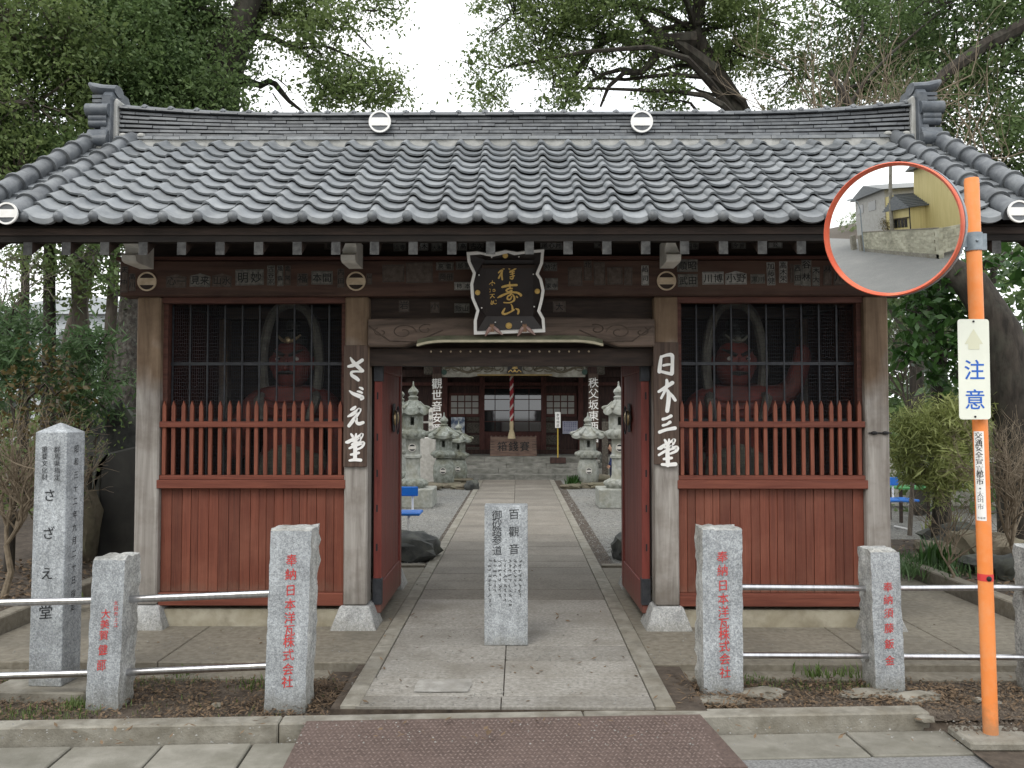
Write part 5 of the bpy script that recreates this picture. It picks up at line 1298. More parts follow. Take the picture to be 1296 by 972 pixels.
# ================================================================== traffic mirror on its orange pole
pb = ground(1254, 926, -.055); YP = pb.y
ptop = at(1229.5, 226, YP + .02)
mir = empty('traffic_mirror', tuple(pb), 'round convex traffic mirror with orange rim on an orange pole at the right edge', 'traffic mirror')
def rel(p): return Vector(p) - pb
pr = .0375
ax = rel(ptop)
m = MB(); m.tube([(0, 0, -.05), ax * .5, ax * .995, ax], [pr, pr, pr, pr * .93], 20); m.build('pole', M_ORANGE, mir, smooth=40)
def pole_at(py):
    for t in np.linspace(0, 1, 400):
        q = pb + ax * t; 
        v = CR.transposed() @ (q - EYE)
        if 486 - v.y / -v.z * FPX * 1.0 <= py: return q, t
    return q, 1
MY = YP - .14
mc = at(1128, 291, MY)
Rm = (at(1212, 291, MY) - at(1044, 291, MY)).length / 2 * 1.0
to_cam = (EYE - mc).normalized()
az = math.atan2(to_cam.x, -to_cam.y)     # measured from -Y toward +X
el = math.asin(to_cam.z)
MAZ, MEL = az - R(16.2), R(-8)
nrm = Vector((math.sin(MAZ) * math.cos(MEL), -math.cos(MAZ) * math.cos(MEL), math.sin(MEL)))
q = nrm.to_track_quat('Z', 'Y')
mh = empty('mirror_head', tuple(rel(mc))); mh.parent = mir; mh.rotation_mode = 'QUATERNION'; mh.rotation_quaternion = q
MIRM = bpy.data.materials.new('mirror_glass'); MIRM.use_nodes = True
b_ = MIRM.node_tree.nodes['Principled BSDF']; b_.inputs['Base Color'].default_value = (.93, .94, .92, 1); b_.inputs['Metallic'].default_value = 1; b_.inputs['Roughness'].default_value = .012
RC = 2.5     # radius of curvature
ri = Rm * .962; m = MB(); prof = []
NN = 26
for i in range(NN + 1):
    r_ = ri * i / NN; prof.append((max(r_, .0005), math.sqrt(RC * RC - r_ * r_) - math.sqrt(RC * RC - ri * ri)))
vs = []; n = 72
for r_, z in prof[::-1]:
    for k_ in range(n): t = 2 * math.pi * k_ / n; vs.append((r_ * math.cos(t), r_ * math.sin(t), z))
fs = [(j * n + k_, j * n + (k_ + 1) % n, (j + 1) * n + (k_ + 1) % n, (j + 1) * n + k_) for j in range(NN) for k_ in range(n)]
m.add(vs, fs); mf = m.build('mirror_face', MIRM, mh, smooth=180, recalc=False)
m = MB(); m.lathe([(ri * .99, -.02), (Rm, -.02), (Rm, .022), (Rm * .985, .03), (ri * 1.0, .018), (ri * .985, .0)], 72); m.build('rim', M_ORANGER, mh, smooth=40)
m = MB(); m.lathe([(Rm * 1.012, -.06), (Rm * 1.012, -.021), (Rm * .9, -.0215)], 48); m.lathe([(.05, -.13), (Rm * .5, -.10), (Rm * .92, -.062), (Rm * .9, -.03)], 48); m.build('back_shell', M_GALV, mh, smooth=40)
# bracket
pc, tc_ = pole_at(308)
m = MB(); dirp = ax.normalized()
m.tube([rel(pc) - dirp * .048, rel(pc) + dirp * .048], pr + .006, 20); m.build('clamp', M_GALV, mir, smooth=40)
m = MB(); c_ = rel(pc); m.box(c_.x + pr * .2, c_.x + pr + .03, c_.y - .008, c_.y + .008, c_.z - .045, c_.z + .045); m.build('clamp_lug', M_GALV, mir, bevel=.002)
bk = rel(mc) - nrm * .10
m = MB(); m.add([c_ + Vector((-pr, -.01, -.03)), c_ + Vector((-pr, -.01, .03)), bk + Vector((.03, .0, .03)), bk + Vector((.03, .0, -.03)), c_ + Vector((-pr, .0, -.03)), c_ + Vector((-pr, .0, .03)), bk + Vector((.03, .012, .03)), bk + Vector((.03, .012, -.03))],
                [(0, 1, 2, 3), (7, 6, 5, 4), (0, 4, 5, 1), (1, 5, 6, 2), (2, 6, 7, 3), (3, 7, 4, 0)]); m.build('bracket_arm', M_GALV, mir)
m = MB(); m.ball(c_ + Vector((-.005, -pr - .008, .0)), .008, 8, 5); m.build('bolt', M_GALV, mir, smooth=True)
# caution plate
Ysg = YP - .05
a_, b_3, c3_, d3 = at(1211.5, 404.5, Ysg), at(1251, 403.5, Ysg), at(1253, 530.5, Ysg), at(1214.5, 531, Ysg)
sg = empty('caution_sign', tuple((Vector(c3_) + Vector(d3)) / 2), 'upright pale caution plate lettered 注意 in blue with a faded arrow, on the orange pole', 'sign')
h_ = ((a_ - d3).length + (b_3 - c3_).length) / 2; w_ = (b_3 - a_).length; ln_ = ((a_ + b_3) / 2 - (c3_ + d3) / 2); 
sg.rotation_euler = (0, math.atan2(ln_.x, ln_.z), 0)
def rrect(w2, z0, z1, r, n=5):
    o = []
    for cx, cz_, s0 in ((w2 - r, z0 + r, -90), (w2 - r, z1 - r, 0), (-w2 + r, z1 - r, 90), (-w2 + r, z0 + r, 180)):
        for i in range(n + 1): t = R(s0 + 90 * i / n); o.append((cx + r * math.cos(t), cz_ + r * math.sin(t)))
    return o
m = MB(); m.prism(rrect(w_ / 2, 0, h_, .016), -.004, 0); m.build('plate', M_SIGNW, sg)
m = MB(); s_ = h_ / 127
MGF = lambda ch, y, sz: write(m, ch, 0, (530.5 - y) * s_ + sz * s_ * .5, sz * s_, sz, -.0052, .012, 0, 0, 1.0)
MGF('注', 468.5, 27); MGF('意', 506, 27); m.build('lettering', M_BLUEINK, sg, recalc=False)
m = MB(); zz = lambda y: (530.5 - y) * s_
m.add([(x * s_, -.0055, zz(y)) for x, y in ((0, 416), (11.5, 435), (7, 435), (7, 442), (-7, 442), (-7, 435), (-11.5, 435))], [(6, 1, 0), (5, 2, 6), (2, 1, 6), (5, 4, 3, 2)][0:0] + [(0, 1, 2, 5, 6), (2, 3, 4, 5)]); m.build('arrow', M_PALEARROW, sg, recalc=False)
for z in (h_ - .012, .014):
    m = MB(); m.ball((0, -.006, z), .006, 8, 5); m.build('screw', M_IRON, sg)
# sticker wrapped round the pole
def on_pole(py, r, ang):
    p_, t = pole_at(py); return rel(p_) + Vector((r * math.sin(ang), -r * math.cos(ang), 0))
def wrap(name, py0, py1, r, a0, a1, mt, n=8):
    m = MB(); vs = [on_pole(py, r, a0 + (a1 - a0) * i / n) for py in (py0, py1) for i in range(n + 1)]
    m.add(vs, [(i, i + 1, n + 2 + i, n + 1 + i) for i in range(n)]); return m.build(name, mt, mir, recalc=False, smooth=40)
ca = math.atan2(-pb.x, YP) # direction to the camera
wrap('sticker', 546, 660, pr + .0006, ca - .95, ca + .42, M_WHITE)
m = MB()
def pole_text(text, py, step, size, wt, mi=0):
    for i, ch in enumerate(text):
        vs, fs = glyph(ch, 0); p_, t = pole_at(py + i * step)
        cen = ca - .28 + (.03 if wt else 0); sz = size * YP / FPX; out = []
        for x, z in vs:
            aa = cen + (x - .5) * sz / pr * .98; zc = (z - .37) * sz
            out.append(rel(p_) + Vector(((pr + .0012 + wt) * math.sin(aa) + dirp.x * zc, -(pr + .0012 + wt) * math.cos(aa), zc)))
        m.add(out, fs)
pole_text('交通安全宣言都市・', 551.5, 8.4, 9, .0); pole_text('交通安全宣言都市・', 551.5, 8.4, 9, .001); pole_text('太田市', 625, 8.0, 7.6, .0)
m.build('sticker_lettering', M_INK, mir, recalc=False)
m = MB(); pole_text('', 0, 1, 1, 0)
for i, (ch) in enumerate('地福課'):
    vs, fs = glyph(ch, 0); p_, t = pole_at(656); sz = .02
    out = []
    for x, z in vs:
        aa = ca - .60 + i * .36 + (x - .5) * .3; zc = (z - .4) * .012
        out.append(rel(p_) + Vector(((pr + .0012) * math.sin(aa), -(pr + .0012) * math.cos(aa), zc)))
    m.add(out, fs)
m.build('sticker_lettering', M_INKFADE, mir, recalc=False)
wrap('red_band', 726, 735.5, pr + .001, ca - 1.4, ca + 1.5, M_REDBAND, 12)
m = MB(); p_ = on_pole(731, pr + .002, ca + .45); m.ball(p_, .014, 12, 8, 0, (1, .6, 1)); m.build('band_buckle', M_BLACK, mir, smooth=True)
g = ground(1240, 922, -.08)
MB().box(-.17, .19, -.13, .12, -.055, -.008).build('foot_slab', M_CONCL, mir, bevel=.01)
# ================================================================== courtyard
def lathe_part(name, prof, n, mt, e, sm=40, twist=None):
    m = MB(); m.lathe(prof, n); return m.build(name, mt, e, smooth=sm)
def kasa(e, r, z, h, mt, n=6, curl=.05):
    """lantern roof with upturned scrolled corners"""
    N = n * 6; prof = [(.30, h), (.45, h * .75), (.75, h * .38), (1.0, .06 * h), (1.0, -.22 * h), (.7, -.30 * h)]
    m = MB(); vs = []
    for fr, zz in prof:
        for k_ in range(N):
            t = 2 * math.pi * k_ / N; c_ = abs(math.cos(n * t / 2)) ** 6
            rr = r * fr * (1 - .10 * (1 - c_) * fr); up = curl * c_ * max(0, fr - .55) * 2
            vs.append((rr * math.cos(t), rr * math.sin(t), z + zz + up))
    m.add(vs, [(j * N + k_, j * N + (k_ + 1) % N, (j + 1) * N + (k_ + 1) % N, (j + 1) * N + k_) for j in range(len(prof) - 1) for k_ in range(N)] + [tuple(range(N - 1, -1, -1)), tuple((len(prof) - 1) * N + k_ for k_ in range(N))])
    for i in range(n):
        t = 2 * math.pi * i / n
        m.ball((r * 1.0 * math.cos(t), r * 1.0 * math.sin(t), z + curl + h * .12), r * .11, 8, 6)
        m.tube([(r * .4 * math.cos(t), r * .4 * math.sin(t), z + h * .85), (r * .7 * math.cos(t), r * .7 * math.sin(t), z + h * .5), (r * .98 * math.cos(t), r * .98 * math.sin(t), z + h * .2 + curl)], [r * .06, r * .07, r * .08], 6)
    return m.build('lantern_roof', mt, e, smooth=45)
def finial(e, z, s_, mt):
    lathe_part('finial', [(s_ * .45, z - .01), (s_ * .8, z + s_ * .3), (s_ * .95, z + s_ * .7), (s_ * .55, z + s_ * .95), (s_ * .75, z + s_ * 1.2), (s_ * .95, z + s_ * 1.6), (s_ * .8, z + s_ * 2.0), (s_ * .35, z + s_ * 2.4), (s_ * .18, z + s_ * 2.7), (s_ * .10, z + s_ * 3.4), (s_ * .02, z + s_ * 3.5)], 16, mt, e)
def firebox(e, r, z0, z1, mt, n=6):
    m = MB(); N = n
    zt = z1; zb = z0
    vs = []
    fr = []
    for i in range(N):       # posts and openings
        a0 = 2 * math.pi * (i - .5) / N - math.pi / 2; a1 = a0 + 2 * math.pi / N
        p0, p1 = Vector((r * math.cos(a0), r * math.sin(a0), 0)), Vector((r * math.cos(a1), r * math.sin(a1), 0))
        op = i % 2 == 0
        segs = [(0, .3), (.7, 1)] if op else [(0, 1)]
        inn = .78
        def quadbox(u0, u1, za, zb_):
            q = [p0.lerp(p1, u0), p0.lerp(p1, u1)]; qi = [v * inn for v in q]
            P_ = [q[0] + Vector((0, 0, za)), q[1] + Vector((0, 0, za)), qi[1] + Vector((0, 0, za)), qi[0] + Vector((0, 0, za)), q[0] + Vector((0, 0, zb_)), q[1] + Vector((0, 0, zb_)), qi[1] + Vector((0, 0, zb_)), qi[0] + Vector((0, 0, zb_))]
            m.add(P_, [(0, 1, 5, 4), (1, 2, 6, 5), (2, 3, 7, 6), (3, 0, 4, 7), (0, 3, 2, 1), (4, 5, 6, 7)])
        for s_ in segs: quadbox(s_[0], s_[1], zb, zt)
        if op: quadbox(.3, .7, zb, zb + (zt - zb) * .25); quadbox(.3, .7, zt - (zt - zb) * .25, zt)
    return m.build('fire_box', mt, e)
def petals(e, name, r, z, h, mt, n=12):
    m = MB(); m.lathe([(r * .86, z), (r, z + h * .35), (r * .94, z + h * .8), (r * .7, z + h)], 28)
    for i in range(n):
        t = 2 * math.pi * i / n; m.ball((r * .93 * math.cos(t), r * .93 * math.sin(t), z + h * .5), r * .2, 7, 5, 0, (1, 1, h / r * 1.6))
    return m.build(name, mt, e, smooth=50)
def tall_lantern(x, y, label, sc_=1.0, mt=M_LANT):
    e = empty('stone_lantern', (x, y, -.02), label, 'stone lantern', 'stone lanterns along the inner path'); e.scale = (sc_,) * 3
    MB().box(-.39, .39, -.39, .39, 0, .33).build('plinth', M_LANTP, e, bevel=.015)
    petals(e, 'lotus_base', .25, .33, .16, mt)
    lathe_part('shaft', [(.16, .48), (.145, .52), (.128, .56), (.128, .84), (.155, .86), (.155, .90), (.128, .92), (.128, 1.18), (.15, 1.21)], 20, M_LANTP, e)
    petals(e, 'platform', .23, 1.20, .17, mt, 10)
    firebox(e, .18, 1.37, 1.65, mt)
    kasa(e, .275, 1.67, .22, mt, 6, .05)
    finial(e, 1.87, .10, mt)
    crest('crest', e, (0, -.130, 1.04), .07, M_WHITED, M_INK, .012)
    return e
def barrel_lantern(x, y, label, mt=M_LANT, sc_=1.0):
    e = empty('stone_lantern', (x, y, -.02), label, 'stone lantern', 'stone lanterns along the inner path'); e.scale = (sc_,) * 3
    rock('base_rock', M_ROCKB, e, (0, 0, -.02), (.85, .8, .16), int(x * 10) + 5, 2, .25, cubic=.5)
    lathe_part('body', [(.17, .05), (.225, .12), (.245, .3), (.235, .48), (.20, .60), (.15, .66)], 22, M_LANTP if mt is M_LANTP else M_LANT, e)
    petals(e, 'platform', .27, .66, .17, mt, 10)
    firebox(e, .185, .83, 1.12, mt)
    kasa(e, .37, 1.14, .22, mt, 6, .04)
    finial(e, 1.33, .10, mt)
    crest('crest', e, (0, -.25, .38), .07, M_WHITED, M_INK, .012)
    return e
def gx(px, Y): return at(px, 525, Y).x
tall_lantern(gx(523, 15.3), 15.3, 'tall stone lantern on a square plinth, foremost on the left of the inner path')
tall_lantern(gx(506, 17.3), 17.3, 'tall stone lantern mostly hidden by the left door behind the foremost one')
barrel_lantern(gx(562, 19.3), 19.3, 'mossy round bodied stone lantern left of the inner path, in front of the hall steps')
barrel_lantern(gx(580.5, 20.6), 20.6, 'round bodied stone lantern half hidden behind the mossy one', sc_=.88)
barrel_lantern(gx(744, 19.3), 19.3, 'pale round bodied stone lantern right of the inner path before the hall', M_LANTP)
tall_lantern(gx(783, 15.3), 15.3, 'tall stone lantern on a square plinth, partly hidden by the right door', 1.0, M_LANTP)
# rocks
def rk(label, px, Y, dims, mt, seed, z=-.03, cub=.3, cat='rock', name='boulder'):
    o = rock(name, mt, None, (gx(px, Y), Y, z), dims, seed, 3, .28, True, cub); return prop(o, label, cat)
rk('large grey boulder partly behind the left door at the end of the apron', 505, 9.75, (.95, .6, .34), M_ROCK, 3)
rk('grey boulder just showing at the foot of the right door', 801, 9.75, (.5, .4, .3), M_ROCK, 8)
rk('small rock beside the mossy round lantern at the left path edge', 597, 18.6, (.30, .3, .24), M_ROCK, 5)
for i, (px, Y, s_, lb) in enumerate(((585, 18.8, .5, 'low rock between the mossy lantern and the small rock left of the path'), (543, 18.6, .6, 'low rock in front of the mossy round lantern at its left'), (722, 18.9, .45, 'low brown rock left of the pale round lantern'), (762, 19.0, .6, 'low brown rock right of the pale round lantern'), (757, 20.2, .9, 'dark rock behind the pale round lantern'))):
    rk(lb, px, Y, (s_, .35, s_ * .28), M_ROCKB, 20 + i)
# green tuft by the right lantern
def spiky(name, label, cat, x, y, z, n, h, r_, mt, seed, wd=.012, spread=.5):
    r = np.random.RandomState(seed); V = []
    for i in range(n):
        a = r.uniform(0, 6.28); s_ = r.uniform(0, 1); bx, by = x + r_ * .35 * r.randn(), y + r_ * .35 * r.randn(); hh = h * r.uniform(.5, 1.1)
        ox, oy = math.cos(a) * spread * hh * s_, math.sin(a) * spread * hh * s_; w_ = wd
        sx, sy = -math.sin(a) * w_, math.cos(a) * w_
        p0 = (bx, by, z); p1 = (bx + ox * .4, by + oy * .4, z + hh * .6); p2 = (bx + ox, by + oy, z + hh * .95)
        V += [(p0[0] - sx, p0[1] - sy, p0[2]), (p0[0] + sx, p0[1] + sy, p0[2]), (p1[0] + sx, p1[1] + sy, p1[2]), (p1[0] - sx, p1[1] - sy, p1[2])]
        V += [(p1[0] - sx, p1[1] - sy, p1[2]), (p1[0] + sx, p1[1] + sy, p1[2]), (p2[0] + sx * .1, p2[1] + sy * .1, p2[2]), (p2[0] - sx * .1, p2[1] - sy * .1, p2[2])]
    return prop(quads(name, np.array(V), mt), label, cat)
spiky('plant', 'small green leafy tuft left of the pale round lantern', 'plant', gx(727, 19.2), 19.2, -.02, 90, .3, .25, L_BROAD, 3, .02)
# blue benches
def bench(label, x, y, rz_, W=1.5, white=M_WHITE):
    e = empty('blue_bench', (x, y, -.02), label, 'bench', 'blue plastic benches on the gravel', rz_)
    MB().box(-W / 2, W / 2, -.2, .18, .40, .435).build('seat', M_BLUE, e, bevel=.01)
    MB().box(-W / 2, W / 2 - .07, .20, .225, .60, .72).build('backrest', M_BLUE, e, bevel=.01)
    for s_ in (-1, 1):
        xx = s_ * (W / 2 - .14)
        m = MB(); m.tube([(xx, .242, .70), (xx, .23, .42), (xx, -.14, .39), (xx, -.17, .36), (xx, -.16, .05), (xx, -.13, .015), (xx, .20, .015)], .014, 8); m.build('leg', white, e, smooth=40)
    return e
bench('blue plastic bench with white legs, its end showing past the left door', gx(533, 10.5) - .75, 10.6, R(0))
bench('blue plastic bench with white loop legs just right of the right gate post', gx(1146, 12.2) - .75 + .12, 12.2, R(8))
# green low table behind the right bench
e = empty('green_table', (gx(1156, 13.2) , 13.2, -.02), 'small green topped table behind the blue bench at right', 'table')
MB().box(-.35, .35, -.25, .25, .50, .53).build('table_top', mat('green_table_paint', (.05, .22, .07), (.07, .28, .09), scale=(9, 9, 9), rough=.6), e, bevel=.006)
for a in (-.3, .3):
    for b in (-.2, .2): MB().box(a - .02, a + .02, b - .02, b + .02, 0, .5).build('leg', M_DARKWOOD, e)
# child in a dark quilted jacket, seen from the side beside the right lantern
M_JACK = mat('navy_quilted_jacket', (.012, .022, .085), (.025, .04, .14), scale=(2, 2, 40), rough=.6, bump=.3)
M_FACE = mat('face_skin', (.42, .24, .16), (.5, .30, .21), scale=(20, 20, 20), rough=.6)
M_JEAN = mat('dark_trousers', (.015, .018, .045), (.03, .033, .07), scale=(20, 20, 20), rough=.8)
px0 = gx(775.5, 19.2)
ch_ = empty('person', (px0, 19.2, -.02), 'small child in a navy quilted jacket facing left, beside the right lantern', 'person')
H_ = 1.0
P = [(0, 0, .46, .085), (0, 0, .56, .09), (0, 0, .68, .085), (0, 0, .755, .05), (-.005, 0, .80, .04),
     (-.005, -.085, .70, .04), (-.03, -.12, .58, .034), (-.08, -.11, .49, .027), (0, .085, .70, .04), (-.03, .12, .58, .034), (-.08, .11, .49, .027),
     (0, -.045, .38, .065), (-.01, -.05, .22, .05), (0, -.05, .05, .036), (-.08, -.05, .03, .03), (0, .045, .38, .065), (.03, .05, .22, .05), (.05, .05, .05, .036), (-.03, .05, .03, .03)]
E_ = [(0, 1), (1, 2), (2, 3), (3, 4), (2, 5), (5, 6), (6, 7), (2, 8), (8, 9), (9, 10), (0, 11), (11, 12), (12, 13), (13, 14), (0, 15), (15, 16), (16, 17), (17, 18)]
skinned('body', P, E_, M_JACK, ch_, 1)
m = MB()
for s_ in (-1, 1): m.tube([(0, s_ * .047, .42), (-.005, s_ * .05, .22), (.02, s_ * .05, .06)], [.072, .058, .045], 10)
m.build('trousers', M_JEAN, ch_, smooth=True)
m = MB(); m.ball((-.01, 0, .89), .088, 16, 12, 0, (1.0, .86, 1.12)); m.ball((-.100, 0, .88), .016, 6, 5); m.ball((.0, -.077, .885), .02, 6, 5, 0, (.8, .5, 1.2)); m.ball((.0, .077, .885), .02, 6, 5, 0, (.8, .5, 1.2)); m.build('head', M_FACE, ch_, smooth=True)
m = MB(); m.ball((.018, 0, .915), .098, 16, 12, 0, (1.0, .92, 1.0)); m.build('hair', M_HAIR, ch_, smooth=True)
m = MB()
for s_ in (-1, 1): m.ball((-.088, s_ * .032, .90), .010, 6, 5); 
m.build('eye', M_INK, ch_); m = MB(); m.box(-.094, -.085, -.018, .018, .845, .852); m.build('mouth', M_REDINK, ch_)
for s_ in (-1, 1):
    m = MB(); m.ball((-.09, s_ * .112, .475), .022, 8, 6, 0, (1, .6, 1.2))
    for f in range(4): m.tube([(-.095 - .006 * f, s_ * .112 + (f - 1.5) * .007, .465), (-.105 - .006 * f, s_ * .112 + (f - 1.5) * .007, .438), (-.10, s_ * .11, .425 + .004 * f)], .006, 5)
    m.tube([(-.105, s_ * .105, .48), (-.125, s_ * .10, .46)], .007, 5); m.build('hand', M_FACE, ch_, smooth=True)

# ================================================================== main hall
HY = 24.2
hall = empty('main_hall', (-.1, HY, 0), 'dark timber main hall of the temple seen through the gateway, with stone steps', 'hall')
def hp(mb, name, m, parent=hall, **k):
    mb.v = [(x + .1, y - HY, z) for x, y, z in mb.v]; return mb.build(name, m, parent, **k)
M_HDARK = mat('dark_hall_timber', (.028, .014, .012), (.06, .03, .024), scale=(20, 20, 4), rough=.75)
M_HRED = mat('hall_maroon_timber', (.055, .018, .014), (.10, .034, .027), scale=(20, 20, 4), rough=.7)
M_STEP = mat('step_stone', (.12, .12, .105), (.27, .265, .24), scale=(4, 4, 9), detail=6, rough=.9, c3=(.10, .10, .085), s3=3, a3=.7)
# podium and steps: separate blocks
for r_, (y0, y1, z0, z1, ofs) in enumerate(((21.35, 21.75, -.05, .115, 0), (21.75, 22.1, .0, .235, .4), (22.1, 22.5, .1, .355, .2), (22.5, 27.5, .1, .50, .6))):
    x = -4.2 - ofs if r_ < 3 else -6.0
    lim = 4.0 if r_ < 3 else 5.9
    while x < lim:
        xe = min(x + 1.02, lim); hp(MB().box(x + .003, xe - .003, y0, y1 if r_ < 3 else 22.9, z0, z1), 'step_block', M_STEP, bevel=.008); x = xe
hp(MB().box(-6.0, 5.9, 22.9, 32, .0, .498), 'podium', M_STEP)
yw = 24.2
def hx(px, Y=yw): return at(px, 525, Y).x
def hz(py, Y=yw): return at(648, py, Y).z
hp(MB().box(-6, 5.8, yw + .12, yw + .2, .5, 4.2), 'front_wall', M_HDARK)
# posts
for px in (486, 505, 563, 610, 688, 735, 790, 815):
    x = hx(px); hp(MB().box(x - .07, x + .07, yw, yw + .12, .5, 3.6), 'hall_post', M_HRED)
hp(MB().box(-6, 5.8, yw - .01, yw + .121, hz(488), hz(484)), 'hall_beam', M_HRED)
hp(MB().box(-6, 5.8, yw - .02, yw + .121, hz(477), hz(468)), 'hall_beam', M_HDARK)
hp(MB().box(-6, 5.8, yw - .005, yw + .121, .5, .62), 'floor_beam', M_HDARK)
# paper windows, 4 by 3 panes
M_SHOJI = mat('shoji_paper', (.34, .33, .31), (.42, .41, .385), scale=(6, 6, 6), rough=.9)
for (pa, pb_) in ((570, 606), (691.5, 727.5)):
    x0, x1, z1, z0 = hx(pa), hx(pb_), hz(500), hz(524.5)
    w_e = empty('window', (0, 0, 0)); w_e.parent = hall
    W = (x1 - x0) / 4; Hh = (z1 - z0) / 3
    hp(MB().box(x0 - .06, x1 + .06, yw + .06, yw + .10, z0 - .06, z1 + .06), 'frame', M_HRED, w_e)
    for i in range(4):
        for j in range(3): hp(MB().box(x0 + i * W + .016, x0 + (i + 1) * W - .016, yw + .048, yw + .061, z0 + j * Hh + .016, z0 + (j + 1) * Hh - .016), 'pane', M_SHOJI, w_e)
# glass doors
GLS = bpy.data.materials.new('door_glass'); GLS.use_nodes = True; b_ = GLS.node_tree.nodes['Principled BSDF']; b_.inputs['Base Color'].default_value = (.012, .014, .016, 1); b_.inputs['Roughness'].default_value = .04; b_.inputs['Specular IOR Level'].default_value = .9; b_.inputs['Coat Weight'].default_value = .6; b_.inputs['Coat Roughness'].default_value = .02
dx = [611, 627, 646.5, 650, 669, 687]
cols = [(611, 626), (627, 646), (651, 669), (670, 686.5)]; rows = [(492, 505), (506, 519), (520, 533), (534, 546)]
dr_e = empty('glass_door', (0, 0, 0)); dr_e.parent = hall
hp(MB().box(hx(608), hx(689.5), yw + .05, yw + .09, .6, hz(490)), 'frame', M_HRED, dr_e)
for a, b in cols:
    for i, (t, u) in enumerate(rows):
        tl = rnd.uniform(-.004, .004)
        m = MB(); x0, x1, z0, z1 = hx(a), hx(b), hz(u), hz(t)
        dz_ = .012 if i < 2 else .0; m.add([(x0, yw + .018, z0), (x1, yw + .018 + tl, z0), (x1, yw + .018 + tl + dz_ * 2, z1), (x0, yw + .018 + dz_ * 2, z1), (x0, yw + .09, z0), (x1, yw + .09, z0), (x1, yw + .09, z1), (x0, yw + .09, z1)], [(0, 1, 2, 3), (0, 4, 5, 1), (1, 5, 6, 2), (2, 6, 7, 3), (3, 7, 4, 0)])
        hp(m, 'pane', GLS, dr_e, recalc=False)
# carved panels
M_CARV = mat('carved_panel_timber', (.04, .034, .028), (.12, .105, .085), scale=(24, 24, 24), detail=6, rough=.9, bump=1.0)
for (a, b) in ((590, 608), (690, 708), (541, 560), (733, 757)):
    for (t, u) in ((528, 533), (535, 548), (551, 563), (566, 573)):
        hp(MB().box(hx(a), hx(b), yw + .085, yw + .121, hz(u), hz(t)), 'carved_panel', M_CARV, bevel=.01)
# porch: two posts, white rainbow beam with cloud carving, gold lip, small plaque
yp = 21.9
def qx(px, Y=yp): return at(px, 525, Y).x
def qz(py, Y=yp): return at(648, py, Y).z
for px in (553, 750):
    x = qx(px); hp(MB().box(x - .11, x + .11, yp, yp + .22, .36, 3.1), 'porch_post', M_HDARK, bevel=.01)
    hp(MB().box(x - .19, x + .19, yp - .08, yp + .3, .355, .46), 'post_foot', M_STEP, bevel=.02)
N = 30; x0, x1 = qx(559), qx(741); top, bot = [], []
for i in range(N + 1):
    t = i / N; e_ = min(t, 1 - t); top.append((x0 + (x1 - x0) * t, qz(455))); bot.append((x0 + (x1 - x0) * t, qz(477) + .05 * min(1, max(0, (e_ - .2) / .08))))
m = MB(); m.prism(top + bot[::-1], yp + .02, yp + .2)
pbm = hp(m, 'porch_beam', mat('whitened_beam', (.24, .225, .19), (.40, .38, .33), scale=(9, 9, 9), rough=.9, c3=(.16, .14, .11), s3=5, a3=.7))
m = MB()
for i in range(14):
    cx = x0 + (x1 - x0) * (i + .5) / 14; pts = []
    if 5.5 < i < 7.5: continue
    for j in range(14):
        t = j / 13; an = t * 7.5 + i; rr = .13 * (1 - .6 * t); pts.append((cx + rr * math.cos(an) * 1.2, yp + .02, qz(466) + rr * math.sin(an) * .8))
    m.tube(pts, .016, 5)
m.tube([(x0 + (x1 - x0) * t, yp + .015, qz(468) + .06 * math.sin(t * 26)) for t in np.linspace(.02, .36, 22)], .03, 5); m.tube([(x0 + (x1 - x0) * t, yp + .015, qz(468) + .06 * math.sin(t * 26 + 2)) for t in np.linspace(.64, .98, 22)], .03, 5)
hp(m, 'cloud_carving', mat('brown_carving', (.10, .085, .06), (.17, .145, .105), scale=(9, 9, 9), rough=.9), pbm)
hp(MB().box(qx(604), qx(699), yp - .01, yp + .03, qz(475.5), qz(473.6)), 'gold_lip', mat('dull_gold_lip', (.22, .15, .05), (.32, .22, .08), rough=.6), pbm)
hp(MB().box(qx(536), qx(562), yp + .03, yp + .17, qz(474), qz(458)), 'beam_nose', M_CARV, bevel=.03); hp(MB().box(qx(739), qx(766), yp + .03, yp + .17, qz(474), qz(458)), 'beam_nose', M_CARV, bevel=.03)
m = MB(); n = 20
for sx_ in (562, 740): m.lathe([(.07, 0), (.07, .03)], 16, (qx(sx_), yp + .02, qz(471)), axis='Y')
hp(m, 'beam_boss', mat('green_patina', (.03, .06, .05), (.05, .09, .07), rough=.7))
hpq = empty('hall_plaque', (qx(651.5), yp - .03, qz(472.5)), 'small black and gold plaque on the porch beam of the hall', 'plaque')
MB().prism([(-.21, 0), (.21, 0), (.18, .12), (.22, .42), (-.22, .42), (-.18, .12)], -.03, 0).build('panel', M_BLACKLAC, hpq)
m = MB(); write(m, '堂', 0, .27, .17, .2, -.033, .03); brush(m, [[(-16, 0, 2), (-10, -5, 2), (-6, 0, 2), (0, -2, 2), (6, 0, 2), (10, -5, 2), (16, 0, 2)]], 0, .03, .01, -.033); m.lathe([(.03, 0), (.03, .01)], 10, (0, -.032, .07), axis='Y'); m.build('lettering', M_GOLD, hpq, recalc=False)
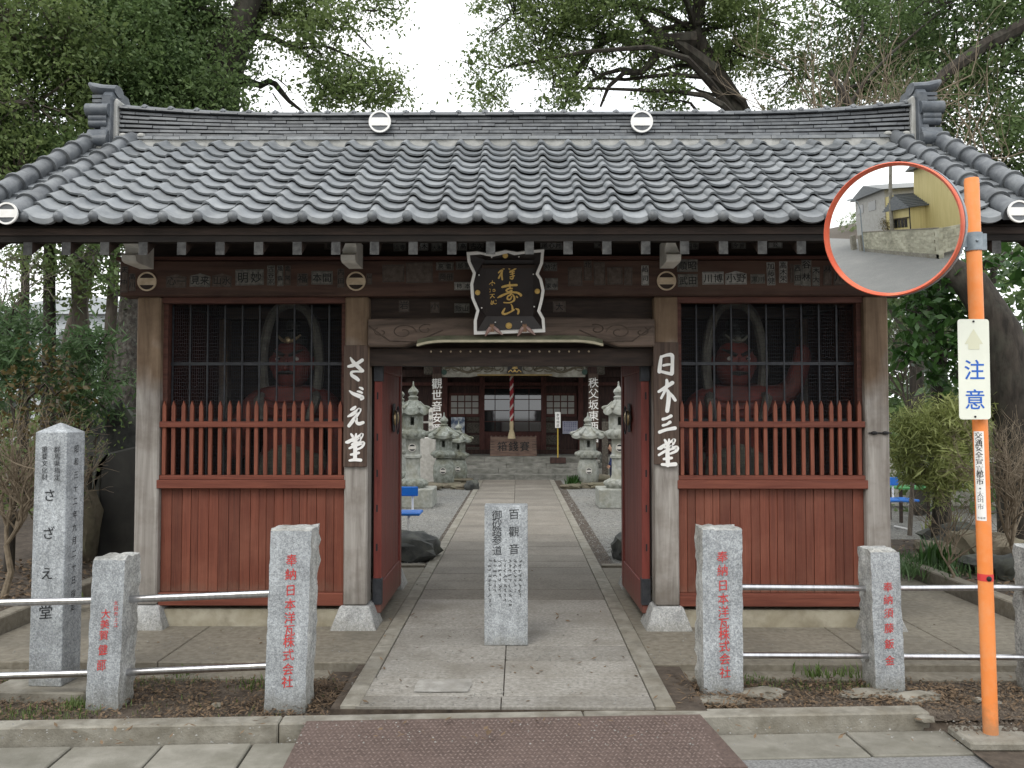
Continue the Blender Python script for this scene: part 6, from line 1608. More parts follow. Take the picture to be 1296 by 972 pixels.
# porch roof and main roof
M_HROOF = mat('hall_roof_tile', (.07, .078, .085), (.14, .15, .16), scale=(3, 20, 20), rough=.5, bump=.5)
def slope(name, x0, x1, y0, z0, y1, z1, th=.12, ribs=40):
    m = MB(); m.prism([(y0, z0), (y1, z1), (y1, z1 - th), (y0, z0 - th)], x0, x1, 0, 'X'); o = hp(m, name, M_HROOF)
    m = MB()
    for i in range(ribs):
        x = x0 + (x1 - x0) * (i + .5) / ribs; m.tube([(x, y0, z0 + .02), (x, y1, z1 + .02)], .045, 6)
    q = hp(m, name + '_ribs', M_HROOF); q['kind'] = 'stuff'
slope('porch_roof', -3.4, 3.2, 21.0, 3.25, 24.4, 4.4)
slope('main_roof', -7.6, 7.4, 22.8, 4.0, 27.5, 6.7, ribs=60); slope('main_roof', -7.6, 7.4, 32.2, 4.0, 27.5, 6.7, ribs=60)
hp(MB().box(-7.4, 7.2, 27.3, 27.7, 6.6, 7.0), 'hall_ridge', M_HROOF)
for x in (-6, 5.74): hp(MB().box(x, x + .06, 24.4, 30.5, .5, 4.6), 'side_wall', M_HDARK)
hp(MB().box(-6, 5.8, 30.4, 30.5, .5, 4.4), 'back_wall', M_HDARK)
hp(MB().box(-3.4, 3.2, 21.3, 24.2, 3.12, 3.16), 'porch_ceiling', M_HDARK)
# bell rope
e = empty('bell_rope', (qx(647.5, 22.6), 22.6, 0), 'red and white twisted bell rope with straw tassel hanging in front of the glass doors', 'rope')
z1, z0, z2 = 3.1, hz(533, 22.6), hz(555, 22.6)
for k_, mt in ((0, 'r'), (1, 'w'), (2, 'r')):
    pts = [(.028 * math.cos(t * 40 + k_ * 2.094), .028 * math.sin(t * 40 + k_ * 2.094), z0 + (z1 - z0) * t) for t in np.linspace(0, 1, 60)]
    m = MB(); m.tube(pts, .028, 6); m.build('strand', mat('red_rope', (.24, .018, .025), (.32, .03, .038), rough=.8) if mt == 'r' else mat('white_rope', (.55, .5, .46), rough=.9), e, smooth=True)
m = MB(); m.lathe([(.045, z2 + .20), (.06, z2 + .38), (.04, z0 + .03)], 12); m.lathe([(.11, z2), (.085, z2 + .12), (.05, z2 + .24)], 14); m.build('tassel', mat('straw', (.36, .29, .18), (.5, .42, .27), scale=(60, 60, 5), rough=.9), e, smooth=40)
# offertory box
Yo = 22.9; X0, X1 = qx(620, Yo), qx(679.5, Yo); Zb, Zt = .50, qz(553, Yo)
e = empty('offertory_box', ((X0 + X1) / 2, Yo, Zb), 'broad wooden offertory box lettered 箱錢賽 in front of the hall doors', 'box')
W = (X1 - X0) / 2; Hh = Zt - Zb
M_BOXW = mat('box_timber', (.12, .075, .06), (.20, .135, .105), scale=(3, 20, 20), rough=.8, bump=.2)
MB().prism([(-W, 0), (W, 0), (W * .97, Hh), (-W * .97, Hh)], 0, .5).build('box', M_BOXW, e, bevel=.01)
for i in range(11): MB().box(-W * .95 + i * W * .19 - .02, -W * .95 + i * W * .19 + .02, .03, .47, Hh - .01, Hh + .02).build('slat', M_BOXW, e)
m = MB(); write(m, '箱錢賽', -.30, Hh * .76, .27, .30, -.003, .012, down=False); m.build('lettering', M_INK, e, recalc=False)
m = MB()
for sx_ in (-1, 1):
    for c_ in range(4): write(m, '奉納寄進', sx_ * (.52 + c_ * .036 + .0), Hh * .78, .035, .07, -.003, 0)
m.build('small_lettering', M_INK, e, recalc=False)
# boards on the porch posts
def textboard(label, px0, px1, py0, py1, Y, text, sz, board, ink, name='hanging_board', wt=.03, step=None, top=.1):
    a, b = at(px0, py1, Y), at(px1, py0, Y)
    e = empty(name, ((a.x + b.x) / 2, Y, a.z), label, 'sign'); w_, h_ = b.x - a.x, b.z - a.z
    MB().box(-w_ / 2, w_ / 2, -.03, 0, 0, h_).build('board', board, e, bevel=.005)
    m = MB(); write(m, text, 0, h_ - top, sz, step or sz * 1.12, -.032, wt * .25); m.build('lettering', ink, e, recalc=False); return e
textboard('dark upright board with white characters 觀世音安置 on the left porch post of the hall', 547, 559, 473, 560, yp - .005, '觀世音安置', .28, M_BOARD, M_WHITE, step=.29, top=.12)
textboard('dark upright board with white characters 秩父坂東西國 on the right porch post of the hall', 745, 757, 473, 566, yp - .005, '秩父坂東西國', .27, M_BOARD, M_WHITE, step=.28, top=.10)
textboard('slender white painted post sign with faint black writing left of the hall, behind the lanterns', 542.5, 548, 516, 609, 20.3, '奉納御寶前', .09, M_WHITED, M_INK, step=.16, top=.1, name='white_post_sign', wt=0)
textboard('white upright notice on a yellow pole right of the hall doors', 702.5, 709.5, 521.5, 541.5, 22.2, '参拝順路', .08, M_WHITE, M_INK, step=.09, top=.04, name='notice_board', wt=0)
o = [c for c in bpy.data.objects if c.get('label', '').startswith('white upright notice')][0]
m = MB(); m.tube([(0, .02, .49 - o.location.z - .13), (0, .02, 0)], .018, 8); m.build('pole', mat('yellow_pole', (.45, .32, .06), rough=.6), o); MB().box(-.2, .2, -.12, .16, .36 - o.location.z + .0, .39 - o.location.z + .11).build('foot', M_HDARK, o)
# posters
def poster(label, px0, px1, py0, py1, c1, c2, seed, sc_=9):
    a, b = at(px0, py1, yw - .03), at(px1, py0, yw - .03)
    e = empty('poster', ((a.x + b.x) / 2, yw - .03, a.z), label, 'poster'); w_, h_ = b.x - a.x, b.z - a.z
    MB().box(-w_ / 2, w_ / 2, 0, .012, 0, h_).build('sheet', mat('poster_print_%d' % seed, c1, c2, scale=(sc_,) * 3, detail=5, rough=.5, lo=.42, hi=.58), e)
    return e
poster('blue and white picture poster on the wall left of the paper window', 571, 588, 528, 550, (.10, .14, .22), (.62, .66, .70), 1, 6)
pe = poster('pale lilac notice with handwriting on the wall right of the doors', 712, 731, 533, 549, (.42, .42, .52), (.50, .50, .60), 2)
m = MB(); 
for i in range(6): write(m, '御参拝之節', -.15 + i * .062, .33, .045, .052, -.002, 0)
m.build('handwriting', mat('blue_ink', (.05, .07, .25)), pe, recalc=False)
# timber railings of the hall
for side, (a, b) in enumerate(((-5.9, -2.3), (2.25, 5.8))):
    e = empty('veranda_railing', ((a + b) / 2, 22.75, .5), ['weathered grey railing left of the hall steps', 'weathered grey railing right of the hall steps'][side], 'railing')
    W = (b - a) / 2
    for z in (.35, .62, .88): MB().box(-W, W, -.03, .03, z, z + .05).build('rail', M_WHITED if side == 0 else M_CARV, e)
    for i in range(6):
        x = -W + 2 * W * i / 5; MB().box(x - .05, x + .05, -.05, .05, 0, 1.0).build('baluster', M_WHITED if side == 0 else M_CARV, e)
e = prop(MB().box(-.07, .07, -.07, .07, 0, 1.45).build('dark_post', M_CARV, None, (gx(765.5, 20.9), 20.9, -.02), bevel=.01), 'dark square stone post between the right lanterns', 'post')
e = prop(MB().box(-.2, .2, -.05, .05, 0, 1.1).build('stone_marker', M_WHITED, None, (gx(532.5, 19.9) + .15, 19.9, -.02), bevel=.02), 'weathered upright marker stone behind the foremost left lantern', 'marker stone')
M_GRN = mat('green_canopy', (.10, .24, .15), (.16, .32, .2), rough=.8)
# ================================================================== trees and plants
def leaf_cloud(name, centers, radii, n_per, size, mt, parent, seed, aspect=.5, gauss=.5, droop=.0, squash=.8):
    """leaf shapes scattered in tufts: centers (N,3)"""
    r = np.random.RandomState(seed); C = np.asarray(centers); N = len(C)
    rad = np.asarray(radii) if hasattr(radii, '__len__') else np.full(N, radii)
    idx = np.repeat(np.arange(N), n_per); n = len(idx)
    P = C[idx] + r.randn(n, 3) * rad[idx][:, None] * gauss * np.array([1, 1, squash])
    a = r.rand(n) * 6.283; t = (r.rand(n) - .5) * 2.2 - droop
    d = np.stack([np.cos(a) * np.cos(t), np.sin(a) * np.cos(t), np.sin(t)], 1)
    u = r.randn(n, 3); s = np.cross(d, u); s /= np.linalg.norm(s, axis=1)[:, None] + 1e-9
    ts_ = .65 + .8 * r.rand(N); Lz = (size * ts_[idx] * (.6 + .8 * r.rand(n)))[:, None]
    V = np.stack([P, P + d * Lz * .45 + s * Lz * aspect * .5, P + d * Lz, P + d * Lz * .45 - s * Lz * aspect * .5], 1).reshape(-1, 3)
    return quads(name, V, mt, parent)
def branch_path(a, b, seed, bend=.15, n=7):
    r = random.Random(seed); a, b = Vector(a), Vector(b); d = (b - a).length; o = [Vector((r.uniform(-1, 1), r.uniform(-1, 1), r.uniform(-.4, .8))) * d * bend for _ in range(2)]
    return [a.lerp(b, t) + o[0] * math.sin(math.pi * t) + o[1] * math.sin(2 * math.pi * t) * .5 for t in [i / (n - 1) for i in range(n)]]
def tree(name, label, trunk, rad, blobs, mt, bark, seed, tuft=.34, n_tuft=45, size=.085, dens=9, group=None, twig=True, aspect=.5, cat='tree', limbs=True, fill=.35):
    """trunk: points; rad: radii; blobs: (x,y,z,r[,rz])"""
    r = random.Random(seed)
    e = empty(name, tuple(trunk[0]), label, cat, group); O = Vector(trunk[0])
    m = MB(); m.tube([Vector(p) - O for p in trunk], rad, 12)
    for i, q in enumerate(m.v):
        v = Vector(q); nn = mnoise.noise(v * 3) * .12; 
        m.v[i] = tuple(v * 1.0 + Vector((nn * rad[0] * .8, nn * rad[0] * .8, 0)))
    m.build('trunk', bark, e, smooth=True, recalc=False)
    cen, rr = [], []; lm = MB(); tw = MB()
    for bi, b in enumerate(blobs):
        bx, by, bz, br = b[:4]; sq = b[4] if len(b) > 4 else .75; B = Vector((bx, by, bz))
        if limbs and br > .42:
            ts = sorted(range(len(trunk)), key=lambda i: (Vector(trunk[i]) - B).length + (2 if Vector(trunk[i]).z > bz else 0))[0]
            p0 = Vector(trunk[ts]); path_ = branch_path(p0 - O, B - O, seed * 31 + bi, .22)
            L_ = (B - p0).length; r0 = min(rad[ts] * .5, .02 + L_ * .014)
            lm.tube(path_, [r0 * (1 - .75 * i / 6) for i in range(7)], 6, cap=False)
        K = max(3, int(dens * br * br * 4))
        for k_ in range(K):
            v = Vector((r.gauss(0, 1), r.gauss(0, 1), r.gauss(0, 1))).normalized() * (br * (r.random() ** fill))
            v.z *= sq; p = B + v
            if br > .55 and mnoise.noise(p * .8 + Vector((seed, 0, 0))) < -.28: continue
            cen.append(tuple(p - O)); rr.append(tuft * r.uniform(.6, 1.3))
            if twig and k_ % 2 == 0:
                q0 = B + v * .15; tw.tube([q0 - O, (q0 + p) / 2 - O + Vector((r.uniform(-.1, .1), 0, r.uniform(-.1, .15))), p - O], [.018, .011, .004], 3, cap=False)
    if limbs and lm.v: lm.build('limbs', bark, e, smooth=True, recalc=False)
    if twig and tw.v: prop(tw.build('twigs', bark, e, recalc=False), kind='stuff')
    leaf_cloud('crown', cen, rr, n_tuft, size, mt, e, seed, aspect)
    return e
def B(px, py, Y, r_, sq=.75):
    p = at(px, py, Y); return (p.x, p.y, p.z, r_, sq)
def T(*pts): return [tuple(at(px, py, Y)) if py is not None else (at(px, 525, Y).x, Y, 0.0) for px, py, Y in pts]
TRG = 'evergreen trees around the gate'
# left: great evergreen whose forked trunk rises behind the roof
tree('evergreen_tree', 'great evergreen with dark forked trunk rising behind the left part of the roof',
     T((205, None, 12.5), (215, 420, 12.5), (232, 200, 12.5), (262, 110, 12.6), (300, 40, 12.8), (340, -60, 13)), [.34, .32, .27, .24, .20, .13],
     [B(60, 70, 12, 1.3), B(120, 20, 12.5, 1.3), B(150, 110, 12, 1.25), B(215, 60, 12.5, 1.3), B(210, 145, 12.4, 1.1), B(248, 30, 13, .55), B(30, 150, 11.6, 1.2), B(95, 190, 11.5, 1.2), B(240, 150, 13, .6), B(5, 220, 11.2, 1.1), B(170, -30, 12.5, 1.3), B(255, 95, 12.8, .4)], L_DARK, M_BARK, 1, dens=22, tuft=.40, n_tuft=120, size=.064)
tree('evergreen_tree', 'evergreen with a crooked bare limb and light leaf spray over the left roof badge',
     T((262, None, 13.6), (270, 300, 13.6), (284, 140, 13.6), (290, 100, 13.6), (300, 60, 13.5), (330, 5, 13.4), (352, -60, 13.3)), [.26, .24, .22, .2, .2, .18, .12],
     [B(362, 5, 13.2, .55), B(385, 25, 13, .7), B(430, 40, 12.8, .72), B(460, 75, 12.7, .6), B(415, 95, 12.8, .62), B(450, 118, 12.8, .5), B(475, 100, 12.8, .5), B(500, 118, 12.8, .38, .6), B(440, 112, 12.8, .5), B(400, 60, 12.9, .5), B(380, -30, 13, .9), B(440, -15, 13, .8), B(480, 10, 13, .5), B(408, 125, 13, .28), B(320, -60, 13, .6)], L_MID, M_BARK, 2, dens=13, tuft=.25, n_tuft=80, size=.058, limbs=False)
# the crooked low limb itself
e = [o for o in bpy.data.objects if o.get('label', '').startswith('evergreen with a crooked')][0]
m = MB(); pts = [at(x, y, 13.5) - e.location for x, y in ((288, 108), (302, 104), (318, 104), (330, 108), (340, 103), (348, 106), (356, 116), (366, 128), (384, 142))]
m.tube([at(x, y, 13.2) - e.location for x, y in ((312, 42), (345, 48), (375, 62), (405, 80), (432, 100), (450, 122))], [.07, .05, .035, .028, .02, .01], 6); m.tube([at(x, y, 13.2) - e.location for x, y in ((325, 12), (365, 20), (400, 14), (440, 30), (470, 62))], [.06, .045, .03, .022, .01], 6)
m.tube([at(x, y, 13.2) - e.location for x, y in ((375, 62), (410, 58), (445, 72), (480, 98), (500, 118))], [.03, .024, .02, .014, .006], 5)
m.tube(pts, [.09, .075, .06, .055, .05, .05, .045, .035, .02], 7); m.tube([at(x, y, 13.5) - e.location for x, y in ((290, 118), (302, 126), (308, 132), (300, 140))], [.05, .035, .03, .01], 6)
for a, b in (((320, 104), (330, 80)), ((345, 118), (358, 142)), ((330, 106), (322, 122)), ((352, 100), (372, 120))): m.tube([at(*a, 13.5) - e.location, at((a[0] + b[0]) / 2 + 2, (a[1] + b[1]) / 2, 13.5) - e.location, at(*b, 13.5) - e.location], [.012, .009, .004], 4)
m.build('limbs', M_BARK, e, smooth=True, recalc=False)
tree('evergreen_tree', 'yellowish green evergreen at the top left corner of the photo',
     T((-60, None, 11), (-50, 400, 11), (-30, 200, 11), (0, 80, 11)), [.25, .22, .2, .15],
     [B(10, 40, 10.5, 1.0), B(-40, 120, 10.3, 1.1), B(45, 130, 10.8, .9), B(80, 60, 11, .8), B(20, 220, 10.5, .8), B(-30, -20, 11, 1.2), B(60, 215, 11, .6)], L_MID, M_BARKL, 3, dens=20, n_tuft=90, size=.058)
# right: broad evergreen with twisted dark limbs
e = tree('evergreen_tree', 'broad evergreen with twisted dark limbs spreading over the right half of the ridge',
     T((1010, None, 14.5), (1000, 400, 14.5), (960, 180, 14.5), (905, 90, 14.5), (880, 40, 14.5), (900, -60, 14.5)), [.26, .24, .19, .14, .11, .08],
     [B(650, 20, 14, .8), B(640, 85, 14, .62), B(622, 118, 14, .42), B(680, 60, 14, .8), B(700, 110, 14, .6), B(720, 20, 14, .9), B(770, 20, 14, .85), B(800, 60, 14.3, .5), B(745, 85, 14.3, .5), B(860, 95, 14.5, .8), B(880, 30, 14.5, .9), B(925, 70, 14.6, 1.0), B(965, 20, 14.6, 1.1), B(1010, 90, 14.8, .9), B(840, 130, 14.6, .55), B(780, -30, 14, 1.1), B(680, -40, 14, 1.1), B(880, -40, 14, 1.2), B(735, 120, 14.4, .35), B(600, 82, 14, .22)], L_MID, M_BARK, 4, dens=15, tuft=.28, n_tuft=82, size=.06)
m = MB()
for pts, rr in ((((905, 90), (880, 70), (850, 48), (842, 52), (825, 78), (812, 92), (790, 92), (770, 110), (760, 135)), (.12, .10, .09, .08, .07, .055, .045, .035, .02)),
                (((880, 50), (845, 50), (820, 35), (800, 5)), (.14, .1, .08, .05)), (((842, 52), (800, 55), (770, 45), (745, 70), (722, 105), (715, 135)), (.1, .07, .06, .05, .04, .02)), (((812, 92), (785, 88), (760, 95), (735, 115)), (.05, .04, .03, .015))):
    m.tube([at(x, y, 14.2) - e.location for x, y in pts], rr, 7, cap=False)
m.build('limbs', M_BARK, e, smooth=True, recalc=False)
tree('evergreen_tree', 'dark evergreen with leaning trunk behind the orange pole',
     T((1300, None, 9.8), (1290, 560, 9.8), (1268, 420, 9.9), (1230, 360, 10), (1170, 325, 10.3), (1120, 290, 10.8), (1060, 200, 11.2)), [.32, .25, .21, .19, .16, .13, .08],
     [B(1190, 150, 12, 1.0), B(1250, 90, 12, 1.1), B(1270, 200, 12, 1.1), B(1150, 60, 13, 1.1), B(1090, 120, 13.5, .9), B(1210, 0, 12, 1.2), B(1290, 20, 12, 1.2), B(1290, 280, 12.5, .9), B(1080, 20, 13.5, 1.1)], L_DARK, M_BARK, 5, dens=16, n_tuft=90, size=.062)
m = MB(); e = [o for o in bpy.data.objects if o.get('label', '').startswith('dark evergreen with leaning')][0]
for pts, rr in ((((1080, 168), (1120, 165), (1150, 140), (1200, 90), (1250, 55), (1310, 25)), (.06, .07, .08, .08, .09, .1)), (((1120, 165), (1080, 140), (1050, 90)), (.08, .06, .03)), (((1268, 390), (1255, 365), (1258, 340), (1275, 320), (1300, 330)), (.06, .05, .045, .04, .03))):
    m.tube([at(x, y, 11) - e.location for x, y in pts], rr, 7)
m.build('limbs', M_BARK, e, smooth=True, recalc=False)
# bare twiggy tree on the right
def bare(name, label, base, top, spread, n, seed, mt, r0=.07, levels=4, ang=.55, ln=1.2, cat='tree', group=None, up=.25):
    r = random.Random(seed); e = empty(name, base, label, cat, group); m = MB(); O = Vector(base)
    def grow(p, d, l, rad, lv):
        pts = [p]; q = p
        for i in range(3):
            d = (d + Vector((r.gauss(0, .2), r.gauss(0, .2), r.gauss(0, .2) + .02))).normalized(); q = q + d * l / 3; pts.append(q)
        m.tube(pts, [rad, rad * .9, rad * .8, rad * .68], 5 if lv > 1 else 3, cap=False)
        if lv == 0: return
        for k_ in range(n if lv < levels else n + 2):
            t = r.choice((1, 2, 3)) if k_ else 3; s_ = pts[t]
            nd = (d + Vector((r.gauss(0, 1), r.gauss(0, 1) * .7, r.gauss(0, 1) * .8 + up)) * ang).normalized()
            grow(s_, nd, l * r.uniform(.6, .9), rad * .58, lv - 1)
    tv = Vector(top) - O
    m.tube([Vector((0, 0, 0)), tv * .5 + Vector((.05, 0, 0)), tv], [r0 * 1.5, r0 * 1.2, r0], 8, cap=False)
    for s_ in spread: grow(tv, (Vector(s_) - Vector(top)).normalized(), ln, r0 * .7, levels)
    m.build('branches', mt, e, smooth=True, recalc=False); return e
b0 = at(1075, 525, 9.6)
bare('bare_tree', 'bare twiggy tree with pale brown branches behind the right ridge end', (b0.x, 9.6, 0), at(1095, 330, 9.6), [at(1110, 60, 9.5), at(1040, 90, 9.4), at(1190, 40, 9.6), at(1000, 40, 9.4), at(1080, 10, 9.4), at(1150, 40, 9.5)], 2, 11, M_TWIG, .038, 5, .5, 1.0)
b0 = at(1330, 525, 8.6)
bare('bare_tree', 'bare twiggy tree reaching in from the right edge above the orange pole', (b0.x, 8.6, 0), at(1310, 300, 8.6), [at(1200, 150, 8.4), at(1230, 230, 8.5), at(1250, 60, 8.6), at(1180, 260, 8.6)], 2, 12, M_TWIG, .03, 5, .5, .8)
b0 = at(-10, 525, 8.5)
bare('bare_shrub', 'bare leafless shrub with drooping pale twigs behind the tall pillar', (at(8, 600, 7.2).x, 7.2, .07), (at(8, 690, 7.2)), [at(-20, 500, 7), at(10, 470, 7.2), at(35, 500, 7.1), at(50, 560, 7), at(-5, 560, 6.8), at(30, 600, 6.9)], 3, 13, M_TWIG, .022, 4, .5, .42, 'shrub')
bare('bare_shrub', 'bare leafless shrub just left of the monument stone', (at(70, 600, 8.3).x, 8.3, .07), (at(72, 680, 8.3)), [at(40, 560, 8.2), at(75, 540, 8.2), at(100, 590, 8.1), at(60, 600, 8)], 3, 14, M_TWIG, .018, 3, .5, .4, 'shrub')
bare('bare_shrub', 'tangled bare shrub right of the orange pole', (at(1285, 600, 7.6).x, 7.6, .05), (at(1280, 690, 7.6)), [at(1255, 520, 7.5), at(1290, 500, 7.5), at(1240, 600, 7.4), at(1300, 580, 7.4), at(1265, 640, 7.2)], 3, 15, M_TWIG, .02, 4, .5, .42, 'shrub')
bare('bare_shrub', 'thin bare shrub between the right corner post and the orange pole', (at(1200, 700, 7.9).x, 7.9, .05), (at(1200, 715, 7.9)), [at(1170, 620, 7.9), at(1215, 610, 7.9), at(1190, 660, 7.8), at(1230, 660, 7.8)], 3, 16, M_TWIG, .012, 3, .5, .3, 'shrub')
bare('bare_shrub', 'bare grey shrub behind the bamboo bush beside the right corner post', (at(1150, 600, 11.5).x, 11.5, 0), (at(1150, 520, 11.5)), [at(1140, 440, 11.5), at(1165, 430, 11.5), at(1130, 470, 11.5), at(1180, 460, 11.5)], 3, 17, M_BARKL, .022, 4, .5, .6, 'shrub')
bare('bare_tree', 'bare branched tree showing at the left edge below the eave', (at(-15, 525, 9).x, 9, 0), at(-5, 420, 9), [at(40, 330, 9), at(20, 370, 9), at(60, 360, 9), at(5, 320, 9)], 2, 18, M_BARKL, .014, 4, .5, .5)
# left side below the eave: trunks, conifers, shrubs
tree('evergreen_tree', 'evergreen with thick lichen spotted trunk directly left of the gate corner post',
     T((163, None, 10.7), (164, 560, 10.7), (163, 470, 10.7), (166, 400, 10.7), (176, 330, 10.7), (190, 250, 10.8)), [.24, .20, .18, .17, .16, .13],
     [B(150, 300, 10.5, .5), B(120, 320, 10.5, .55), B(175, 260, 10.5, .6), B(150, 375, 10.3, .3)], L_DARK, mat('lichen_bark', (.022, .019, .016), (.07, .06, .05), scale=(22, 22, 10), detail=6, rough=.95, bump=1, c3=(.2, .2, .175), s3=22, a3=.45), 6, dens=9, tuft=.26, size=.07)
for i, (x0, x1, y1, Y, r_, lb) in enumerate(((62, 62, 320, 13, .13, 'slender straight trunked tree far left behind the tall pillar'), (68, 112, 340, 13.6, .17, 'leaning forked trunk tree behind the conifer left of the gate'), (108, 98, 330, 13.2, .17, 'grey trunked tree with a fork left of the gate corner'), (30, 32, 330, 14.5, .1, 'thin dark trunked tree nearest the left edge behind the hedge'), (133, 145, 340, 12.6, .12, 'slim curved trunk tree beside the lichen spotted trunk'))):
    tree('slender_tree', lb, T((x0, None, Y), ((x0 + x1) / 2, 430, Y), (x1, y1, Y), (x1 + (x1 - x0) * .4, y1 - 80, Y)), [r_ * .95, r_ * .75, r_ * .62, r_ * .45],
         [B(x1 + a, b, Y - .2, c_, .6) for a, b, c_ in ((-25, 330, .42), (25, 345, .42), (0, 305, .5), (-5, 375, .25))], L_MID, M_BARKL if i in (1, 2, 4) else M_BARK, 40 + i, dens=9, tuft=.26, size=.07, n_tuft=30)
CN = 'conifer shrubs left of the gate'
def conifer(label, px, Y, base_z, blobs, mt, seed, size=.10, asp=.16, nt_=70, cat='shrub', name='conifer_shrub', tuft=.2, dens=16):
    p = at(px, 525, Y)
    return tree(name, label, [(p.x, Y, base_z), (p.x + .02, Y, base_z + .5), (p.x + .05, Y, base_z + 1.1)], [.05, .04, .02], blobs, mt, M_BARK, seed, tuft=tuft, n_tuft=nt_, size=size, dens=dens, aspect=asp, cat=cat, fill=.5)
conifer('dense dark green conifer left of the gate, above the monument stone', 110, 9.0, .07, [B(115, 450, 9, .35), B(85, 470, 9, .38), B(130, 480, 9.0, .3), B(105, 425, 9.1, .25), B(110, 500, 9.1, .35), B(90, 520, 9.1, .3), B(130, 515, 9.4, .22)], L_CONI, 21)
conifer('bluish conifer at the left edge under the eave', 15, 8.4, .07, [B(10, 420, 8.4, .38), B(30, 450, 8.4, .3), B(-10, 460, 8.3, .4), B(45, 415, 8.6, .25), B(15, 490, 8.3, .35)], L_CONI, 22)
conifer('rusty leaved shrub behind the tall pillar', 50, 7.8, .07, [B(50, 455, 8, .25), B(60, 490, 7.8, .28), B(30, 505, 7.7, .25), B(20, 540, 7.6, .3), B(75, 525, 7.8, .25), B(50, 545, 7.7, .25)], L_RUST, 23, .05, .5, 26)
conifer('olive shrub between the tall pillar and the monument', 100, 8.6, .07, [B(105, 545, 8.6, .28), B(90, 575, 8.5, .28), B(120, 560, 8.7, .2), B(35, 620, 8.4, .3), B(80, 620, 8.5, .25)], L_MID, 24, .05, .5, 22)
# distant woods as masses
def wood(name, x0, x1, y0, y1, z0, z1, n, size, mt, seed, thr=-.05):
    r = random.Random(seed); cen = []
    while len(cen) < n:
        p = Vector((r.uniform(x0, x1), r.uniform(y0, y1), r.uniform(z0, z1)))
        if mnoise.noise(p * .45 + Vector((seed, 3, 1))) > thr: cen.append(tuple(p))
    o = leaf_cloud(name, cen, .6, 22, size, mt, None, seed, .6); o['kind'] = 'stuff'; return o
wood('distant_woods', -18, -7.5, 17, 24, .2, 4.2, 420, .20, L_FAR, 31, .02)
wood('distant_woods', 7.5, 19, 16, 24, .2, 6.0, 800, .20, L_DARK, 32, 0)
wood('distant_hedge', -20, -6, 13, 17, 0, 1.5, 900, .12, L_MID, 33, -.1)
wood('distant_hedge', 6.6, 20, 13.5, 17, 0, 1.6, 900, .12, L_DARK, 34, -.1)
wood('distant_woods', -40, 40, 36, 50, .2, 6, 1300, .38, L_FAR, 35, -.15)
# right side: broad leaved tree behind the sign, bamboo bush, ground plants
tree('broadleaf_tree', 'dark glossy broad leaved tree behind the caution sign', T((1190, None, 11), (1188, 450, 11), (1180, 360, 11), (1175, 300, 11)), [.11, .1, .08, .05],
     [B(1165, 400, 10.6, .35), B(1200, 380, 10.4, .4), B(1155, 440, 10.6, .3), B(1190, 450, 10.3, .4), B(1225, 420, 10.4, .4), B(1180, 350, 10.8, .4), B(1240, 340, 10.6, .4), B(1140, 360, 11.2, .35), B(1215, 480, 10.4, .35), B(1250, 470, 10.6, .3)], L_BROAD, M_BARK, 51, tuft=.24, n_tuft=20, size=.15, dens=15, aspect=.38)
tree('slender_tree', 'thin straight dark trunk seen between the corner post and the caution sign', T((1160, None, 14), (1160, 450, 14), (1158, 330, 14)), [.12, .11, .09], [B(1150, 340, 14, .6), B(1180, 350, 14, .5)], L_DARK, M_BARK, 52, dens=9)
bb = at(1195, 525, 9.8)
conifer('yellow green bamboo bush with slender leaves beside the right corner post', 1180, 9.8, .03, [B(1155, 540, 9.8, .24), B(1150, 570, 9.7, .22), B(1185, 545, 9.7, .25), B(1210, 540, 9.8, .26), B(1195, 575, 9.6, .25), B(1170, 600, 9.6, .22), B(1215, 570, 9.8, .2), B(1225, 520, 9.9, .25), B(1205, 605, 9.6, .2), B(1185, 620, 9.6, .15), B(1180, 520, 9.9, .15)], L_YEL, 25, .105, .13, 170, 'bush', 'bamboo_bush', .15, 38)
spiky('ground_plant', 'low dark green spiky ground cover plant behind the low post at right', 'plant', at(1165, 700, 8.6).x, 8.7, .05, 900, .14, .75, L_CONI, 5, .006, .9)
spiky('ground_plant', 'green strap leaved plant between the corner post and the orange pole', 'plant', at(1212, 700, 8.2).x, 8.6, .05, 60, .34, .22, L_BROAD, 6, .014, .5)
spiky('ground_plant', 'green leafy sprout in the bed behind the low left post', 'plant', at(104, 740, 7.2).x, 7.0, .07, 26, .12, .1, L_MID, 8, .018, .9)
spiky('ground_plant', 'small yellow green plant before the rocks at right', 'plant', at(1195, 655, 11.5).x, 11.5, .0, 140, .3, .3, L_YEL, 9, .012, .6)
# small weeds by the kerb
for i, (px, py, n, hh, mt, lb) in enumerate(((232, 853, 60, .06, L_GRASS, 'weed tuft on the litter between the two left granite posts'), (318, 868, 30, .05, L_GRASS, 'weed sprout close to the foot of the tall left post'), (958, 864, 16, .05, L_GRASS, 'small green weed just right of the tall right post'), (1030, 858, 60, .09, L_GRASS, 'weed tuft midway between the two right granite posts'), (1075, 858, 40, .08, L_GRASS, 'weed tuft close to the low right post'), (100, 893, 90, .06, L_MID, 'weed tuft at the foot of the low left post'))):
    p = ground(px, py, -.06); spiky('weed', lb, 'weed', p.x, p.y, -.06, n, hh, .14, mt, 60 + i, .004, .8)
rk('dark pointed rock standing beside the left gate corner post', 152, 9.7, (.9, .6, 1.75), M_ROCK, 31, .05, .4, 'rock', 'standing_rock')
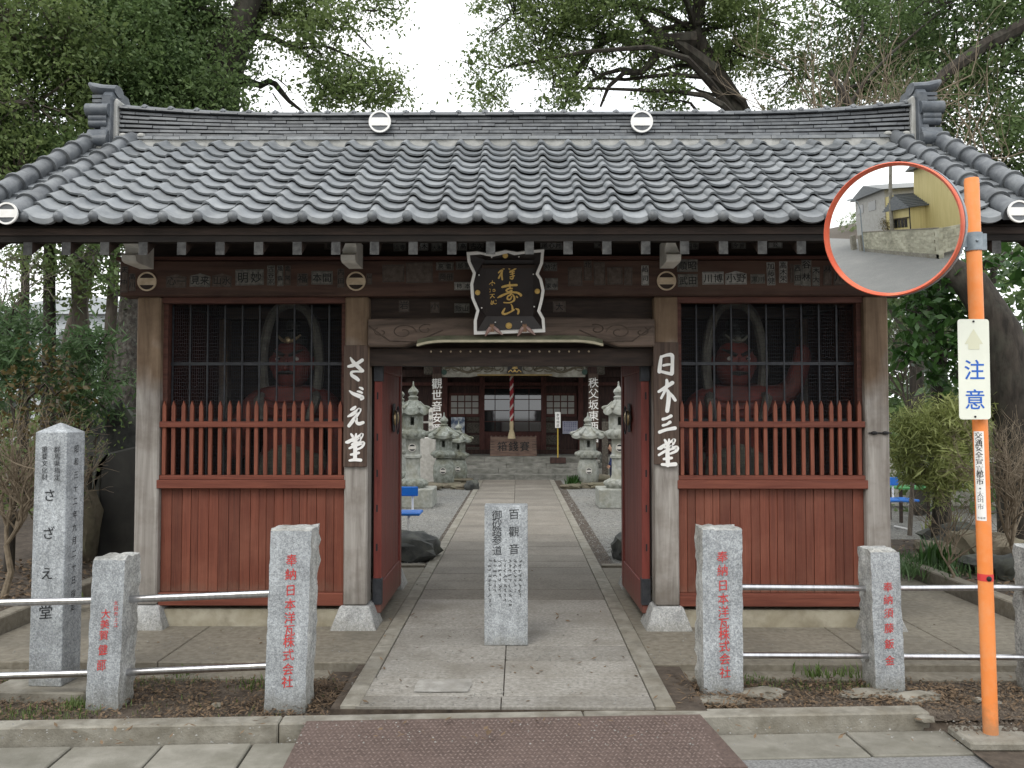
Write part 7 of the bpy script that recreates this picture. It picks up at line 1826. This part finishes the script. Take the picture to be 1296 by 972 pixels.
# monument slab
pm = at(122, 697, 9.1)
e = empty('monument_stone', (pm.x, 9.1, .07), 'black polished monument slab on a stone base left of the gate', 'monument')
m = MB(); hgt = at(120, 570, 9.1).z - .07
m.prism([(0, 0), (.85, 0), (.9, hgt * .95), (.45, hgt * 1.05), (.12, hgt * .98), (.02, hgt * .9)], 0, .28); m.build('slab', M_SLATE, e, bevel=.02)
m = MB(); m.prism([(-.1, 0), (.01, 0), (.03, hgt * .9), (.1, hgt * .97), (-.02, hgt * .85), (-.09, hgt * .5)], -.01, .27); m.build('rough_edge', M_ROCK, e, bevel=.01)
MB().box(-.35, 1.1, -.25, .5, -.12, .02).build('base', M_CONCL, e, bevel=.02)
rk('upright brownish stone slab behind the tall pillar', 111, 8.9, (.22, .25, .85), M_ROCKB, 33, .05, .5, 'rock', 'standing_rock')
for i, (px, Y, d, mt, lb) in enumerate(((1212, 9.9, (.85, .5, .36), M_ROCK, 'dark rock under the bamboo bush'), (1180, 9.4, (.4, .35, .22), M_ROCKB, 'squarish brown rock left of the dark rock at right'), (1262, 9.4, (.55, .4, .3), M_ROCKB, 'brown rock right of the orange pole'), (1240, 8.6, (.4, .4, .2), M_ROCK, 'low rock close behind the orange pole'), (1290, 8.2, (.5, .4, .28), M_ROCK, 'grey rock at the right edge above the rail'), (1225, 9.3, (.4, .35, .35), M_ROCKB, 'tall brown stone behind the orange pole foot'))):
    rk(lb, px, Y, d, mt, 60 + i, .03, .45)
# low white wall and pale building glimpsed behind the trees
e = prop(MB().box(-1.6, 1.6, -.06, .06, 0, .85).build('garden_wall', M_WHITED, None, (at(1185, 600, 15.2).x, 15.2, 0), bevel=.01), 'low pale wall behind the bamboo bush at right', 'wall')
e = empty('distant_house', (at(105, 525, 34).x, 34, 0), 'pale grey building glimpsed between the trunks at left', 'house')
M_PALE = mat('pale_house_wall', (.42, .45, .47), (.5, .53, .55), rough=.9)
MB().box(-4, 4, 0, 5, 0, 5.6).build('wall', M_PALE, e); MB().prism([(-4.4, 5.6), (4.4, 5.6), (0, 6.4)], -.3, 5.3).build('roof', M_PALE, e)
for x in (-2.6, -.5, 1.8):
    for z in (1.2, 3.8): MB().box(x - .5, x + .5, -.03, .01, z, z + 1.1).build('window', GLS, e)

# ================================================================== across the road: what the convex mirror shows
def across():
    WY = -2.9
    wl = empty('block_wall', (-6, WY, ROADZ), 'stained concrete block garden wall across the road, seen in the mirror', 'wall')
    M_BLK = mat('stained_blocks', (.30, .285, .215), (.50, .48, .38), scale=(1.6, 1.6, 3), detail=7, rough=.95, rand=.06, c3=(.11, .11, .08), s3=1.6, a3=.6)
    CX = -4.6
    first = {}
    def blocks(p0, d, L_, H_, par):
        n = int(L_ / .4)
        for r_ in range(int(H_ / .2)):
            for i in range(n):
                m = None
                key = 'b'
                if key not in first: first[key] = MB().box(.003, .397, -.06, .06, .003, .197).build('block', M_BLK, par); o = first[key]
                else: o = dup(first[key], par)
                o.location = (p0[0] + d[0] * (i + .5 * (r_ % 2)) * .4 + 6, p0[1] + d[1] * (i + .5 * (r_ % 2)) * .4 - WY, .25 + r_ * .2); o.rotation_euler = (0, 0, math.atan2(d[1], d[0]))
    blocks((CX, WY), (-1, 0), 8.4, 1.41, wl)
    blocks((CX, WY), (.15, -1), 4.4, 1.41, wl)
    MB().box(CX + 6 - .12, CX + 6 + .14, -.2, .09, 0, 1.665).build('corner_pier', M_BLK, wl)
    MB().box(CX + 6 - 8.6, CX + 6 + .05, -.09, .09, 0, .25).build('wall_base', M_CONCL, wl)
    MB().box(CX + 6 - 8.5, CX + 6 + .06, -.09, .09, 1.66, 1.71).build('coping', M_CONC, wl)
    hs = empty('yellow_house', (-6.8, -7.4, ROADZ), 'yellow ribbed house with grey tiled porch roof across the road, seen in the mirror', 'house')
    M_YEL = mat('yellow_cladding', (.52, .44, .20), (.60, .51, .25), scale=(8, 8, .5), rough=.6)
    def ribbed(x0, x1, y, z0, z1, face=-1):
        m = MB(); x = x0
        while x < x1: m.box(x, min(x + .22, x1) - .02, y - .02, y + .02, z0, z1); x += .24
        m.box(x0, x1, y - .012, y + .012, z0, z1); m.build('cladding', M_YEL, hs)
    MB().box(-2.0, 4.4, -4, 2.2, 0, 6.0).build('wall', M_YEL, hs); ribbed(-2.0, 4.4, 2.23, 0, 6.0)
    m = MB(); m.prism([(-2.5, 5.9), (4.9, 5.9), (1.2, 7.8)], -4.4, 2.7); m.build('roof', M_HROOF, hs)
    MB().box(-3.2, -.9, 1.2, 3.6, 0, 3.1).build('porch_wall', M_YEL, hs); ribbed(-3.2, -.9, 3.62, 0, 3.1)
    m = MB(); m.prism([(-3.6, 3.05), (-.5, 3.05), (-2.05, 4.1)], 1.0, 4.0); m.build('porch_roof', M_HROOF, hs)
    m = MB()
    for i in range(9): m.tube([(-3.55 + i * .19, 4.02, 3.12 + i * .127), (-3.55 + i * .19, 1.0, 3.12 + i * .127)], .04, 6); m.tube([(-.55 - i * .19, 4.02, 3.12 + i * .127), (-.55 - i * .19, 1.0, 3.12 + i * .127)], .04, 6)
    m.build('roof_ribs', M_HROOF, hs)
    for i in range(5): MB().box(-2.9 + i * .36, -2.62 + i * .36, 3.64, 3.68, 1.75, 2.35).build('window', GLS, hs)
    MB().box(-3.05, -.98, 3.6, 3.8, 2.38, 2.44).build('window_hood', M_DARKWOOD, hs)
    m = MB(); m.tube([(-.85, 3.68, 0), (-.85, 3.68, 3.1)], .04, 8); m.tube([(2.4, 2.3, 0), (2.4, 2.3, 5.9)], .04, 8); m.build('drain_pipe', M_INK, hs)
    h2 = empty('grey_house', (-17.5, -8.5, ROADZ), 'grey two storey house further down the road, seen in the mirror', 'house')
    MB().box(-3.5, 3.5, -4, 2.5, 0, 5.4).build('wall', mat('grey_render', (.33, .32, .30), (.40, .39, .37), scale=(3, 3, 3), rough=.9), h2)
    m = MB(); m.prism([(-4.2, 5.35), (4.2, 5.35), (0, 6.6)], -4.5, 3.1); m.build('roof', M_HROOF, h2)
    for x in (-2, 1): MB().box(x - .8, x + .8, 2.51, 2.55, 3.6, 4.6).build('window', GLS, h2)
    MB().box(3.5, 4.6, 0, 2.4, 0, 4.6).build('wing', M_YEL, h2)
    up = empty('utility_pole', (-9.4, -3.5, ROADZ), 'tall grey utility pole behind the block wall, seen in the mirror', 'utility pole')
    m = MB(); m.tube([(0, 0, 0), (0, 0, 9)], [.16, .11], 12); m.build('pole', M_CONCL, up, smooth=40)
    MB().box(-.9, .9, -.06, .06, 7.6, 7.75).build('cross_arm', M_GALV, up); MB().box(-.45, .35, .1, .16, 6.6, 6.85).build('street_sign', M_WHITE, up)
    tree('garden_shrub', 'reddish garden tree behind the block wall, seen in the mirror', [(-11.4, -4.4, 0), (-11.4, -4.4, .9), (-11.3, -4.4, 1.6)], [.1, .08, .05], [(-11.4, -4.4, 2.0, .6), (-10.9, -4.3, 1.7, .5), (-11.9, -4.5, 1.7, .5)], L_RUST, M_BARK, 71, n_tuft=30, dens=10)
    m = MB()
    for k_ in range(4): m.tube([(-14 + 28 * t, .1 * k_, 7.5 + .12 * k_ + .5 * abs(t - .5) * 2) for t in np.linspace(0, 1, 15)], .012, 4)
    m.build('wires', M_INK, up)
    lp = empty('street_lamp', (-12.6, -2.6, ROADZ), 'curved grey street lamp down the road, seen in the mirror', 'street lamp')
    m = MB(); m.tube([(0, 0, 0), (0, 0, 3.6), (.1, .3, 4.3), (.2, .9, 4.6)], [.06, .05, .04, .035], 8); m.build('pole', M_GALV, lp, smooth=40); MB().box(.1, .3, .8, 1.3, 4.52, 4.62).build('lamp_head', M_GALV, lp)
    wood('distant_trees', -60, -14, -34, -16, 0, 5, 700, .3, L_MID, 77, -.1)
    for i, x in enumerate((-13.6, -15.6)):
        MB().box(x - .25, x + .25, -3.2, -2.7, ROADZ, 1.3).build('gate_pier', M_CONCL, None)
        prop(bpy.context.scene.objects[-1], ['concrete gate pier nearer the block wall, seen in the mirror', 'concrete gate pier farther down the road, seen in the mirror'][i], 'gate pier')
across()
